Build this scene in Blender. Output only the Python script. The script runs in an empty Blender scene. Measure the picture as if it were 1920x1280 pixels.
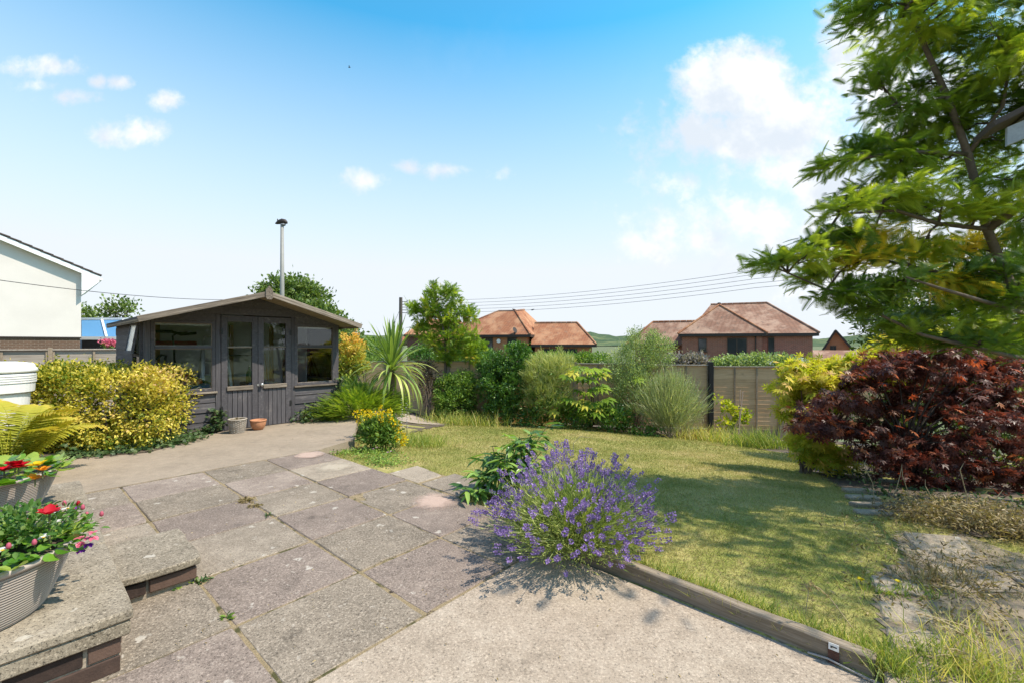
import bpy, math, random
import numpy as np
from mathutils import Vector, Matrix

R = math.radians
rng = np.random.default_rng(7)
random.seed(7)
SC = bpy.context.scene
COL = SC.collection

# ------------------------------------------------------------------ camera
F, H0, CH = 820.0, 645.0, 1.35          # focal length in photo pixels, horizon row, eye height
cam_d = bpy.data.cameras.new('camera')
cam = bpy.data.objects.new('camera', cam_d)
COL.objects.link(cam)
cam.location = (0, 0, CH)
cam.rotation_euler = (R(90), 0, 0)
cam_d.sensor_width = 36.0
cam_d.lens = F / 1920 * 36
cam_d.shift_y = 5 / 1920
cam_d.clip_start = 0.05
cam_d.clip_end = 9000
SC.camera = cam

# ------------------------------------------------------------------ sky
SUN_EL, SUN_AZ = R(56), R(-12)            # azimuth measured from +X towards +Y
sunv = Vector((math.cos(SUN_EL) * math.cos(SUN_AZ), math.cos(SUN_EL) * math.sin(SUN_AZ), math.sin(SUN_EL)))
W = bpy.data.worlds.new('World')
SC.world = W
W.use_nodes = True
nt = W.node_tree
nt.nodes.clear()

def N(t, typ, **kw):
    n = t.nodes.new(typ)
    for k, v in kw.items():
        if k.startswith('i_'):
            key = k[2:]
            key = int(key) if key.isdigit() else key.replace('_', ' ')
            n.inputs[key].default_value = v
        else:
            setattr(n, k, v)
    return n

def M(t, op, a, b=None, c=None, clamp=False):
    n = t.nodes.new('ShaderNodeMath')
    n.operation = op
    n.use_clamp = clamp
    for i, v in enumerate((a, b, c)):
        if v is None:
            continue
        if isinstance(v, (int, float)):
            n.inputs[i].default_value = v
        else:
            t.links.new(v, n.inputs[i])
    return n.outputs[0]

def MIX(t, fac, a, b, mode='MIX'):
    n = t.nodes.new('ShaderNodeMix')
    n.data_type = 'RGBA'
    n.blend_type = mode
    for s, v in ((n.inputs[0], fac), (n.inputs[6], a), (n.inputs[7], b)):
        if isinstance(v, (int, float)):
            s.default_value = v
        elif isinstance(v, tuple):
            s.default_value = (*v, 1) if len(v) == 3 else v
        else:
            t.links.new(v, s)
    return n.outputs[2]

def RAMP(t, fac, stops, interp='LINEAR'):
    n = t.nodes.new('ShaderNodeValToRGB')
    n.color_ramp.interpolation = interp
    e = n.color_ramp.elements
    while len(e) < len(stops):
        e.new(0.5)
    for el, (p, c) in zip(e, stops):
        el.position = p
        el.color = (*c, 1) if len(c) == 3 else c
    t.links.new(fac, n.inputs[0])
    return n.outputs[0]

def SMOOTH(t, v, lo, hi):
    n = t.nodes.new('ShaderNodeMapRange')
    n.interpolation_type = 'SMOOTHSTEP'
    n.inputs[1].default_value = lo
    n.inputs[2].default_value = hi
    t.links.new(v, n.inputs[0])
    return n.outputs[0]

sky = N(nt, 'ShaderNodeTexSky', sky_type='NISHITA', sun_disc=False, sun_elevation=SUN_EL,
        sun_rotation=R(90) - SUN_AZ, altitude=60, air_density=1.0, dust_density=1.2, ozone_density=1.0)
tc = N(nt, 'ShaderNodeTexCoord')
sep = N(nt, 'ShaderNodeSeparateXYZ')
nt.links.new(tc.outputs['Generated'], sep.inputs[0])
sx, sy, sz = sep.outputs
# clouds live on a flat layer of directions u = x/y, v = z/y (in front) plus thin cloud all round
ys = M(nt, 'MAXIMUM', sy, 0.02)
u_, v_ = M(nt, 'DIVIDE', sx, ys), M(nt, 'DIVIDE', sz, ys)
uv = N(nt, 'ShaderNodeCombineXYZ')
nt.links.new(u_, uv.inputs[0]); nt.links.new(v_, uv.inputs[1])
def SN(scale, detail, rough, off=0.0, vec=None):
    mp = N(nt, 'ShaderNodeMapping')
    nt.links.new(vec or uv.outputs[0], mp.inputs[0])
    mp.inputs['Location'].default_value = (off, off * 1.7, off * .3)
    n = N(nt, 'ShaderNodeTexNoise', i_Scale=scale, i_Detail=detail, i_Roughness=rough)
    nt.links.new(mp.outputs[0], n.inputs['Vector'])
    return n.outputs['Fac']
big, fine = SN(7.0, 8, .62), SN(22.0, 6, .6, 3.1)
# the banks of cumulus seen in the sky: (px, py, half width, half height, density)
CLOUDS = [(1330, 175, 62, 62, 1.0), (1410, 165, 75, 72, 1.15), (1440, 235, 120, 85, .95), (1310, 245, 110, 60, .8),
          (1225, 270, 40, 40, .55), (1620, 110, 80, 85, 1.15), (1690, 190, 130, 110, .9), (1560, 230, 130, 90, .62),
          (1480, 330, 90, 40, .62), (1590, 350, 140, 90, .85), (1310, 440, 120, 55, .5), (1250, 350, 60, 35, .42), (1700, 470, 260, 90, .7), (1430, 400, 110, 50, .5),
          (88, 128, 62, 28, .72), (75, 160, 45, 17, .5), (125, 182, 52, 17, .55), (180, 155, 18, 12, .5), (222, 157, 22, 12, .5),
          (312, 188, 36, 22, .66), (250, 250, 75, 30, .78), (680, 338, 48, 24, .6), (760, 312, 36, 13, .45),
          (830, 320, 40, 13, .42), (942, 325, 26, 18, .32), (2050, 120, 160, 120, 1.0), (-140, 260, 90, 40, .7)]
acc = None
for (cx, cy, rx, ry, dens) in CLOUDS:
    if cx > 1100: rx, ry = rx * 1.18, ry * 1.18
    cu, cv, ru, rv = (cx - 960) / F, (H0 - cy) / F, rx / F, ry / F
    a = N(nt, 'ShaderNodeVectorMath', operation='SUBTRACT')
    nt.links.new(uv.outputs[0], a.inputs[0]); a.inputs[1].default_value = (cu, cv, 0)
    b = N(nt, 'ShaderNodeVectorMath', operation='MULTIPLY')
    nt.links.new(a.outputs[0], b.inputs[0]); b.inputs[1].default_value = (1 / ru, 1 / rv, 0)
    d = N(nt, 'ShaderNodeVectorMath', operation='LENGTH')
    nt.links.new(b.outputs[0], d.inputs[0])
    m = M(nt, 'MULTIPLY', M(nt, 'SUBTRACT', 1.25, d.outputs['Value'], clamp=False), dens)
    m = M(nt, 'MINIMUM', m, dens)
    acc = m if acc is None else M(nt, 'MAXIMUM', acc, m)
erode = M(nt, 'ADD', M(nt, 'MULTIPLY', M(nt, 'SUBTRACT', big, .5), 2.0), M(nt, 'MULTIPLY', M(nt, 'SUBTRACT', fine, .5), .9))
front = SMOOTH(nt, sy, .02, .12)
dens = M(nt, 'MULTIPLY', SMOOTH(nt, M(nt, 'ADD', acc, erode), .02, .75), front)
alln = N(nt, 'ShaderNodeTexNoise', i_Scale=2.6, i_Detail=7, i_Roughness=.6)
nt.links.new(tc.outputs['Generated'], alln.inputs['Vector'])
thin = M(nt, 'MULTIPLY', SMOOTH(nt, alln.outputs['Fac'], .56, .8), M(nt, 'SUBTRACT', .55, M(nt, 'MULTIPLY', front, .45)))
dens = M(nt, 'MAXIMUM', dens, thin)
dens = M(nt, 'MULTIPLY', dens, .93)
shade = SN(5.0, 5, .6, 9.0)
SKY_K = .15
cloudc = MIX(nt, SMOOTH(nt, shade, .38, .60), (3.9, 3.85, 3.8), (2.75, 2.95, 3.2))
tintc = MIX(nt, SMOOTH(nt, sz, .58, .82), (.27, .95, 1.03), (.62, .74, .90))
tint = MIX(nt, 1.0, sky.outputs[0], tintc, 'MULTIPLY')
# summer haze: a thin white veil that thickens towards the horizon all the way round
veil = M(nt, 'POWER', M(nt, 'DIVIDE', M(nt, 'SUBTRACT', .585, sz), .42, clamp=True), .9)
hazy = MIX(nt, M(nt, 'MULTIPLY', veil, .98), tint, (3.0, 3.17, 3.40))
outc = MIX(nt, dens, hazy, cloudc)
bg = N(nt, 'ShaderNodeBackground', i_Strength=SKY_K)
nt.links.new(outc, bg.inputs[0])
wo = N(nt, 'ShaderNodeOutputWorld')
nt.links.new(bg.outputs[0], wo.inputs[0])

# ------------------------------------------------------------------ sun
sun_d = bpy.data.lights.new('sun', 'SUN')
sun_d.energy = 3.35
sun_d.angle = R(.53)
sun_d.color = (1.0, .90, .765)
sun = bpy.data.objects.new('sun', sun_d)
COL.objects.link(sun)
sun.rotation_euler = (-sunv).to_track_quat('-Z', 'Y').to_euler()
sun.location = (20, 2, 22)

vs = SC.view_settings
vs.view_transform = 'Standard'
vs.look = 'None'
vs.gamma = 1.0
vs.use_curve_mapping = False
vs.exposure = 1.0
cy_ = SC.cycles
cy_.max_bounces = 8
cy_.transparent_max_bounces = 16
cy_.diffuse_bounces = 3
cy_.glossy_bounces = 3
cy_.transmission_bounces = 6
cy_.caustics_reflective = False
cy_.caustics_refractive = False
cy_.use_denoising = True

# ------------------------------------------------------------------ where a photo pixel lies in the garden
def P(px, py, D):
    return Vector(((px - 960) / F * D, D, CH - (py - H0) / F * D))
def G(px, py, z=0.0):
    D = (CH - z) * F / (py - H0)
    return Vector(((px - 960) / F * D, D, z))

# ------------------------------------------------------------------ object helpers
def link(o, parent=None):
    COL.objects.link(o)
    if parent is not None:
        o.parent = parent
    return o
def tag(o, label=None, cat=None, group=None, kind=None):
    if label: o['label'] = label
    if cat: o['category'] = cat
    if group: o['group'] = group
    if kind: o['kind'] = kind
    return o
def thing(name, loc, label, cat, group=None, rz=0.0):
    o = bpy.data.objects.new(name, None)
    o.empty_display_size = .1
    o.location = loc
    o.rotation_euler = (0, 0, rz)
    link(o)
    return tag(o, label, cat, group)

class MB:
    """collects plain pieces; build() makes ONE mesh object, given in world coordinates"""
    def __init__(s):
        s.v, s.f = [], []
    def poly(s, pts, faces):
        k = len(s.v)
        s.v += [tuple(p) for p in pts]
        s.f += [tuple(i + k for i in f) for f in faces]
        return s
    def hexa(s, p):   # 8 corners: bottom 0-3 ccw, top 4-7
        return s.poly(p, [(3, 2, 1, 0), (4, 5, 6, 7), (0, 1, 5, 4), (1, 2, 6, 5), (2, 3, 7, 6), (3, 0, 4, 7)])
    def box(s, o, ex, ey, ez, x0, x1, y0, y1, z0, z1):
        o, ex, ey, ez = Vector(o), Vector(ex), Vector(ey), Vector(ez)
        c = [(x0, y0), (x1, y0), (x1, y1), (x0, y1)]
        return s.hexa([o + ex * a + ey * b + ez * z for z in (z0, z1) for a, b in c])
    def bar(s, a, b, w, h, up=(0, 0, 1)):
        a, b = Vector(a), Vector(b)
        d = (b - a); L = d.length; d.normalize()
        sd = d.cross(Vector(up))
        if sd.length < 1e-4: sd = d.cross(Vector((1, 0, 0)))
        sd.normalize(); u = sd.cross(d)
        return s.box(a, d, sd, u, 0, L, -w / 2, w / 2, -h / 2, h / 2)
    def tube(s, pts, rad, n=6, cap=True):
        pts = [Vector(p) for p in pts]
        if isinstance(rad, (int, float)): rad = [rad] * len(pts)
        k = len(s.v); ref = None
        for i, p in enumerate(pts):
            d = (pts[min(i + 1, len(pts) - 1)] - pts[max(i - 1, 0)])
            if d.length < 1e-9: d = Vector((0, 0, 1))
            d.normalize()
            if ref is None: ref = Vector((1, 0, 0)) if abs(d.x) < .8 else Vector((0, 1, 0))
            a = (ref - d * ref.dot(d)).normalized(); ref = a
            b = d.cross(a)
            for j in range(n):
                t = 2 * math.pi * j / n
                s.v.append(tuple(p + (a * math.cos(t) + b * math.sin(t)) * rad[i]))
        for i in range(len(pts) - 1):
            for j in range(n):
                j2 = (j + 1) % n
                s.f.append((k + i * n + j, k + i * n + j2, k + (i + 1) * n + j2, k + (i + 1) * n + j))
        if cap:
            s.f.append(tuple(k + j for j in range(n))[::-1])
            s.f.append(tuple(k + (len(pts) - 1) * n + j for j in range(n)))
        return s
    def lathe(s, c, prof, n=24, sx=1.0, sy=1.0, wob=None):
        c = Vector(c); k = len(s.v)
        for i, (r, z) in enumerate(prof):
            for j in range(n):
                t = 2 * math.pi * j / n
                rr = r * (1 + (wob(t, z) if wob else 0))
                s.v.append((c.x + rr * sx * math.cos(t), c.y + rr * sy * math.sin(t), c.z + z))
        for i in range(len(prof) - 1):
            for j in range(n):
                j2 = (j + 1) % n
                s.f.append((k + i * n + j, k + i * n + j2, k + (i + 1) * n + j2, k + (i + 1) * n + j))
        return s
    def build(s, name, mat, parent=None, smooth=False, bevel=0.0, origin=None):
        me = bpy.data.meshes.new(name)
        o = bpy.data.objects.new(name, me)
        org = Vector(origin) if origin is not None else None
        base = Vector((0, 0, 0))
        if parent is not None:
            base = wloc(parent)
        off = base if org is None else org
        me.from_pydata([tuple(Vector(v) - off) for v in s.v], [], s.f)
        if mat is not None: me.materials.append(mat)
        link(o, parent)
        if org is not None:
            o.location = org - base
        if bevel:
            m = o.modifiers.new('bevel', 'BEVEL'); m.width = bevel; m.segments = 1; m.limit_method = 'ANGLE'; m.angle_limit = R(40)
        if smooth:
            me.polygons.foreach_set('use_smooth', [True] * len(me.polygons))
        me.update()
        return o
def wloc(o):
    p = Vector((0, 0, 0))
    while o is not None:
        p = p + o.location
        o = o.parent
    return p

# ------------------------------------------------------------------ materials
MATS = {}
def newmat(name):
    m = bpy.data.materials.new(name)
    m.use_nodes = True
    t = m.node_tree
    t.nodes.clear()
    out = N(t, 'ShaderNodeOutputMaterial')
    MATS[name] = m
    return m, t, out
def coords(t, space='Object', scale=(1, 1, 1)):
    if space == 'World':
        g = N(t, 'ShaderNodeNewGeometry'); v = g.outputs['Position']
    else:
        v = N(t, 'ShaderNodeTexCoord').outputs[space]
    mp = N(t, 'ShaderNodeMapping'); mp.inputs['Scale'].default_value = scale
    t.links.new(v, mp.inputs[0])
    return mp.outputs[0]
def noise(t, vec, scale, detail=4, rough=.55, dist=0.0):
    n = N(t, 'ShaderNodeTexNoise', i_Scale=scale, i_Detail=detail, i_Roughness=rough, i_Distortion=dist)
    t.links.new(vec, n.inputs['Vector'])
    return n.outputs['Fac']
def voro(t, vec, scale, feature='F1'):
    n = N(t, 'ShaderNodeTexVoronoi', feature=feature, i_Scale=scale)
    t.links.new(vec, n.inputs['Vector'])
    return n
def bumpn(t, h, strength, dist=.01):
    b = N(t, 'ShaderNodeBump', i_Strength=strength, i_Distance=dist)
    t.links.new(h, b.inputs['Height'])
    return b.outputs[0]
def princ(t, out, col, rough=.7, bump=None, metallic=0.0, spec=.4):
    p = N(t, 'ShaderNodeBsdfPrincipled', i_Roughness=rough, i_Metallic=metallic)
    p.inputs['Specular IOR Level'].default_value = spec
    if isinstance(col, tuple): p.inputs['Base Color'].default_value = (*col, 1)
    else: t.links.new(col, p.inputs['Base Color'])
    if bump is not None: t.links.new(bump, p.inputs['Normal'])
    t.links.new(p.outputs[0], out.inputs[0])
    return p
def simple(name, c, rough=.6, var=.15, scale=6, metallic=0.0, bump=0.0, spec=.4, space='World', fine=60):
    m, t, o = newmat(name)
    v = coords(t, space)
    f = noise(t, v, scale, 6, .6)
    f2 = noise(t, v, fine, 3, .6)
    k = M(t, 'ADD', M(t, 'MULTIPLY', f, .7), M(t, 'MULTIPLY', f2, .3))
    lo = tuple(x * (1 - var) for x in c); hi = tuple(min(1, x * (1 + var)) for x in c)
    col = RAMP(t, k, [(.3, lo), (.7, hi)])
    b = bumpn(t, k, bump) if bump else None
    princ(t, o, col, rough, b, metallic, spec)
    return m
def leafmat(name, stops, trans=.35, rough=.5, tcol=None, attr='rnd', spec=.3):
    """leaf colour by a per-leaf number; thin leaves let light through"""
    m, t, o = newmat(name)
    gain = 1.0 if name.startswith(('petal', 'lf_hedge', 'lf_golden', 'lf_fern', 'lf_maple', 'lf_grey', 'lf_dry', 'lf_begonia', 'lf_fuchsia', 'lf_ivy')) else 1.55 if name == 'lf_acacia' else 1.35 if name == 'lf_sapling' else 1.15 if name == 'lf_fatsia' else 1.65
    stops = [(p_, tuple(min(.8, c_ * gain) for c_ in col_)) for p_, col_ in stops]
    a = N(t, 'ShaderNodeAttribute', attribute_name=attr)
    col = RAMP(t, a.outputs['Fac'], stops)
    p = N(t, 'ShaderNodeBsdfPrincipled', i_Roughness=rough)
    p.inputs['Specular IOR Level'].default_value = spec
    t.links.new(col, p.inputs['Base Color'])
    tr = N(t, 'ShaderNodeBsdfTranslucent')
    tc2 = MIX(t, 1.0, col, tcol or (1.25, 1.3, .55), 'MULTIPLY')
    t.links.new(tc2, tr.inputs[0])
    mx = N(t, 'ShaderNodeMixShader', i_0=trans)
    t.links.new(p.outputs[0], mx.inputs[1]); t.links.new(tr.outputs[0], mx.inputs[2])
    t.links.new(mx.outputs[0], o.inputs[0])
    return m

# ------------------------------------------------------------------ leaf meshes
T_DIAMOND = (np.array([(0, 0, 0), (.5, -.5, .06), (1, 0, -.06), (.5, .5, .06)]), [(0, 1, 2, 3)])
T_OVAL = (np.array([(0, 0, 0), (.28, -.46, .09), (.68, -.40, .06), (1, 0, -.12), (.68, .40, .06), (.28, .46, .09)]), [(0, 1, 2, 3), (0, 3, 4, 5)])
def t_palm(n, spread, narrow, droop=.15):
    v, f = [], []
    for i in range(n):
        a = -spread + 2 * spread * i / (n - 1)
        L = 1 - .45 * (abs(a) / spread) ** 1.5
        ca, sa = math.cos(a), math.sin(a)
        k = len(v)
        for (r, s, w) in ((.0, 0, 0), (.5, -narrow, .03), (1, 0, -droop), (.5, narrow, .03)):
            v.append(((r * ca - s * sa) * L, (r * sa + s * ca) * L, w * L - .04 * (i % 2)))
        f.append((k, k + 1, k + 2, k + 3))
    return np.array(v), f
T_MAPLE = t_palm(7, R(115), .13)
T_FATSIA = t_palm(8, R(135), .17, .25)
def t_frond(pairs, plen, pw, ang=R(58), droop=.25, taper=True, start=.08):
    v, f = [], []
    for i in range(pairs):
        s = start + (1 - start) * i / pairs
        L = plen * (math.sin(math.pi * min(1, .18 + s * .82)) ** .6 if taper else 1)
        z = -droop * s * s
        for sg in (-1, 1):
            k = len(v)
            dx, dy = math.cos(ang) * L, math.sin(ang) * L * sg
            v += [(s - pw / 2, 0, z), (s + pw / 2, 0, z), (s + dx, dy, z - .12 * L - droop * .1)]
            f.append((k, k + 1, k + 2))
    v += [(0, -.008, 0), (0, .008, 0), (1, .0, -droop)]
    f.append((len(v) - 3, len(v) - 2, len(v) - 1))
    return np.array(v), f
T_MIMOSA = t_frond(11, .30, .075)
T_SPRAY = t_frond(9, .20, .06, R(40), .12)
def unit(a):
    return a / np.maximum(np.linalg.norm(a, axis=-1, keepdims=True), 1e-9)
def leaf_mesh(name, pos, axis, normal, L, Wd, tmpl, rnd):
    pos, axis, normal = np.asarray(pos, float), unit(np.asarray(axis, float)), np.asarray(normal, float)
    n = len(pos)
    L = np.broadcast_to(np.asarray(L, float), (n,)); Wd = np.broadcast_to(np.asarray(Wd, float), (n,))
    side = unit(np.cross(normal, axis)); nn = np.cross(axis, side)
    tv, tf = tmpl
    V = (pos[:, None, :] + axis[:, None, :] * (tv[None, :, 0:1] * L[:, None, None])
         + side[:, None, :] * (tv[None, :, 1:2] * Wd[:, None, None]) + nn[:, None, :] * (tv[None, :, 2:3] * L[:, None, None]))
    k = len(tv)
    me = bpy.data.meshes.new(name)
    me.vertices.add(n * k)
    me.vertices.foreach_set('co', V.reshape(-1).astype(np.float32))
    fl = np.concatenate([np.array(f) for f in tf]); ln = np.array([len(f) for f in tf])
    loops = (np.arange(n)[:, None] * k + fl[None, :]).reshape(-1)
    tot = np.tile(ln, n)
    st = np.concatenate([[0], np.cumsum(tot)[:-1]])
    me.loops.add(len(loops)); me.loops.foreach_set('vertex_index', loops.astype(np.int32))
    me.polygons.add(len(tot)); me.polygons.foreach_set('loop_start', st.astype(np.int32))
    me.polygons.foreach_set('loop_total', tot.astype(np.int32))
    at = me.attributes.new('rnd', 'FLOAT', 'POINT')
    at.data.foreach_set('value', np.repeat(np.broadcast_to(np.asarray(rnd, float), (n,)), k).astype(np.float32))
    me.update(calc_edges=True)
    return me
def leaf_obj(name, parent, mat, *a, kind=None, world=True):
    me = leaf_mesh(name, *a)
    me.materials.append(mat)
    o = bpy.data.objects.new(name, me)
    link(o, parent)
    if parent is not None and world:
        b = wloc(parent)
        o.location = -b
    if kind: o['kind'] = kind
    return o
def rdir(n):
    return unit(rng.normal(size=(n, 3)))
def blob_points(blobs, n_clump, per, shell=.35, clump_r=.09, up=.25):
    """points gathered in twig-end clumps near the surface of a union of ellipsoids"""
    bl = np.array([[*b[0], *b[1]] for b in blobs], float)
    vol = (bl[:, 3] * bl[:, 4] + bl[:, 4] * bl[:, 5] + bl[:, 3] * bl[:, 5])
    idx = rng.choice(len(bl), n_clump, p=vol / vol.sum())
    d = rdir(n_clump); d[:, 2] = d[:, 2] * (1 - .1) + up * .3
    d = unit(d)
    r = 1 - np.abs(rng.normal(size=n_clump)) * shell
    r = np.clip(r, .15, 1.06)[:, None]
    c = bl[idx, :3] + d * bl[idx, 3:] * r
    out = unit(d / bl[idx, 3:])
    cl = np.repeat(np.arange(n_clump), per)
    g = rng.normal(size=(len(cl), 3)) * clump_r * .6
    return c[cl] + g, out[cl], c, out, rng.random(n_clump)[cl]
def stems(mb, base, targets, r0=.02, r1=.004, n=4, sag=.15, jit=.05):
    base = Vector(base)
    for tg in targets:
        tg = Vector(tg)
        b = base + Vector((random.uniform(-jit, jit), random.uniform(-jit, jit), 0))
        m = b.lerp(tg, .5) + Vector((random.uniform(-.06, .06), random.uniform(-.06, .06), sag * (tg - b).length))
        m2 = b.lerp(tg, .25) * .5 + (b.lerp(m, .5)) * .5
        mb.tube([b, m2, m, tg], [r0, r0 * .8, (r0 + r1) * .5, r1], n)
# ================================================================== setting materials
def stone_mat(name, base, dark, pale, spots=.5, speck=.5, grain=80, stains=.5):
    """weathered paving: mottled base, fine aggregate, pale lichen blotches with ragged edges, dark algae"""
    m, t, o = newmat(name)
    v = coords(t, 'World')
    oi = N(t, 'ShaderNodeObjectInfo')
    n1 = noise(t, v, 2.3, 6, .62)
    n2 = noise(t, v, 13, 5, .6)
    n3 = noise(t, v, grain, 3, .75)
    n4 = noise(t, v, grain * 2.6, 2, .6)
    k = M(t, 'ADD', M(t, 'MULTIPLY', n1, .55), M(t, 'MULTIPLY', n2, .45))
    k = M(t, 'ADD', k, M(t, 'MULTIPLY', M(t, 'SUBTRACT', oi.outputs['Random'], .5), .16))
    col = RAMP(t, k, [(.28, dark), (.52, base), (.74, pale)])
    sp = M(t, 'ADD', M(t, 'MULTIPLY', n3, .6), M(t, 'MULTIPLY', n4, .4))
    col = MIX(t, M(t, 'MULTIPLY', SMOOTH(t, sp, .53, .62), speck), col, tuple(min(.8, x * 1.75 + .03) for x in base))
    col = MIX(t, M(t, 'MULTIPLY', SMOOTH(t, sp, .47, .38), speck * 1.0), col, tuple(x * .33 for x in dark))
    # lichen
    vd = N(t, 'ShaderNodeVectorMath', operation='ADD')
    wob = N(t, 'ShaderNodeTexNoise', i_Scale=26, i_Detail=4); t.links.new(v, wob.inputs['Vector'])
    sc = N(t, 'ShaderNodeVectorMath', operation='SCALE'); sc.inputs['Scale'].default_value = .09
    t.links.new(wob.outputs['Color'], sc.inputs[0]); t.links.new(v, vd.inputs[0]); t.links.new(sc.outputs[0], vd.inputs[1])
    vo = voro(t, vd.outputs[0], 8.5)
    pick = N(t, 'ShaderNodeSeparateColor'); t.links.new(vo.outputs['Color'], pick.inputs[0])
    rad = M(t, 'MULTIPLY', SMOOTH(t, pick.outputs[0], 1 - spots * .5, 1.0), .27)
    lich = M(t, 'MULTIPLY', SMOOTH(t, M(t, 'SUBTRACT', rad, vo.outputs['Distance']), .0, .10), M(t, 'ADD', .35, M(t, 'MULTIPLY', n3, .75)))
    vo2 = voro(t, vd.outputs[0], 24)
    pk2 = N(t, 'ShaderNodeSeparateColor'); t.links.new(vo2.outputs['Color'], pk2.inputs[0])
    r2 = M(t, 'MULTIPLY', SMOOTH(t, pk2.outputs[0], 1 - spots * .5, 1.0), .34)
    l2 = M(t, 'MULTIPLY', SMOOTH(t, M(t, 'SUBTRACT', r2, vo2.outputs['Distance']), .0, .16), M(t, 'ADD', .15, M(t, 'MULTIPLY', n3, .7)))
    col = MIX(t, M(t, 'MULTIPLY', l2, .8), col, (.46, .41, .34))
    col = MIX(t, M(t, 'MULTIPLY', lich, .8), col, (.50, .46, .39))
    al = M(t, 'MULTIPLY', SMOOTH(t, noise(t, v, 4.2, 7, .7), .56, .72), stains)
    col = MIX(t, al, col, tuple(x * .36 for x in dark))
    hgt = M(t, 'ADD', M(t, 'MULTIPLY', sp, .8), M(t, 'MULTIPLY', n2, .5))
    princ(t, o, col, .9, bumpn(t, hgt, .55, .006), spec=.2)
    return m
stone_mat('slab_grey', (.222, .183, .138), (.138, .114, .086), (.36, .305, .235), .95, .85)
stone_mat('slab_pink', (.212, .168, .136), (.132, .105, .086), (.34, .28, .225), .95, .8)
stone_mat('slab_pale', (.29, .24, .18), (.20, .165, .125), (.38, .325, .25), .5, .6)
stone_mat('concrete_front', (.308, .250, .188), (.215, .174, .130), (.40, .335, .26), .0, .62, 78, stains=.4)
stone_mat('concrete_back', (.30, .243, .180), (.22, .178, .132), (.38, .315, .24), .0, .35, stains=.25)
stone_mat('coping', (.225, .190, .140), (.125, .105, .078), (.34, .295, .23), .6, .9, stains=.7)
stone_mat('slab_dirt', (.285, .235, .172), (.17, .137, .10), (.37, .315, .24), .3, .6, stains=.6)
def joint_mat():
    m, t, o = newmat('jointing')
    v = coords(t, 'World')
    n1 = noise(t, v, 7, 6, .7); n2 = noise(t, v, 120, 3, .7)
    col = RAMP(t, n2, [(.3, (.17, .13, .075)), (.7, (.36, .28, .165))])
    col = MIX(t, SMOOTH(t, n1, .5, .62), col, (.075, .072, .030))
    col = MIX(t, SMOOTH(t, noise(t, v, 11, 5, .7), .58, .66), col, (.045, .036, .028))
    princ(t, o, col, .95, bumpn(t, n2, .8, .01), spec=.1)
joint_mat()
simple('soil', (.095, .072, .050), .95, .45, 9, bump=.9, fine=90)
simple('soil_dry', (.20, .158, .108), .95, .4, 9, bump=.9, fine=90)
simple('gravel', (.32, .26, .195), .95, .35, 30, bump=.9, fine=140)
simple('far_ground', (.11, .13, .055), .95, .4, .25)

def brick_mat(name, stops, rough=.85):
    m, t, o = newmat(name)
    oi = N(t, 'ShaderNodeObjectInfo')
    v = coords(t, 'World')
    k = M(t, 'ADD', M(t, 'MULTIPLY', oi.outputs['Random'], .6), M(t, 'MULTIPLY', noise(t, v, 30, 5, .65), .5))
    col = RAMP(t, k, stops)
    princ(t, o, col, rough, bumpn(t, noise(t, v, 120, 3, .6), .5, .004), spec=.2)
    return m
brick_mat('garden_brick', [(.2, (.036, .025, .021)), (.5, (.066, .043, .034)), (.8, (.115, .073, .055))])
simple('mortar', (.30, .25, .19), .95, .25, 30, bump=.6)

def wood_mat(name, c_lo, c_mid, c_hi, grain=(2, 40, 40), rough=.8, peel=None, peel_amt=.5, space='Object', bump=.5):
    """long grain along the piece's own X axis"""
    m, t, o = newmat(name)
    oi = N(t, 'ShaderNodeObjectInfo')
    v0 = coords(t, space, grain)
    add = N(t, 'ShaderNodeVectorMath', operation='ADD')
    cmb = N(t, 'ShaderNodeCombineXYZ')
    t.links.new(M(t, 'MULTIPLY', oi.outputs['Random'], 37.0), cmb.inputs[0])
    t.links.new(v0, add.inputs[0]); t.links.new(cmb.outputs[0], add.inputs[1])
    g1 = noise(t, add.outputs[0], 1.0, 6, .6, .4)
    g2 = noise(t, add.outputs[0], 3.5, 3, .6)
    k = M(t, 'ADD', M(t, 'ADD', M(t, 'MULTIPLY', g1, .62), M(t, 'MULTIPLY', g2, .3)), M(t, 'MULTIPLY', M(t, 'SUBTRACT', oi.outputs['Random'], .4), .14))
    col = RAMP(t, k, [(.3, c_lo), (.5, c_mid), (.72, c_hi)])
    if peel:
        w = coords(t, 'World', (1, 1, 1))
        pm = SMOOTH(t, M(t, 'ADD', M(t, 'MULTIPLY', noise(t, w, 5, 6, .7), .6), M(t, 'MULTIPLY', g1, .4)), .55, .66)
        col = MIX(t, M(t, 'MULTIPLY', pm, peel_amt), col, peel)
    princ(t, o, col, rough, bumpn(t, k, bump, .004), spec=.25)
    return m
wood_mat('shed_paint', (.050, .046, .050), (.080, .074, .079), (.132, .122, .126), peel=(.22, .195, .18), peel_amt=.4)
wood_mat('shed_side', (.050, .046, .048), (.088, .081, .081), (.16, .145, .135), peel=(.22, .19, .17), peel_amt=.5)
wood_mat('weathered', (.055, .044, .035), (.19, .155, .122), (.46, .395, .325), grain=(2.5, 60, 60), bump=.9)
wood_mat('fence_tan', (.42, .275, .15), (.60, .41, .24), (.70, .51, .32), grain=(1.5, 30, 30), peel=(.10, .075, .05), peel_amt=.35)
wood_mat('fence_grey', (.20, .165, .13), (.33, .285, .235), (.45, .40, .34), grain=(1.5, 30, 30))
wood_mat('fence_batten', (.17, .13, .092), (.28, .22, .155), (.40, .325, .24), grain=(2, 40, 40))
wood_mat('sleeper', (.10, .076, .05), (.20, .158, .11), (.34, .285, .22), grain=(2.2, 55, 55), bump=1.0)
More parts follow.
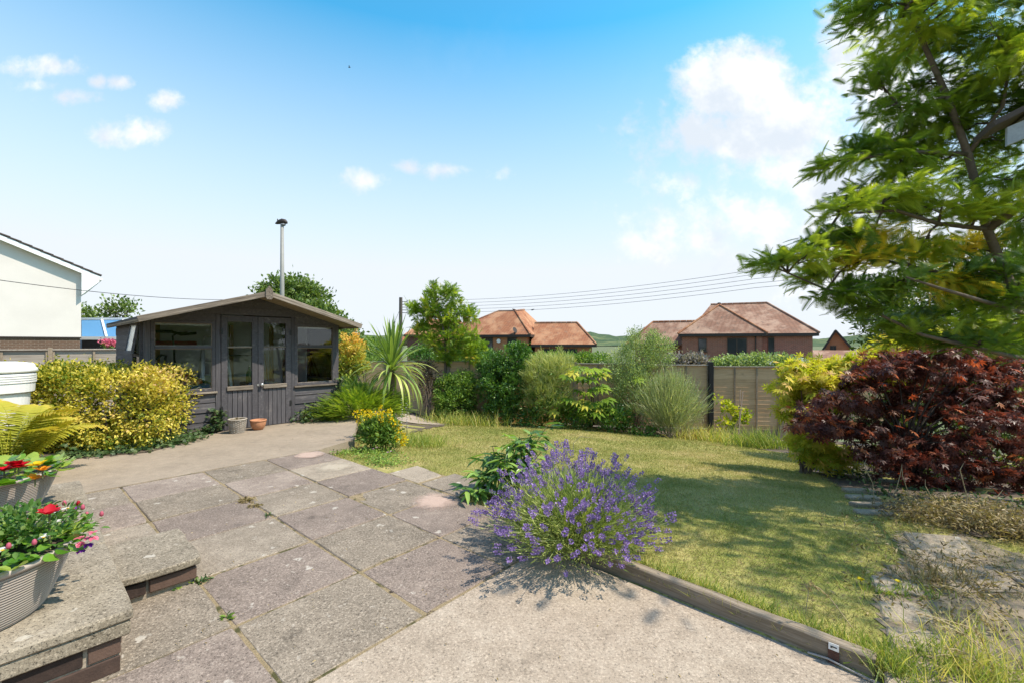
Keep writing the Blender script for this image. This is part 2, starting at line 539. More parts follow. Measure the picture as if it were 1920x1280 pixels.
wood_mat('pine', (.30, .17, .075), (.44, .27, .13), (.55, .37, .20), grain=(2, 30, 30))

# ================================================================== height of the garden
def sst(a, b, x):
    t = np.clip((x - a) / (b - a), 0, 1)
    return t * t * (3 - 2 * t)
def soft(x, k=.8):
    return np.logaddexp(0, x / k) * k
def gz(x, y):
    x, y = np.asarray(x, float), np.asarray(y, float)
    z = -.115 * soft(y - 4.6, .5) * sst(-6.5, -1.2, x) - .062 * soft(x, .6) * sst(2.2, 6.5, y)
    z = z + .045 * sst(0, .9, x) * (1 - sst(2.6, 4.6, y))
    return z
def gzf(x, y):
    return float(gz(x, y))
def on(x, y, dz=0.0):
    return Vector((x, y, gzf(x, y) + dz))
def GL(px, py):
    """where a photo pixel meets the lawn"""
    D = 1.2
    for _ in range(4000):
        x = (px - 960) / F * D
        if CH - (py - H0) / F * D <= gzf(x, D): break
        D += .005
    return Vector(((px - 960) / F * D, D, gzf((px - 960) / F * D, D)))

# slab grid found from the joints: origin, row and column directions, step
A0 = Vector((-3.714, 4.152, 0)); TH = -.7117
ER = Vector((math.cos(TH), math.sin(TH), 0)); EC = Vector((-math.sin(TH), math.cos(TH), 0)); ST = .628
def RC(r, c, z=0.0):
    p = A0 + ER * (r * ST) + EC * (c * ST)
    return Vector((p.x, p.y, z))
D1 = Vector((.667, .745, 0)); D2 = Vector((-.745, .667, 0)); NF = -D2     # summerhouse front: along, back, outward
def SP(t, s, z):
    """summerhouse frame: t along the front from the left door post, s backwards"""
    p = Vector((-4.52, 6.79, 0)) + D1 * t + D2 * s
    return Vector((p.x, p.y, z))

TIM0, TIM1 = Vector((.504, 2.667, 0)), Vector((1.457, 1.757, 0))
tdir = (TIM1 - TIM0).normalized()
PAT = [RC(5.3, 2.9), RC(4.25, 3.0), RC(4.25, 3.8), RC(3.3, 3.8), RC(3.27, 3.6), RC(2.43, 3.66), RC(2.4, 3.06), RC(-.15, 3.06),
       G(664, 823), G(668, 793), SP(2.05, 0, 0), SP(2.05, 3.2, 0), Vector((-13, 10, 0)), Vector((-13, -2, 0)), Vector((3.4, -2, 0)),
       Vector((TIM1 + tdir * 2.2)), TIM1, TIM0]
PATA = np.array([(p.x, p.y) for p in PAT])
def inside(poly, x, y):
    x, y = np.asarray(x, float), np.asarray(y, float)
    c = np.zeros(x.shape, bool)
    n = len(poly)
    for i in range(n):
        x1, y1 = poly[i]; x2, y2 = poly[(i + 1) % n]
        hit = ((y1 > y) != (y2 > y)) & (x < (x2 - x1) * (y - y1) / (y2 - y1 + 1e-12) + x1)
        c ^= hit
    return c
def seg_dist(poly, x, y, closed=True):
    d = np.full(np.shape(x), 1e9)
    n = len(poly)
    for i in range(n if closed else n - 1):
        a = np.array(poly[i]); b = np.array(poly[(i + 1) % n]); ab = b - a
        t = np.clip(((x - a[0]) * ab[0] + (y - a[1]) * ab[1]) / (ab @ ab), 0, 1)
        d = np.minimum(d, np.hypot(x - a[0] - t * ab[0], y - a[1] - t * ab[1]))
    return d

# fence line at the bottom of the garden
FA, FB = Vector((-3.9, 13.43, 0)), Vector((8.9, 12.40, 0))
fdir = (FB - FA).normalized(); fnor = Vector((fdir.y, -fdir.x, 0))       # towards the camera
def fence_y(x):
    return FA.y + (x - FA.x) * (FB.y - FA.y) / (FB.x - FA.x)

def sheet(name, xs, ys, zf, mat, keep=None, kind='structure'):
    X, Y = np.meshgrid(xs, ys)
    Z = zf(X, Y)
    nx, ny = len(xs), len(ys)
    me = bpy.data.meshes.new(name)
    v = np.stack([X, Y, Z], -1).reshape(-1, 3)
    i = np.arange(nx * ny).reshape(ny, nx)
    f = np.stack([i[:-1, :-1], i[:-1, 1:], i[1:, 1:], i[1:, :-1]], -1).reshape(-1, 4)
    if keep is not None:
        cx = X[:-1, :-1] + (xs[1] - xs[0]) / 2; cy = Y[:-1, :-1] + (ys[1] - ys[0]) / 2
        f = f[keep(cx, cy).reshape(-1)]
    me.from_pydata(v.tolist(), [], f.tolist())
    me.materials.append(mat)
    me.polygons.foreach_set('use_smooth', [True] * len(me.polygons))
    o = bpy.data.objects.new(name, me); link(o)
    tag(o, kind=kind)
    return o
# ---- far ground to the horizon, hill ridge
xs = np.concatenate([np.linspace(-4000, -80, 16), np.linspace(-70, 90, 81), np.linspace(100, 4000, 16)])
ys = np.concatenate([np.linspace(-40, -6, 6), np.linspace(-4, 60, 81), np.linspace(70, 400, 12), np.linspace(500, 6000, 12)])
def far_z(x, y):
    beyond = sst(0, 9, y - (fence_y(np.clip(x, -8, 12)) + .6))
    zin = np.minimum(gz(np.clip(x, -12, 12), np.clip(y, -4, 17)), 0) - .13
    return zin * (1 - beyond) - 3.2 * beyond * sst(-26, -9, x) - .35 * beyond * (1 - sst(-26, -9, x))
sheet('ground', xs, ys, far_z, MATS['far_ground'])
def hill_mat():
    m, t, o = newmat('hill_wood')
    v = coords(t, 'World')
    k = M(t, 'ADD', M(t, 'MULTIPLY', noise(t, v, .012, 6, .7), .6), M(t, 'MULTIPLY', noise(t, v, .06, 4, .7), .4))
    princ(t, o, RAMP(t, k, [(.36, (.035, .062, .032)), (.5, (.06, .095, .045)), (.6, (.15, .17, .07)), (.7, (.07, .105, .05))]), .95, spec=.1)
hill_mat()
hx = np.linspace(-2600, 2600, 260); hy = np.linspace(900, 2400, 40)
def hill_z(x, y):
    ridge = 30 + 9 * np.sin(x / 260. + 1.2) + 6 * np.sin(x / 97. + .4) + 3 * np.sin(x / 31.)
    k = np.exp(-((y - 1500) / 380.) ** 2)
    return -6 + (ridge + 6) * k + 1.6 * np.sin(x / 9. + y / 7.) * k + 1.2 * np.sin(x / 5.3 - y / 11.) * k
sheet('hills', hx, hy, hill_z, MATS['hill_wood'])

# ---- lawn
def lawn_mat(name, blade):
    m, t, o = newmat(name)
    v = coords(t, 'World')
    n1 = noise(t, v, .55, 5, .6, .3)
    n2 = noise(t, v, 2.6, 5, .65)
    n3 = noise(t, v, 14, 4, .7)
    k = M(t, 'ADD', M(t, 'ADD', M(t, 'MULTIPLY', n1, .42), M(t, 'MULTIPLY', n2, .36)), M(t, 'MULTIPLY', n3, .22))
    if blade:
        a = N(t, 'ShaderNodeAttribute', attribute_name='rnd')
        k = M(t, 'ADD', k, M(t, 'MULTIPLY', M(t, 'SUBTRACT', a.outputs['Fac'], .5), .17))
    st = [(.34, (.165, .210, .040)), (.46, (.30, .305, .078)), (.56, (.45, .395, .145)), (.67, (.60, .47, .23))]
    if not blade: st = [(p, tuple(x * .8 for x in c)) for p, c in st]
    col = RAMP(t, k, st)
    if not blade:
        col = MIX(t, SMOOTH(t, noise(t, v, 55, 3, .7), .48, .64), col, (.17, .135, .06))
        princ(t, o, col, .95, bumpn(t, n3, .7, .02), spec=.1)
    else:
        p = N(t, 'ShaderNodeBsdfPrincipled', i_Roughness=.65); p.inputs['Specular IOR Level'].default_value = .15
        t.links.new(col, p.inputs['Base Color'])
        tr = N(t, 'ShaderNodeBsdfTranslucent'); t.links.new(col, tr.inputs[0])
        mx = N(t, 'ShaderNodeMixShader', i_0=.35)
        t.links.new(p.outputs[0], mx.inputs[1]); t.links.new(tr.outputs[0], mx.inputs[2]); t.links.new(mx.outputs[0], o.inputs[0])
    return m
lawn_mat('lawn_turf', False); lawn_mat('lawn_blade', True)
lx, ly = np.arange(-6, 14.01, .12), np.arange(.4, 17.5, .12)
def lawn_z(x, y):
    ins = inside(PATA, x, y); d = seg_dist(PATA, x, y)
    return gz(x, y) + .012 * np.sin(x * 2.1 + y) * np.cos(y * 1.7) * sst(0, 1, d) - np.where(ins, np.minimum(.16, .04 + d * .6), 0)
def lawn_keep(x, y):
    return (~inside(PATA, x, y) | (seg_dist(PATA, x, y) < .25)) & (y < fence_y(x) + .4)
sheet('lawn', lx, ly, lawn_z, MATS['lawn_turf'], lawn_keep)

# soil bed below the fence and under the right-hand shrubs (pixels of the lawn's far edge)
edge_px = [(770, 812), (835, 797), (900, 795), (985, 790), (1080, 797), (1160, 808), (1260, 820), (1330, 822), (1400, 838), (1480, 850), (1520, 880), (1580, 915), (1640, 950), (1720, 975), (1830, 1005), (1960, 1030)]
EDGE = [GL(*p) for p in edge_px]
BED = [(e.x, e.y) for e in EDGE] + [(9, 3.2), (14, 8), (12, 13), (-4.2, 15.2), (-3.4, 11.5)]
def bed_keep(x, y):
    w = .07 * np.sin(x * 5 + y * 3) + .05 * np.sin(y * 9 - x * 4)
    return inside(BED, x + w, y + w)
sheet('soil_bed', np.arange(-4.3, 14, .1), np.arange(3, 17.3, .1), lambda x, y: lawn_z(x, y) + .014 + .03 * np.sin(x * 3.3) * np.sin(y * 4.1) ** 2, MATS['soil'], bed_keep)
gp = GL(775, 785)
GRV = [(gp.x + 1.25 * math.cos(a) * (1 + .12 * math.sin(3 * a)), gp.y + .95 * math.sin(a)) for a in np.linspace(0, 6.28, 40)[:-1]]
sheet('gravel_path', np.arange(gp.x - 1.6, gp.x + 1.6, .06), np.arange(gp.y - 1.3, gp.y + 1.3, .06), lambda x, y: lawn_z(x, y) + .02, MATS['gravel'], lambda x, y: inside(GRV, x, y))

# ---- patio base and concrete
def flat(name, pts, z0, z1, mat, parent=None, kind='structure'):
    n = len(pts)
    mb = MB()
    v = [(p[0], p[1], z0) for p in pts] + [(p[0], p[1], z1) for p in pts]
    mb.poly(v, [tuple(range(n))[::-1], tuple(range(n, 2 * n))] + [(i, (i + 1) % n, n + (i + 1) % n, n + i) for i in range(n)])
    o = mb.build(name, mat, parent)
    if kind: tag(o, kind=kind)
    return o
patio = flat('patio', [(p.x, p.y) for p in [RC(-.05, -3.2), RC(6.05, -3.2), RC(6.05, 2.75), RC(5.3, 2.88), RC(4.25, 2.98), RC(4.25, 3.6), RC(3.3, 3.6), RC(2.5, 3.5), RC(2.4, 3.03), RC(-.05, 3.03)]][::-1], -.14, -.0065, MATS['jointing'])
flat('concrete_path', [(p.x, p.y) for p in [RC(-.03, -9), RC(-.03, 3.06), G(664, 823), G(668, 793), SP(2.3, -.1, 0), SP(2.3, 3.2, 0), Vector((-13, 10, 0)), Vector((-13, -1, 0))]], -.15, .0, MATS['concrete_back'])
cf = [RC(6.03, -6), RC(6.03, 2.55)]
arc = [TIM0 + Vector((-.02, -.02, 0)), TIM1, TIM1 + tdir * 2.2, Vector((3.2, -2, 0)), Vector((-5, -2, 0))]
flat('concrete_apron', [(p.x, p.y) for p in cf + arc][::-1], -.15, .003, MATS['concrete_front'])

def slab(corners, z1, mat, parent, name='paving_slab', th=.05, gap=.008, bev=.006, kindless=True):
    c = sum(corners, Vector((0, 0, 0))) / 4
    tilt = [random.uniform(-.005, .004) for _ in range(4)]
    q = []
    for p in corners:
        d = (c - p); q.append(p + d.normalized() * gap * 1.4)
    ring, zs = [], []
    for i in range(4):                       # worn, slightly ragged edges
        a, b = q[i], q[(i + 1) % 4]; m = 7
        for j in range(m):
            f = j / m; pt = a.lerp(b, f); inw = (c - pt).normalized()
            amt = random.uniform(0, .0035) + (random.uniform(0, .012) if random.random() < .10 else 0) + (.004 if j == 0 else 0)
            ring.append(pt + inw * amt); zs.append(tilt[i] * (1 - f) + tilt[(i + 1) % 4] * f)
    k = len(ring); mb = MB()
    cw = sum((ring[i].x * ring[(i + 1) % k].y - ring[(i + 1) % k].x * ring[i].y) for i in range(k)) < 0
    if cw: ring.reverse(); zs.reverse()
    mb.poly([Vector((p.x, p.y, z1 - th)) for p in ring] + [Vector((p.x, p.y, z1 + t)) for p, t in zip(ring, zs)],
            [tuple(range(k))[::-1], tuple(range(k, 2 * k))] + [(i, (i + 1) % k, k + (i + 1) % k, k + i) for i in range(k)])
    return mb.build(name, MATS[mat], parent, bevel=bev, origin=Vector((c.x, c.y, z1)))
cline = [-3.1, -2.05, -1.0, 0, 1.05, 2.03, 3.03]
for r in range(6):
    for ci in range(6):
        c0, c1 = cline[ci], cline[ci + 1]
        col = ci - 3
        if r == 5 and col == 2: c1 = 2.86
        m = 'slab_pink' if (r + col) % 2 == 0 else 'slab_grey'
        if (r, col) in ((1, 2),): m = 'slab_pale'
        slab([RC(r, c0), RC(r + 1, c0), RC(r + 1, c1), RC(r, c1)], random.uniform(-.004, .004), m, patio, gap=random.uniform(.003, .008))
slab([RC(2.43, 3.04), RC(3.25, 3.04), RC(3.25, 3.57), RC(2.43, 3.66)], .0, 'slab_pale', patio)
slab([RC(3.28, 3.04), RC(4.22, 3.04), RC(4.22, 3.75), RC(3.28, 3.78)], .002, 'slab_grey', patio)

# pale round marks where pots once stood: worn cement rings, thin skins on the slabs
def worn_mat(name, c):
    m, t, o = newmat(name)
    tcn = N(t, 'ShaderNodeTexCoord')
    sp = N(t, 'ShaderNodeVectorMath', operation='LENGTH'); t.links.new(tcn.outputs['Object'], sp.inputs[0])
    v = coords(t, 'World')
    e = M(t, 'ADD', sp.outputs['Value'], M(t, 'MULTIPLY', M(t, 'SUBTRACT', noise(t, v, 9, 5, .7), .5), .22))
    al = M(t, 'SUBTRACT', 1, SMOOTH(t, e, .07, .25))
    al = M(t, 'MULTIPLY', al, M(t, 'ADD', .55, M(t, 'MULTIPLY', noise(t, v, 90, 3, .6), .6)), clamp=True)
    p = N(t, 'ShaderNodeBsdfPrincipled', i_Roughness=.95)
    p.inputs['Base Color'].default_value = (*c, 1)
    p.inputs['Specular IOR Level'].default_value = .1
    tr = N(t, 'ShaderNodeBsdfTransparent'); mx = N(t, 'ShaderNodeMixShader')
    t.links.new(al, mx.inputs[0]); t.links.new(tr.outputs[0], mx.inputs[1]); t.links.new(p.outputs[0], mx.inputs[2]); t.links.new(mx.outputs[0], o.inputs[0])
    return m
worn_mat('worn_pink', (.46, .34, .275)); worn_mat('worn_cream', (.42, .36, .275))
for (px, py, mt) in ((815, 940, 'worn_pink'), (628, 876, 'worn_cream'), (580, 853, 'worn_pink')):
    p = G(px, py); s = .27 if px != 580 else .17
    mb = MB(); mb.poly([(p.x + s * math.cos(a), p.y + s * math.sin(a), .0085) for a in np.linspace(0, 2 * math.pi, 25)[:-1]], [tuple(range(24))])
    mb.build('worn_patch', MATS[mt], patio, origin=(p.x, p.y, .0085))

# ---- step and planter wall
K = Vector((-1.567, 1.818, 0))
def KW(s, u, z):                       # s back along D2, u to the left along -D1
    p = K + Vector((-.745, .667, 0)) * s - D1 * u
    return Vector((p.x, p.y, z))
step = thing('garden_step', KW(.75, 0, 0), 'low step of one grey slab on two bricks beside the raised wall', 'step')
q0 = Vector((-1.74, 2.47, 0))
def SW(s, u, z):
    p = q0 + D2 * s - D1 * u
    return Vector((p.x, p.y, z))
slab([SW(0, 0, 0), SW(.58, 0, 0), SW(.58, .62, 0), SW(0, .62, 0)], .157, 'coping', step, 'tread_slab', .042, .0, .006)
mb = MB(); mb.box(SW(.05, .03, 0), D2, -D1, (0, 0, 1), 0, .5, 0, .58, -.02, .112); mb.build('mortar_core', MATS['mortar'], step)
bm = MB(); bm.box((0, 0, 0), (1, 0, 0), (0, 1, 0), (0, 0, 1), -.104, .104, -.03, .03, -.0335, .0335)
def bricks(parent, origin, ex, rows, z0, n_list, course=.075, blen=.222, proud=.0, name='brick', mat='garden_brick'):
    ex = Vector(ex); ny = Vector((-ex.y, ex.x, 0))
    me = None
    for r in range(rows):
        off = (.5 if r % 2 else 0) * blen
        for i in range(n_list):
            o = bpy.data.objects.new(name, None) if me is None else bpy.data.objects.new(name, me)
            if me is None:
                o = bm.build(name, MATS[mat], parent, bevel=.004, origin=(0, 0, 0)); me = o.data
            else:
                link(o, parent)
                b = o.modifiers.new('bevel', 'BEVEL'); b.width = .004; b.segments = 1
            half = (r % 2 == 1 and i == 0)
            p = Vector(origin) + ex * (.25 * blen if half else (i + (0 if r % 2 else .5)) * blen) + ny * random.uniform(-.003, .003)
            if half: o.scale = (.47, 1, 1)
            o.location = Vector((p.x, p.y, z0 + (r + .5) * course)) - wloc(parent)
            o.rotation_euler = (0, 0, math.atan2(ex.y, ex.x) + random.uniform(-.01, .01))
bricks(step, SW(.058, .02, 0), -D1, 1, .03, 3)

wall = thing('raised_wall', KW(0, 0, 0), 'low brick wall topped with mossy stone coping under the flower bowls', 'wall')
cz = .255
for i, (s0, s1) in enumerate(((0, .92), (.93, 1.75), (1.76, 2.6))):
    for j, (u0, u1) in enumerate(((0, .46), (.465, 1.0))):
        slab([KW(s0, u0, 0), KW(s1, u0, 0), KW(s1, u1, 0), KW(s0, u1, 0)], cz, 'coping', wall, 'coping_slab', .046, .0015, .008)
mb = MB(); mb.box(KW(.012, .012, 0), D2, -D1, (0, 0, 1), 0, 2.56, 0, .98, .148, .2075); mb.build('bed_course', MATS['coping'], wall, bevel=.006)
mb = MB(); mb.box(KW(.040, .040, 0), D2, -D1, (0, 0, 1), 0, 2.4, 0, .9, -.05, .1475); mb.build('mortar_core', MATS['mortar'], wall)
bricks(wall, KW(.062, .035, 0), -D1, 2, -.004, 5)
bricks(wall, KW(.10, .062, 0), D2, 2, -.004, 11)

# ---- timber edging
sl = thing('timber_edging', TIM0, 'weathered timber sleeper edging the lawn beside the concrete', 'edging board')
tn = Vector((-tdir.y, tdir.x, 0))
zt = .088
mb = MB()
n = 14
for i in range(n):
    a = i / (n - 1)
    p = TIM0 + tdir * (-.28 + a * (1.60))
    w = .062 + random.uniform(-.003, .003); zz = zt + random.uniform(-.003, .003); lat = random.uniform(-.003, .003)
    mb.v += [tuple(p + tn * lat + Vector((0, 0, -.05))), tuple(p + tn * (lat + w) + Vector((0, 0, -.05))), tuple(p + tn * (lat + w) + Vector((0, 0, zz))), tuple(p + tn * lat + Vector((0, 0, zz)))]
for i in range(n - 1):
    k = i * 4
    for j in range(4):
        mb.f.append((k + j, k + (j + 1) % 4, k + 4 + (j + 1) % 4, k + 4 + j))
mb.f += [(3, 2, 1, 0), tuple(4 * (n - 1) + j for j in range(4))]
o = mb.build('board', MATS['sleeper'], sl, bevel=.007)
o.location = Vector((0, 0, 0)); me = o.data
# give the board its own axis along the grain
rot = math.atan2(tdir.y, tdir.x)
me.transform(Matrix.Rotation(-rot, 4, 'Z')); o.rotation_euler = (0, 0, rot)
simple('rust', (.11, .055, .04), .8, .35, 30, metallic=.3, bump=.4)
simple('label_white', (.75, .75, .72), .5, .05)
pb = GL(1530, 1215); pb = TIM0 + tdir * ((Vector((pb.x, pb.y, 0)) - TIM0).dot(tdir) + .06) - tn * .004
mb = MB(); mb.box(pb, tdir, -tn, (0, 0, 1), -.019, .019, 0, .004, -.01, .088); mb.build('iron_strap', MATS['rust'], sl)
mb = MB(); mb.box(pb - tn * .0045, tdir, -tn, (0, 0, 1), -.017, .019, 0, .002, .062, .09); tagp = mb.build('paper_tag', MATS['label_white'], sl)
simple('ink', (.03, .03, .03), .6, .05)
mb = MB(); mb.box(pb - tn * .0068, tdir, -tn, (0, 0, 1), -.010, .012, 0, .001, .074, .079); mb.box(pb - tn * .0068, tdir, -tn, (0, 0, 1), -.010, -.005, 0, .001, .070, .0737); mb.build('printed_mark', MATS['ink'], sl)
simple('cable_grey', (.34, .31, .28), .6, .1)
mb = MB(); mb.tube([pb + tdir * d - tn * (.006 + w) + Vector((0, 0, z)) for d, w, z in ((-.09, .004, .012), (-.02, .006, .022), (.06, .01, .014), (.14, .016, .010), (.26, .03, .010), (.5, .06, .010))], .004, 5)
w_ = mb.build('cable', MATS['cable_grey']); tag(w_, 'thin grey cable lying along the foot of the timber edging', 'cable')

# ---- worn stone path on the right of the lawn
gpath = sheet('garden_path', np.arange(1.6, 6.2, .04), np.arange(1.2, 5.2, .04), lambda x, y: lawn_z(x, y) + .004, MATS['soil_dry'],
              lambda x, y: inside([tuple(GL(*p)[:2]) for p in ((1650, 1075), (1700, 1000), (1820, 1000), (1990, 1080), (1990, 1330), (1720, 1330), (1640, 1180))], x + .05 * np.sin(y * 9), y + .04 * np.sin(x * 11)))
for (a, b, c, d, m) in (((1628, 1078), (1722, 1098), (1740, 1122), (1640, 1112), 'slab_dirt'), ((1642, 1122), (1735, 1135), (1768, 1178), (1652, 1166), 'slab_dirt'),
                        ((1655, 1176), (1772, 1188), (1800, 1238), (1668, 1218), 'slab_dirt'), ((1690, 1000), (1800, 1010), (1850, 1052), (1728, 1050), 'slab_dirt'),
                        ((1732, 1056), (1860, 1060), (1925, 1112), (1790, 1112), 'slab_dirt'), ((1650, 1232), (1800, 1252), (1850, 1310), (1660, 1300), 'slab_dirt'), ((1870, 1066), (2010, 1075), (2060, 1130), (1940, 1116), 'slab_dirt')):
    pts = [GL(*q) for q in (a, d, c, b)]
    zc = sum(p.z for p in pts) / 4
    slab([Vector((p.x, p.y, 0)) for p in pts], zc + .015, m, gpath, 'paving_slab', .05, .004, .008)
for i, (px, py) in enumerate(((1632, 962), (1622, 947), (1612, 934), (1604, 922))):
    p = GL(px, py)
    slab([Vector((p.x + dx, p.y + dy, 0)) for dx, dy in ((-.13, -.045), (.15, -.075), (.16, .02), (-.12, .045))], p.z + .026 + .004 * i, 'slab_dirt', gpath, 'path_stone', .04, .0, .008)

# ---- grass blades
T_BLADE = (np.array([(0, -.5, 0), (0, .5, 0), (1, 0, .0)]), [(0, 1, 2)])
T_BENT = (np.array([(0, -.5, 0), (0, .5, 0), (.55, .42, .06), (.55, -.42, .06), (1, 0, .30)]), [(0, 1, 2, 3), (3, 2, 4)])
def grass(regions, name, mat, lean=.75):
    PS, LS, WS = [], [], []
    for (x0, x1, y0, y1, dens, L, w) in regions:
        n = int((x1 - x0) * (y1 - y0) * dens)
        x = rng.uniform(x0, x1, n); y = rng.uniform(y0, y1, n)
        ok = (np.abs(x) < y * 1.22 + .3)
        ok &= ~inside(PATA, x, y) & ~inside(BED, x, y) & ~inside(GRV, x, y)
        pb_ = rng.random(n) < .12
        for q in gpath_polys: ok &= ~inside(q, x, y) | (rng.random(n) < .16 + .5 * (np.sin(x * 9 + 2 * np.sin(y * 5)) * np.sin(y * 8 + 1) > .25))
        d = seg_dist(PATA, x, y)
        x, y, d = x[ok], y[ok], d[ok]
        PS.append(np.stack([x, y, lawn_z(x, y) - .004], -1))
        cl_ = np.sin(x * 7.3 + 2 * np.sin(y * 3.1)) * np.sin(y * 6.1 + 1.7 * np.sin(x * 2.7)) ; LS.append(L * rng.uniform(.55, 1.35, len(x)) * (1 + .8 * np.clip(cl_ - .35, 0, 1)) * np.where(rng.random(len(x)) < .012, 2.2, 1) * (1 + 1.1 * np.exp(-(d / .06) ** 2))); WS.append(np.full(len(x), w))
    ps = np.concatenate(PS); L = np.concatenate(LS); w = np.concatenate(WS)
    ax = rng.normal(size=ps.shape) * lean; ax[:, 2] = 1
    nr = rng.normal(size=ps.shape); nr[:, 2] *= .3
    o = leaf_obj(name, None, mat, ps, ax, nr, L, w, T_BLADE, rng.random(len(ps)))
    tag(o, 'short dry mown grass covering the lawn', 'grass', kind='stuff')
    return o
gpath_polys = [[tuple(GL(*p)[:2]) for p in ((1650, 1075), (1700, 1000), (1820, 1000), (1990, 1080), (1990, 1330), (1720, 1330), (1640, 1180))]]
grass([(-.2, 4, 1.1, 3.2, 9000, .030, .0035), (-1.2, 5.5, 3.2, 5.2, 5200, .030, .0045), (-3, 7, 5.2, 8, 2600, .034, .007), (-4, 9, 8, 14, 1100, .038, .012)], 'grass', MATS['lawn_blade'])
# ================================================================== summerhouse
simple('felt', (.075, .068, .062), .95, .3, 20, bump=.8)
simple('inner_wall', (.80, .83, .86), .8, .12, 3, bump=.1)
simple('inner_floor', (.50, .44, .36), .9, .3, 6)
simple('white_paint', (.70, .70, .67), .5, .12, 8)
simple('metal_grey', (.42, .42, .42), .35, .15, 20, metallic=.7)
simple('black_plastic', (.018, .018, .019), .4, .2, 20)
simple('orange_plastic', (.62, .13, .02), .4, .15, 20)
simple('red_plastic', (.33, .035, .03), .45, .15, 20)
simple('yellow_plastic', (.70, .42, .03), .4, .1, 20)
simple('blue_cloth', (.12, .20, .33), .8, .2, 10)
simple('green_glass', (.01, .12, .03), .15, .1, 10)
def glass_mat(name, tint=(.95, .97, .96), refl=.03, rough=.0):
    m, t, o = newmat(name)
    tr = N(t, 'ShaderNodeBsdfTransparent'); tr.inputs[0].default_value = (*tint, 1)
    gl = N(t, 'ShaderNodeBsdfGlossy', i_Roughness=rough)
    lw = N(t, 'ShaderNodeFresnel', i_IOR=1.5)
    f = M(t, 'ADD', M(t, 'MULTIPLY', lw.outputs[0], 1.0), refl * .5, clamp=True)
    mx = N(t, 'ShaderNodeMixShader'); t.links.new(f, mx.inputs[0]); t.links.new(tr.outputs[0], mx.inputs[1]); t.links.new(gl.outputs[0], mx.inputs[2]); t.links.new(mx.outputs[0], o.inputs[0])
    return m
glass_mat('window_glass'); m_, t_, o_ = newmat('blue_glass'); princ(t_, o_, (.10, .27, .50), .12, spec=.6)
m_, t_, o_ = newmat('dark_window'); princ(t_, o_, (.03, .035, .04), .08, spec=.6)

shed = thing('summerhouse', SP(.49, 0, 0), 'dark grey painted timber summerhouse with glazed double doors and felt roof', 'summerhouse')
ZUP = Vector((0, 0, 1))
def sbox(t0, t1, s0, s1, z0, z1, name, mat, parent=None, bev=.004):
    """a timber in the summerhouse frame, grain along its longest side"""
    L = (t1 - t0, s1 - s0, z1 - z0); ax = max(range(3), key=lambda i: L[i])
    c = SP((t0 + t1) / 2, (s0 + s1) / 2, (z0 + z1) / 2)
    E3 = [D1, D2, ZUP]
    ex = E3[ax]; ey = E3[(ax + 1) % 3]; ez = ex.cross(ey)
    h = [L[ax] / 2, L[(ax + 1) % 3] / 2, L[(ax + 2) % 3] / 2]
    mb = MB(); mb.box((0, 0, 0), (1, 0, 0), (0, 1, 0), (0, 0, 1), -h[0], h[0], -h[1], h[1], -h[2], h[2])
    parent = parent or shed
    o = mb.build(name, MATS[mat], parent, bevel=bev, origin=(0, 0, 0))
    o.location = c - wloc(parent)
    o.rotation_euler = Matrix((ex, ey, ez)).transposed().to_euler()
    return o
WL, WR, DEP = -.923, 1.90, 2.5      # wall ends along the front, depth
EAVE, APEX, TM = 1.74, 2.13, .49
# sub-frame and corner posts
for (t, s) in ((WL, 0), (WR - .07, 0), (WL, DEP - .07), (WR - .07, DEP - .07)):
    sbox(t, t + .07, s, s + .07, 0, EAVE - .01, 'corner_post', 'shed_paint')
sbox(-.07, -.005, -.012, .06, .02, 1.81, 'door_post', 'shed_paint'); sbox(1.04, 1.105, -.012, .06, .02, 1.81, 'door_post', 'shed_paint')
sbox(-.07, 1.105, -.010, .062, 1.81, 1.87, 'door_lintel', 'shed_paint')
sbox(WL + .07, WR - .07, .1, DEP - .1, .0, .045, 'floor', 'inner_floor')
# weatherboards below the windows
for (t0, t1, zs) in ((WL + .072, -.072, (.02, .165, .31, .455, .60)), (1.107, WR - .072, (.02, .165, .31, .455, .60))):
    for i in range(4):
        z0, z1 = zs[i] + .004, zs[i + 1] - .005
        o = sbox(t0, t1, .005, .03, z0, z1, 'weatherboard', 'shed_paint')
        o.rotation_euler.rotate_axis('X', R(-5))
        o.location += NF * (.010 if i % 2 == 0 else .004)
for (t0, t1) in ((WL + .072, -.072), (1.107, WR - .072)):
    sbox(t0, t1, .034, .045, .02, .60, 'gap_shade_backing', 'black_plastic', bev=0)  # black sheet added behind the boards, standing in for shade in their gaps
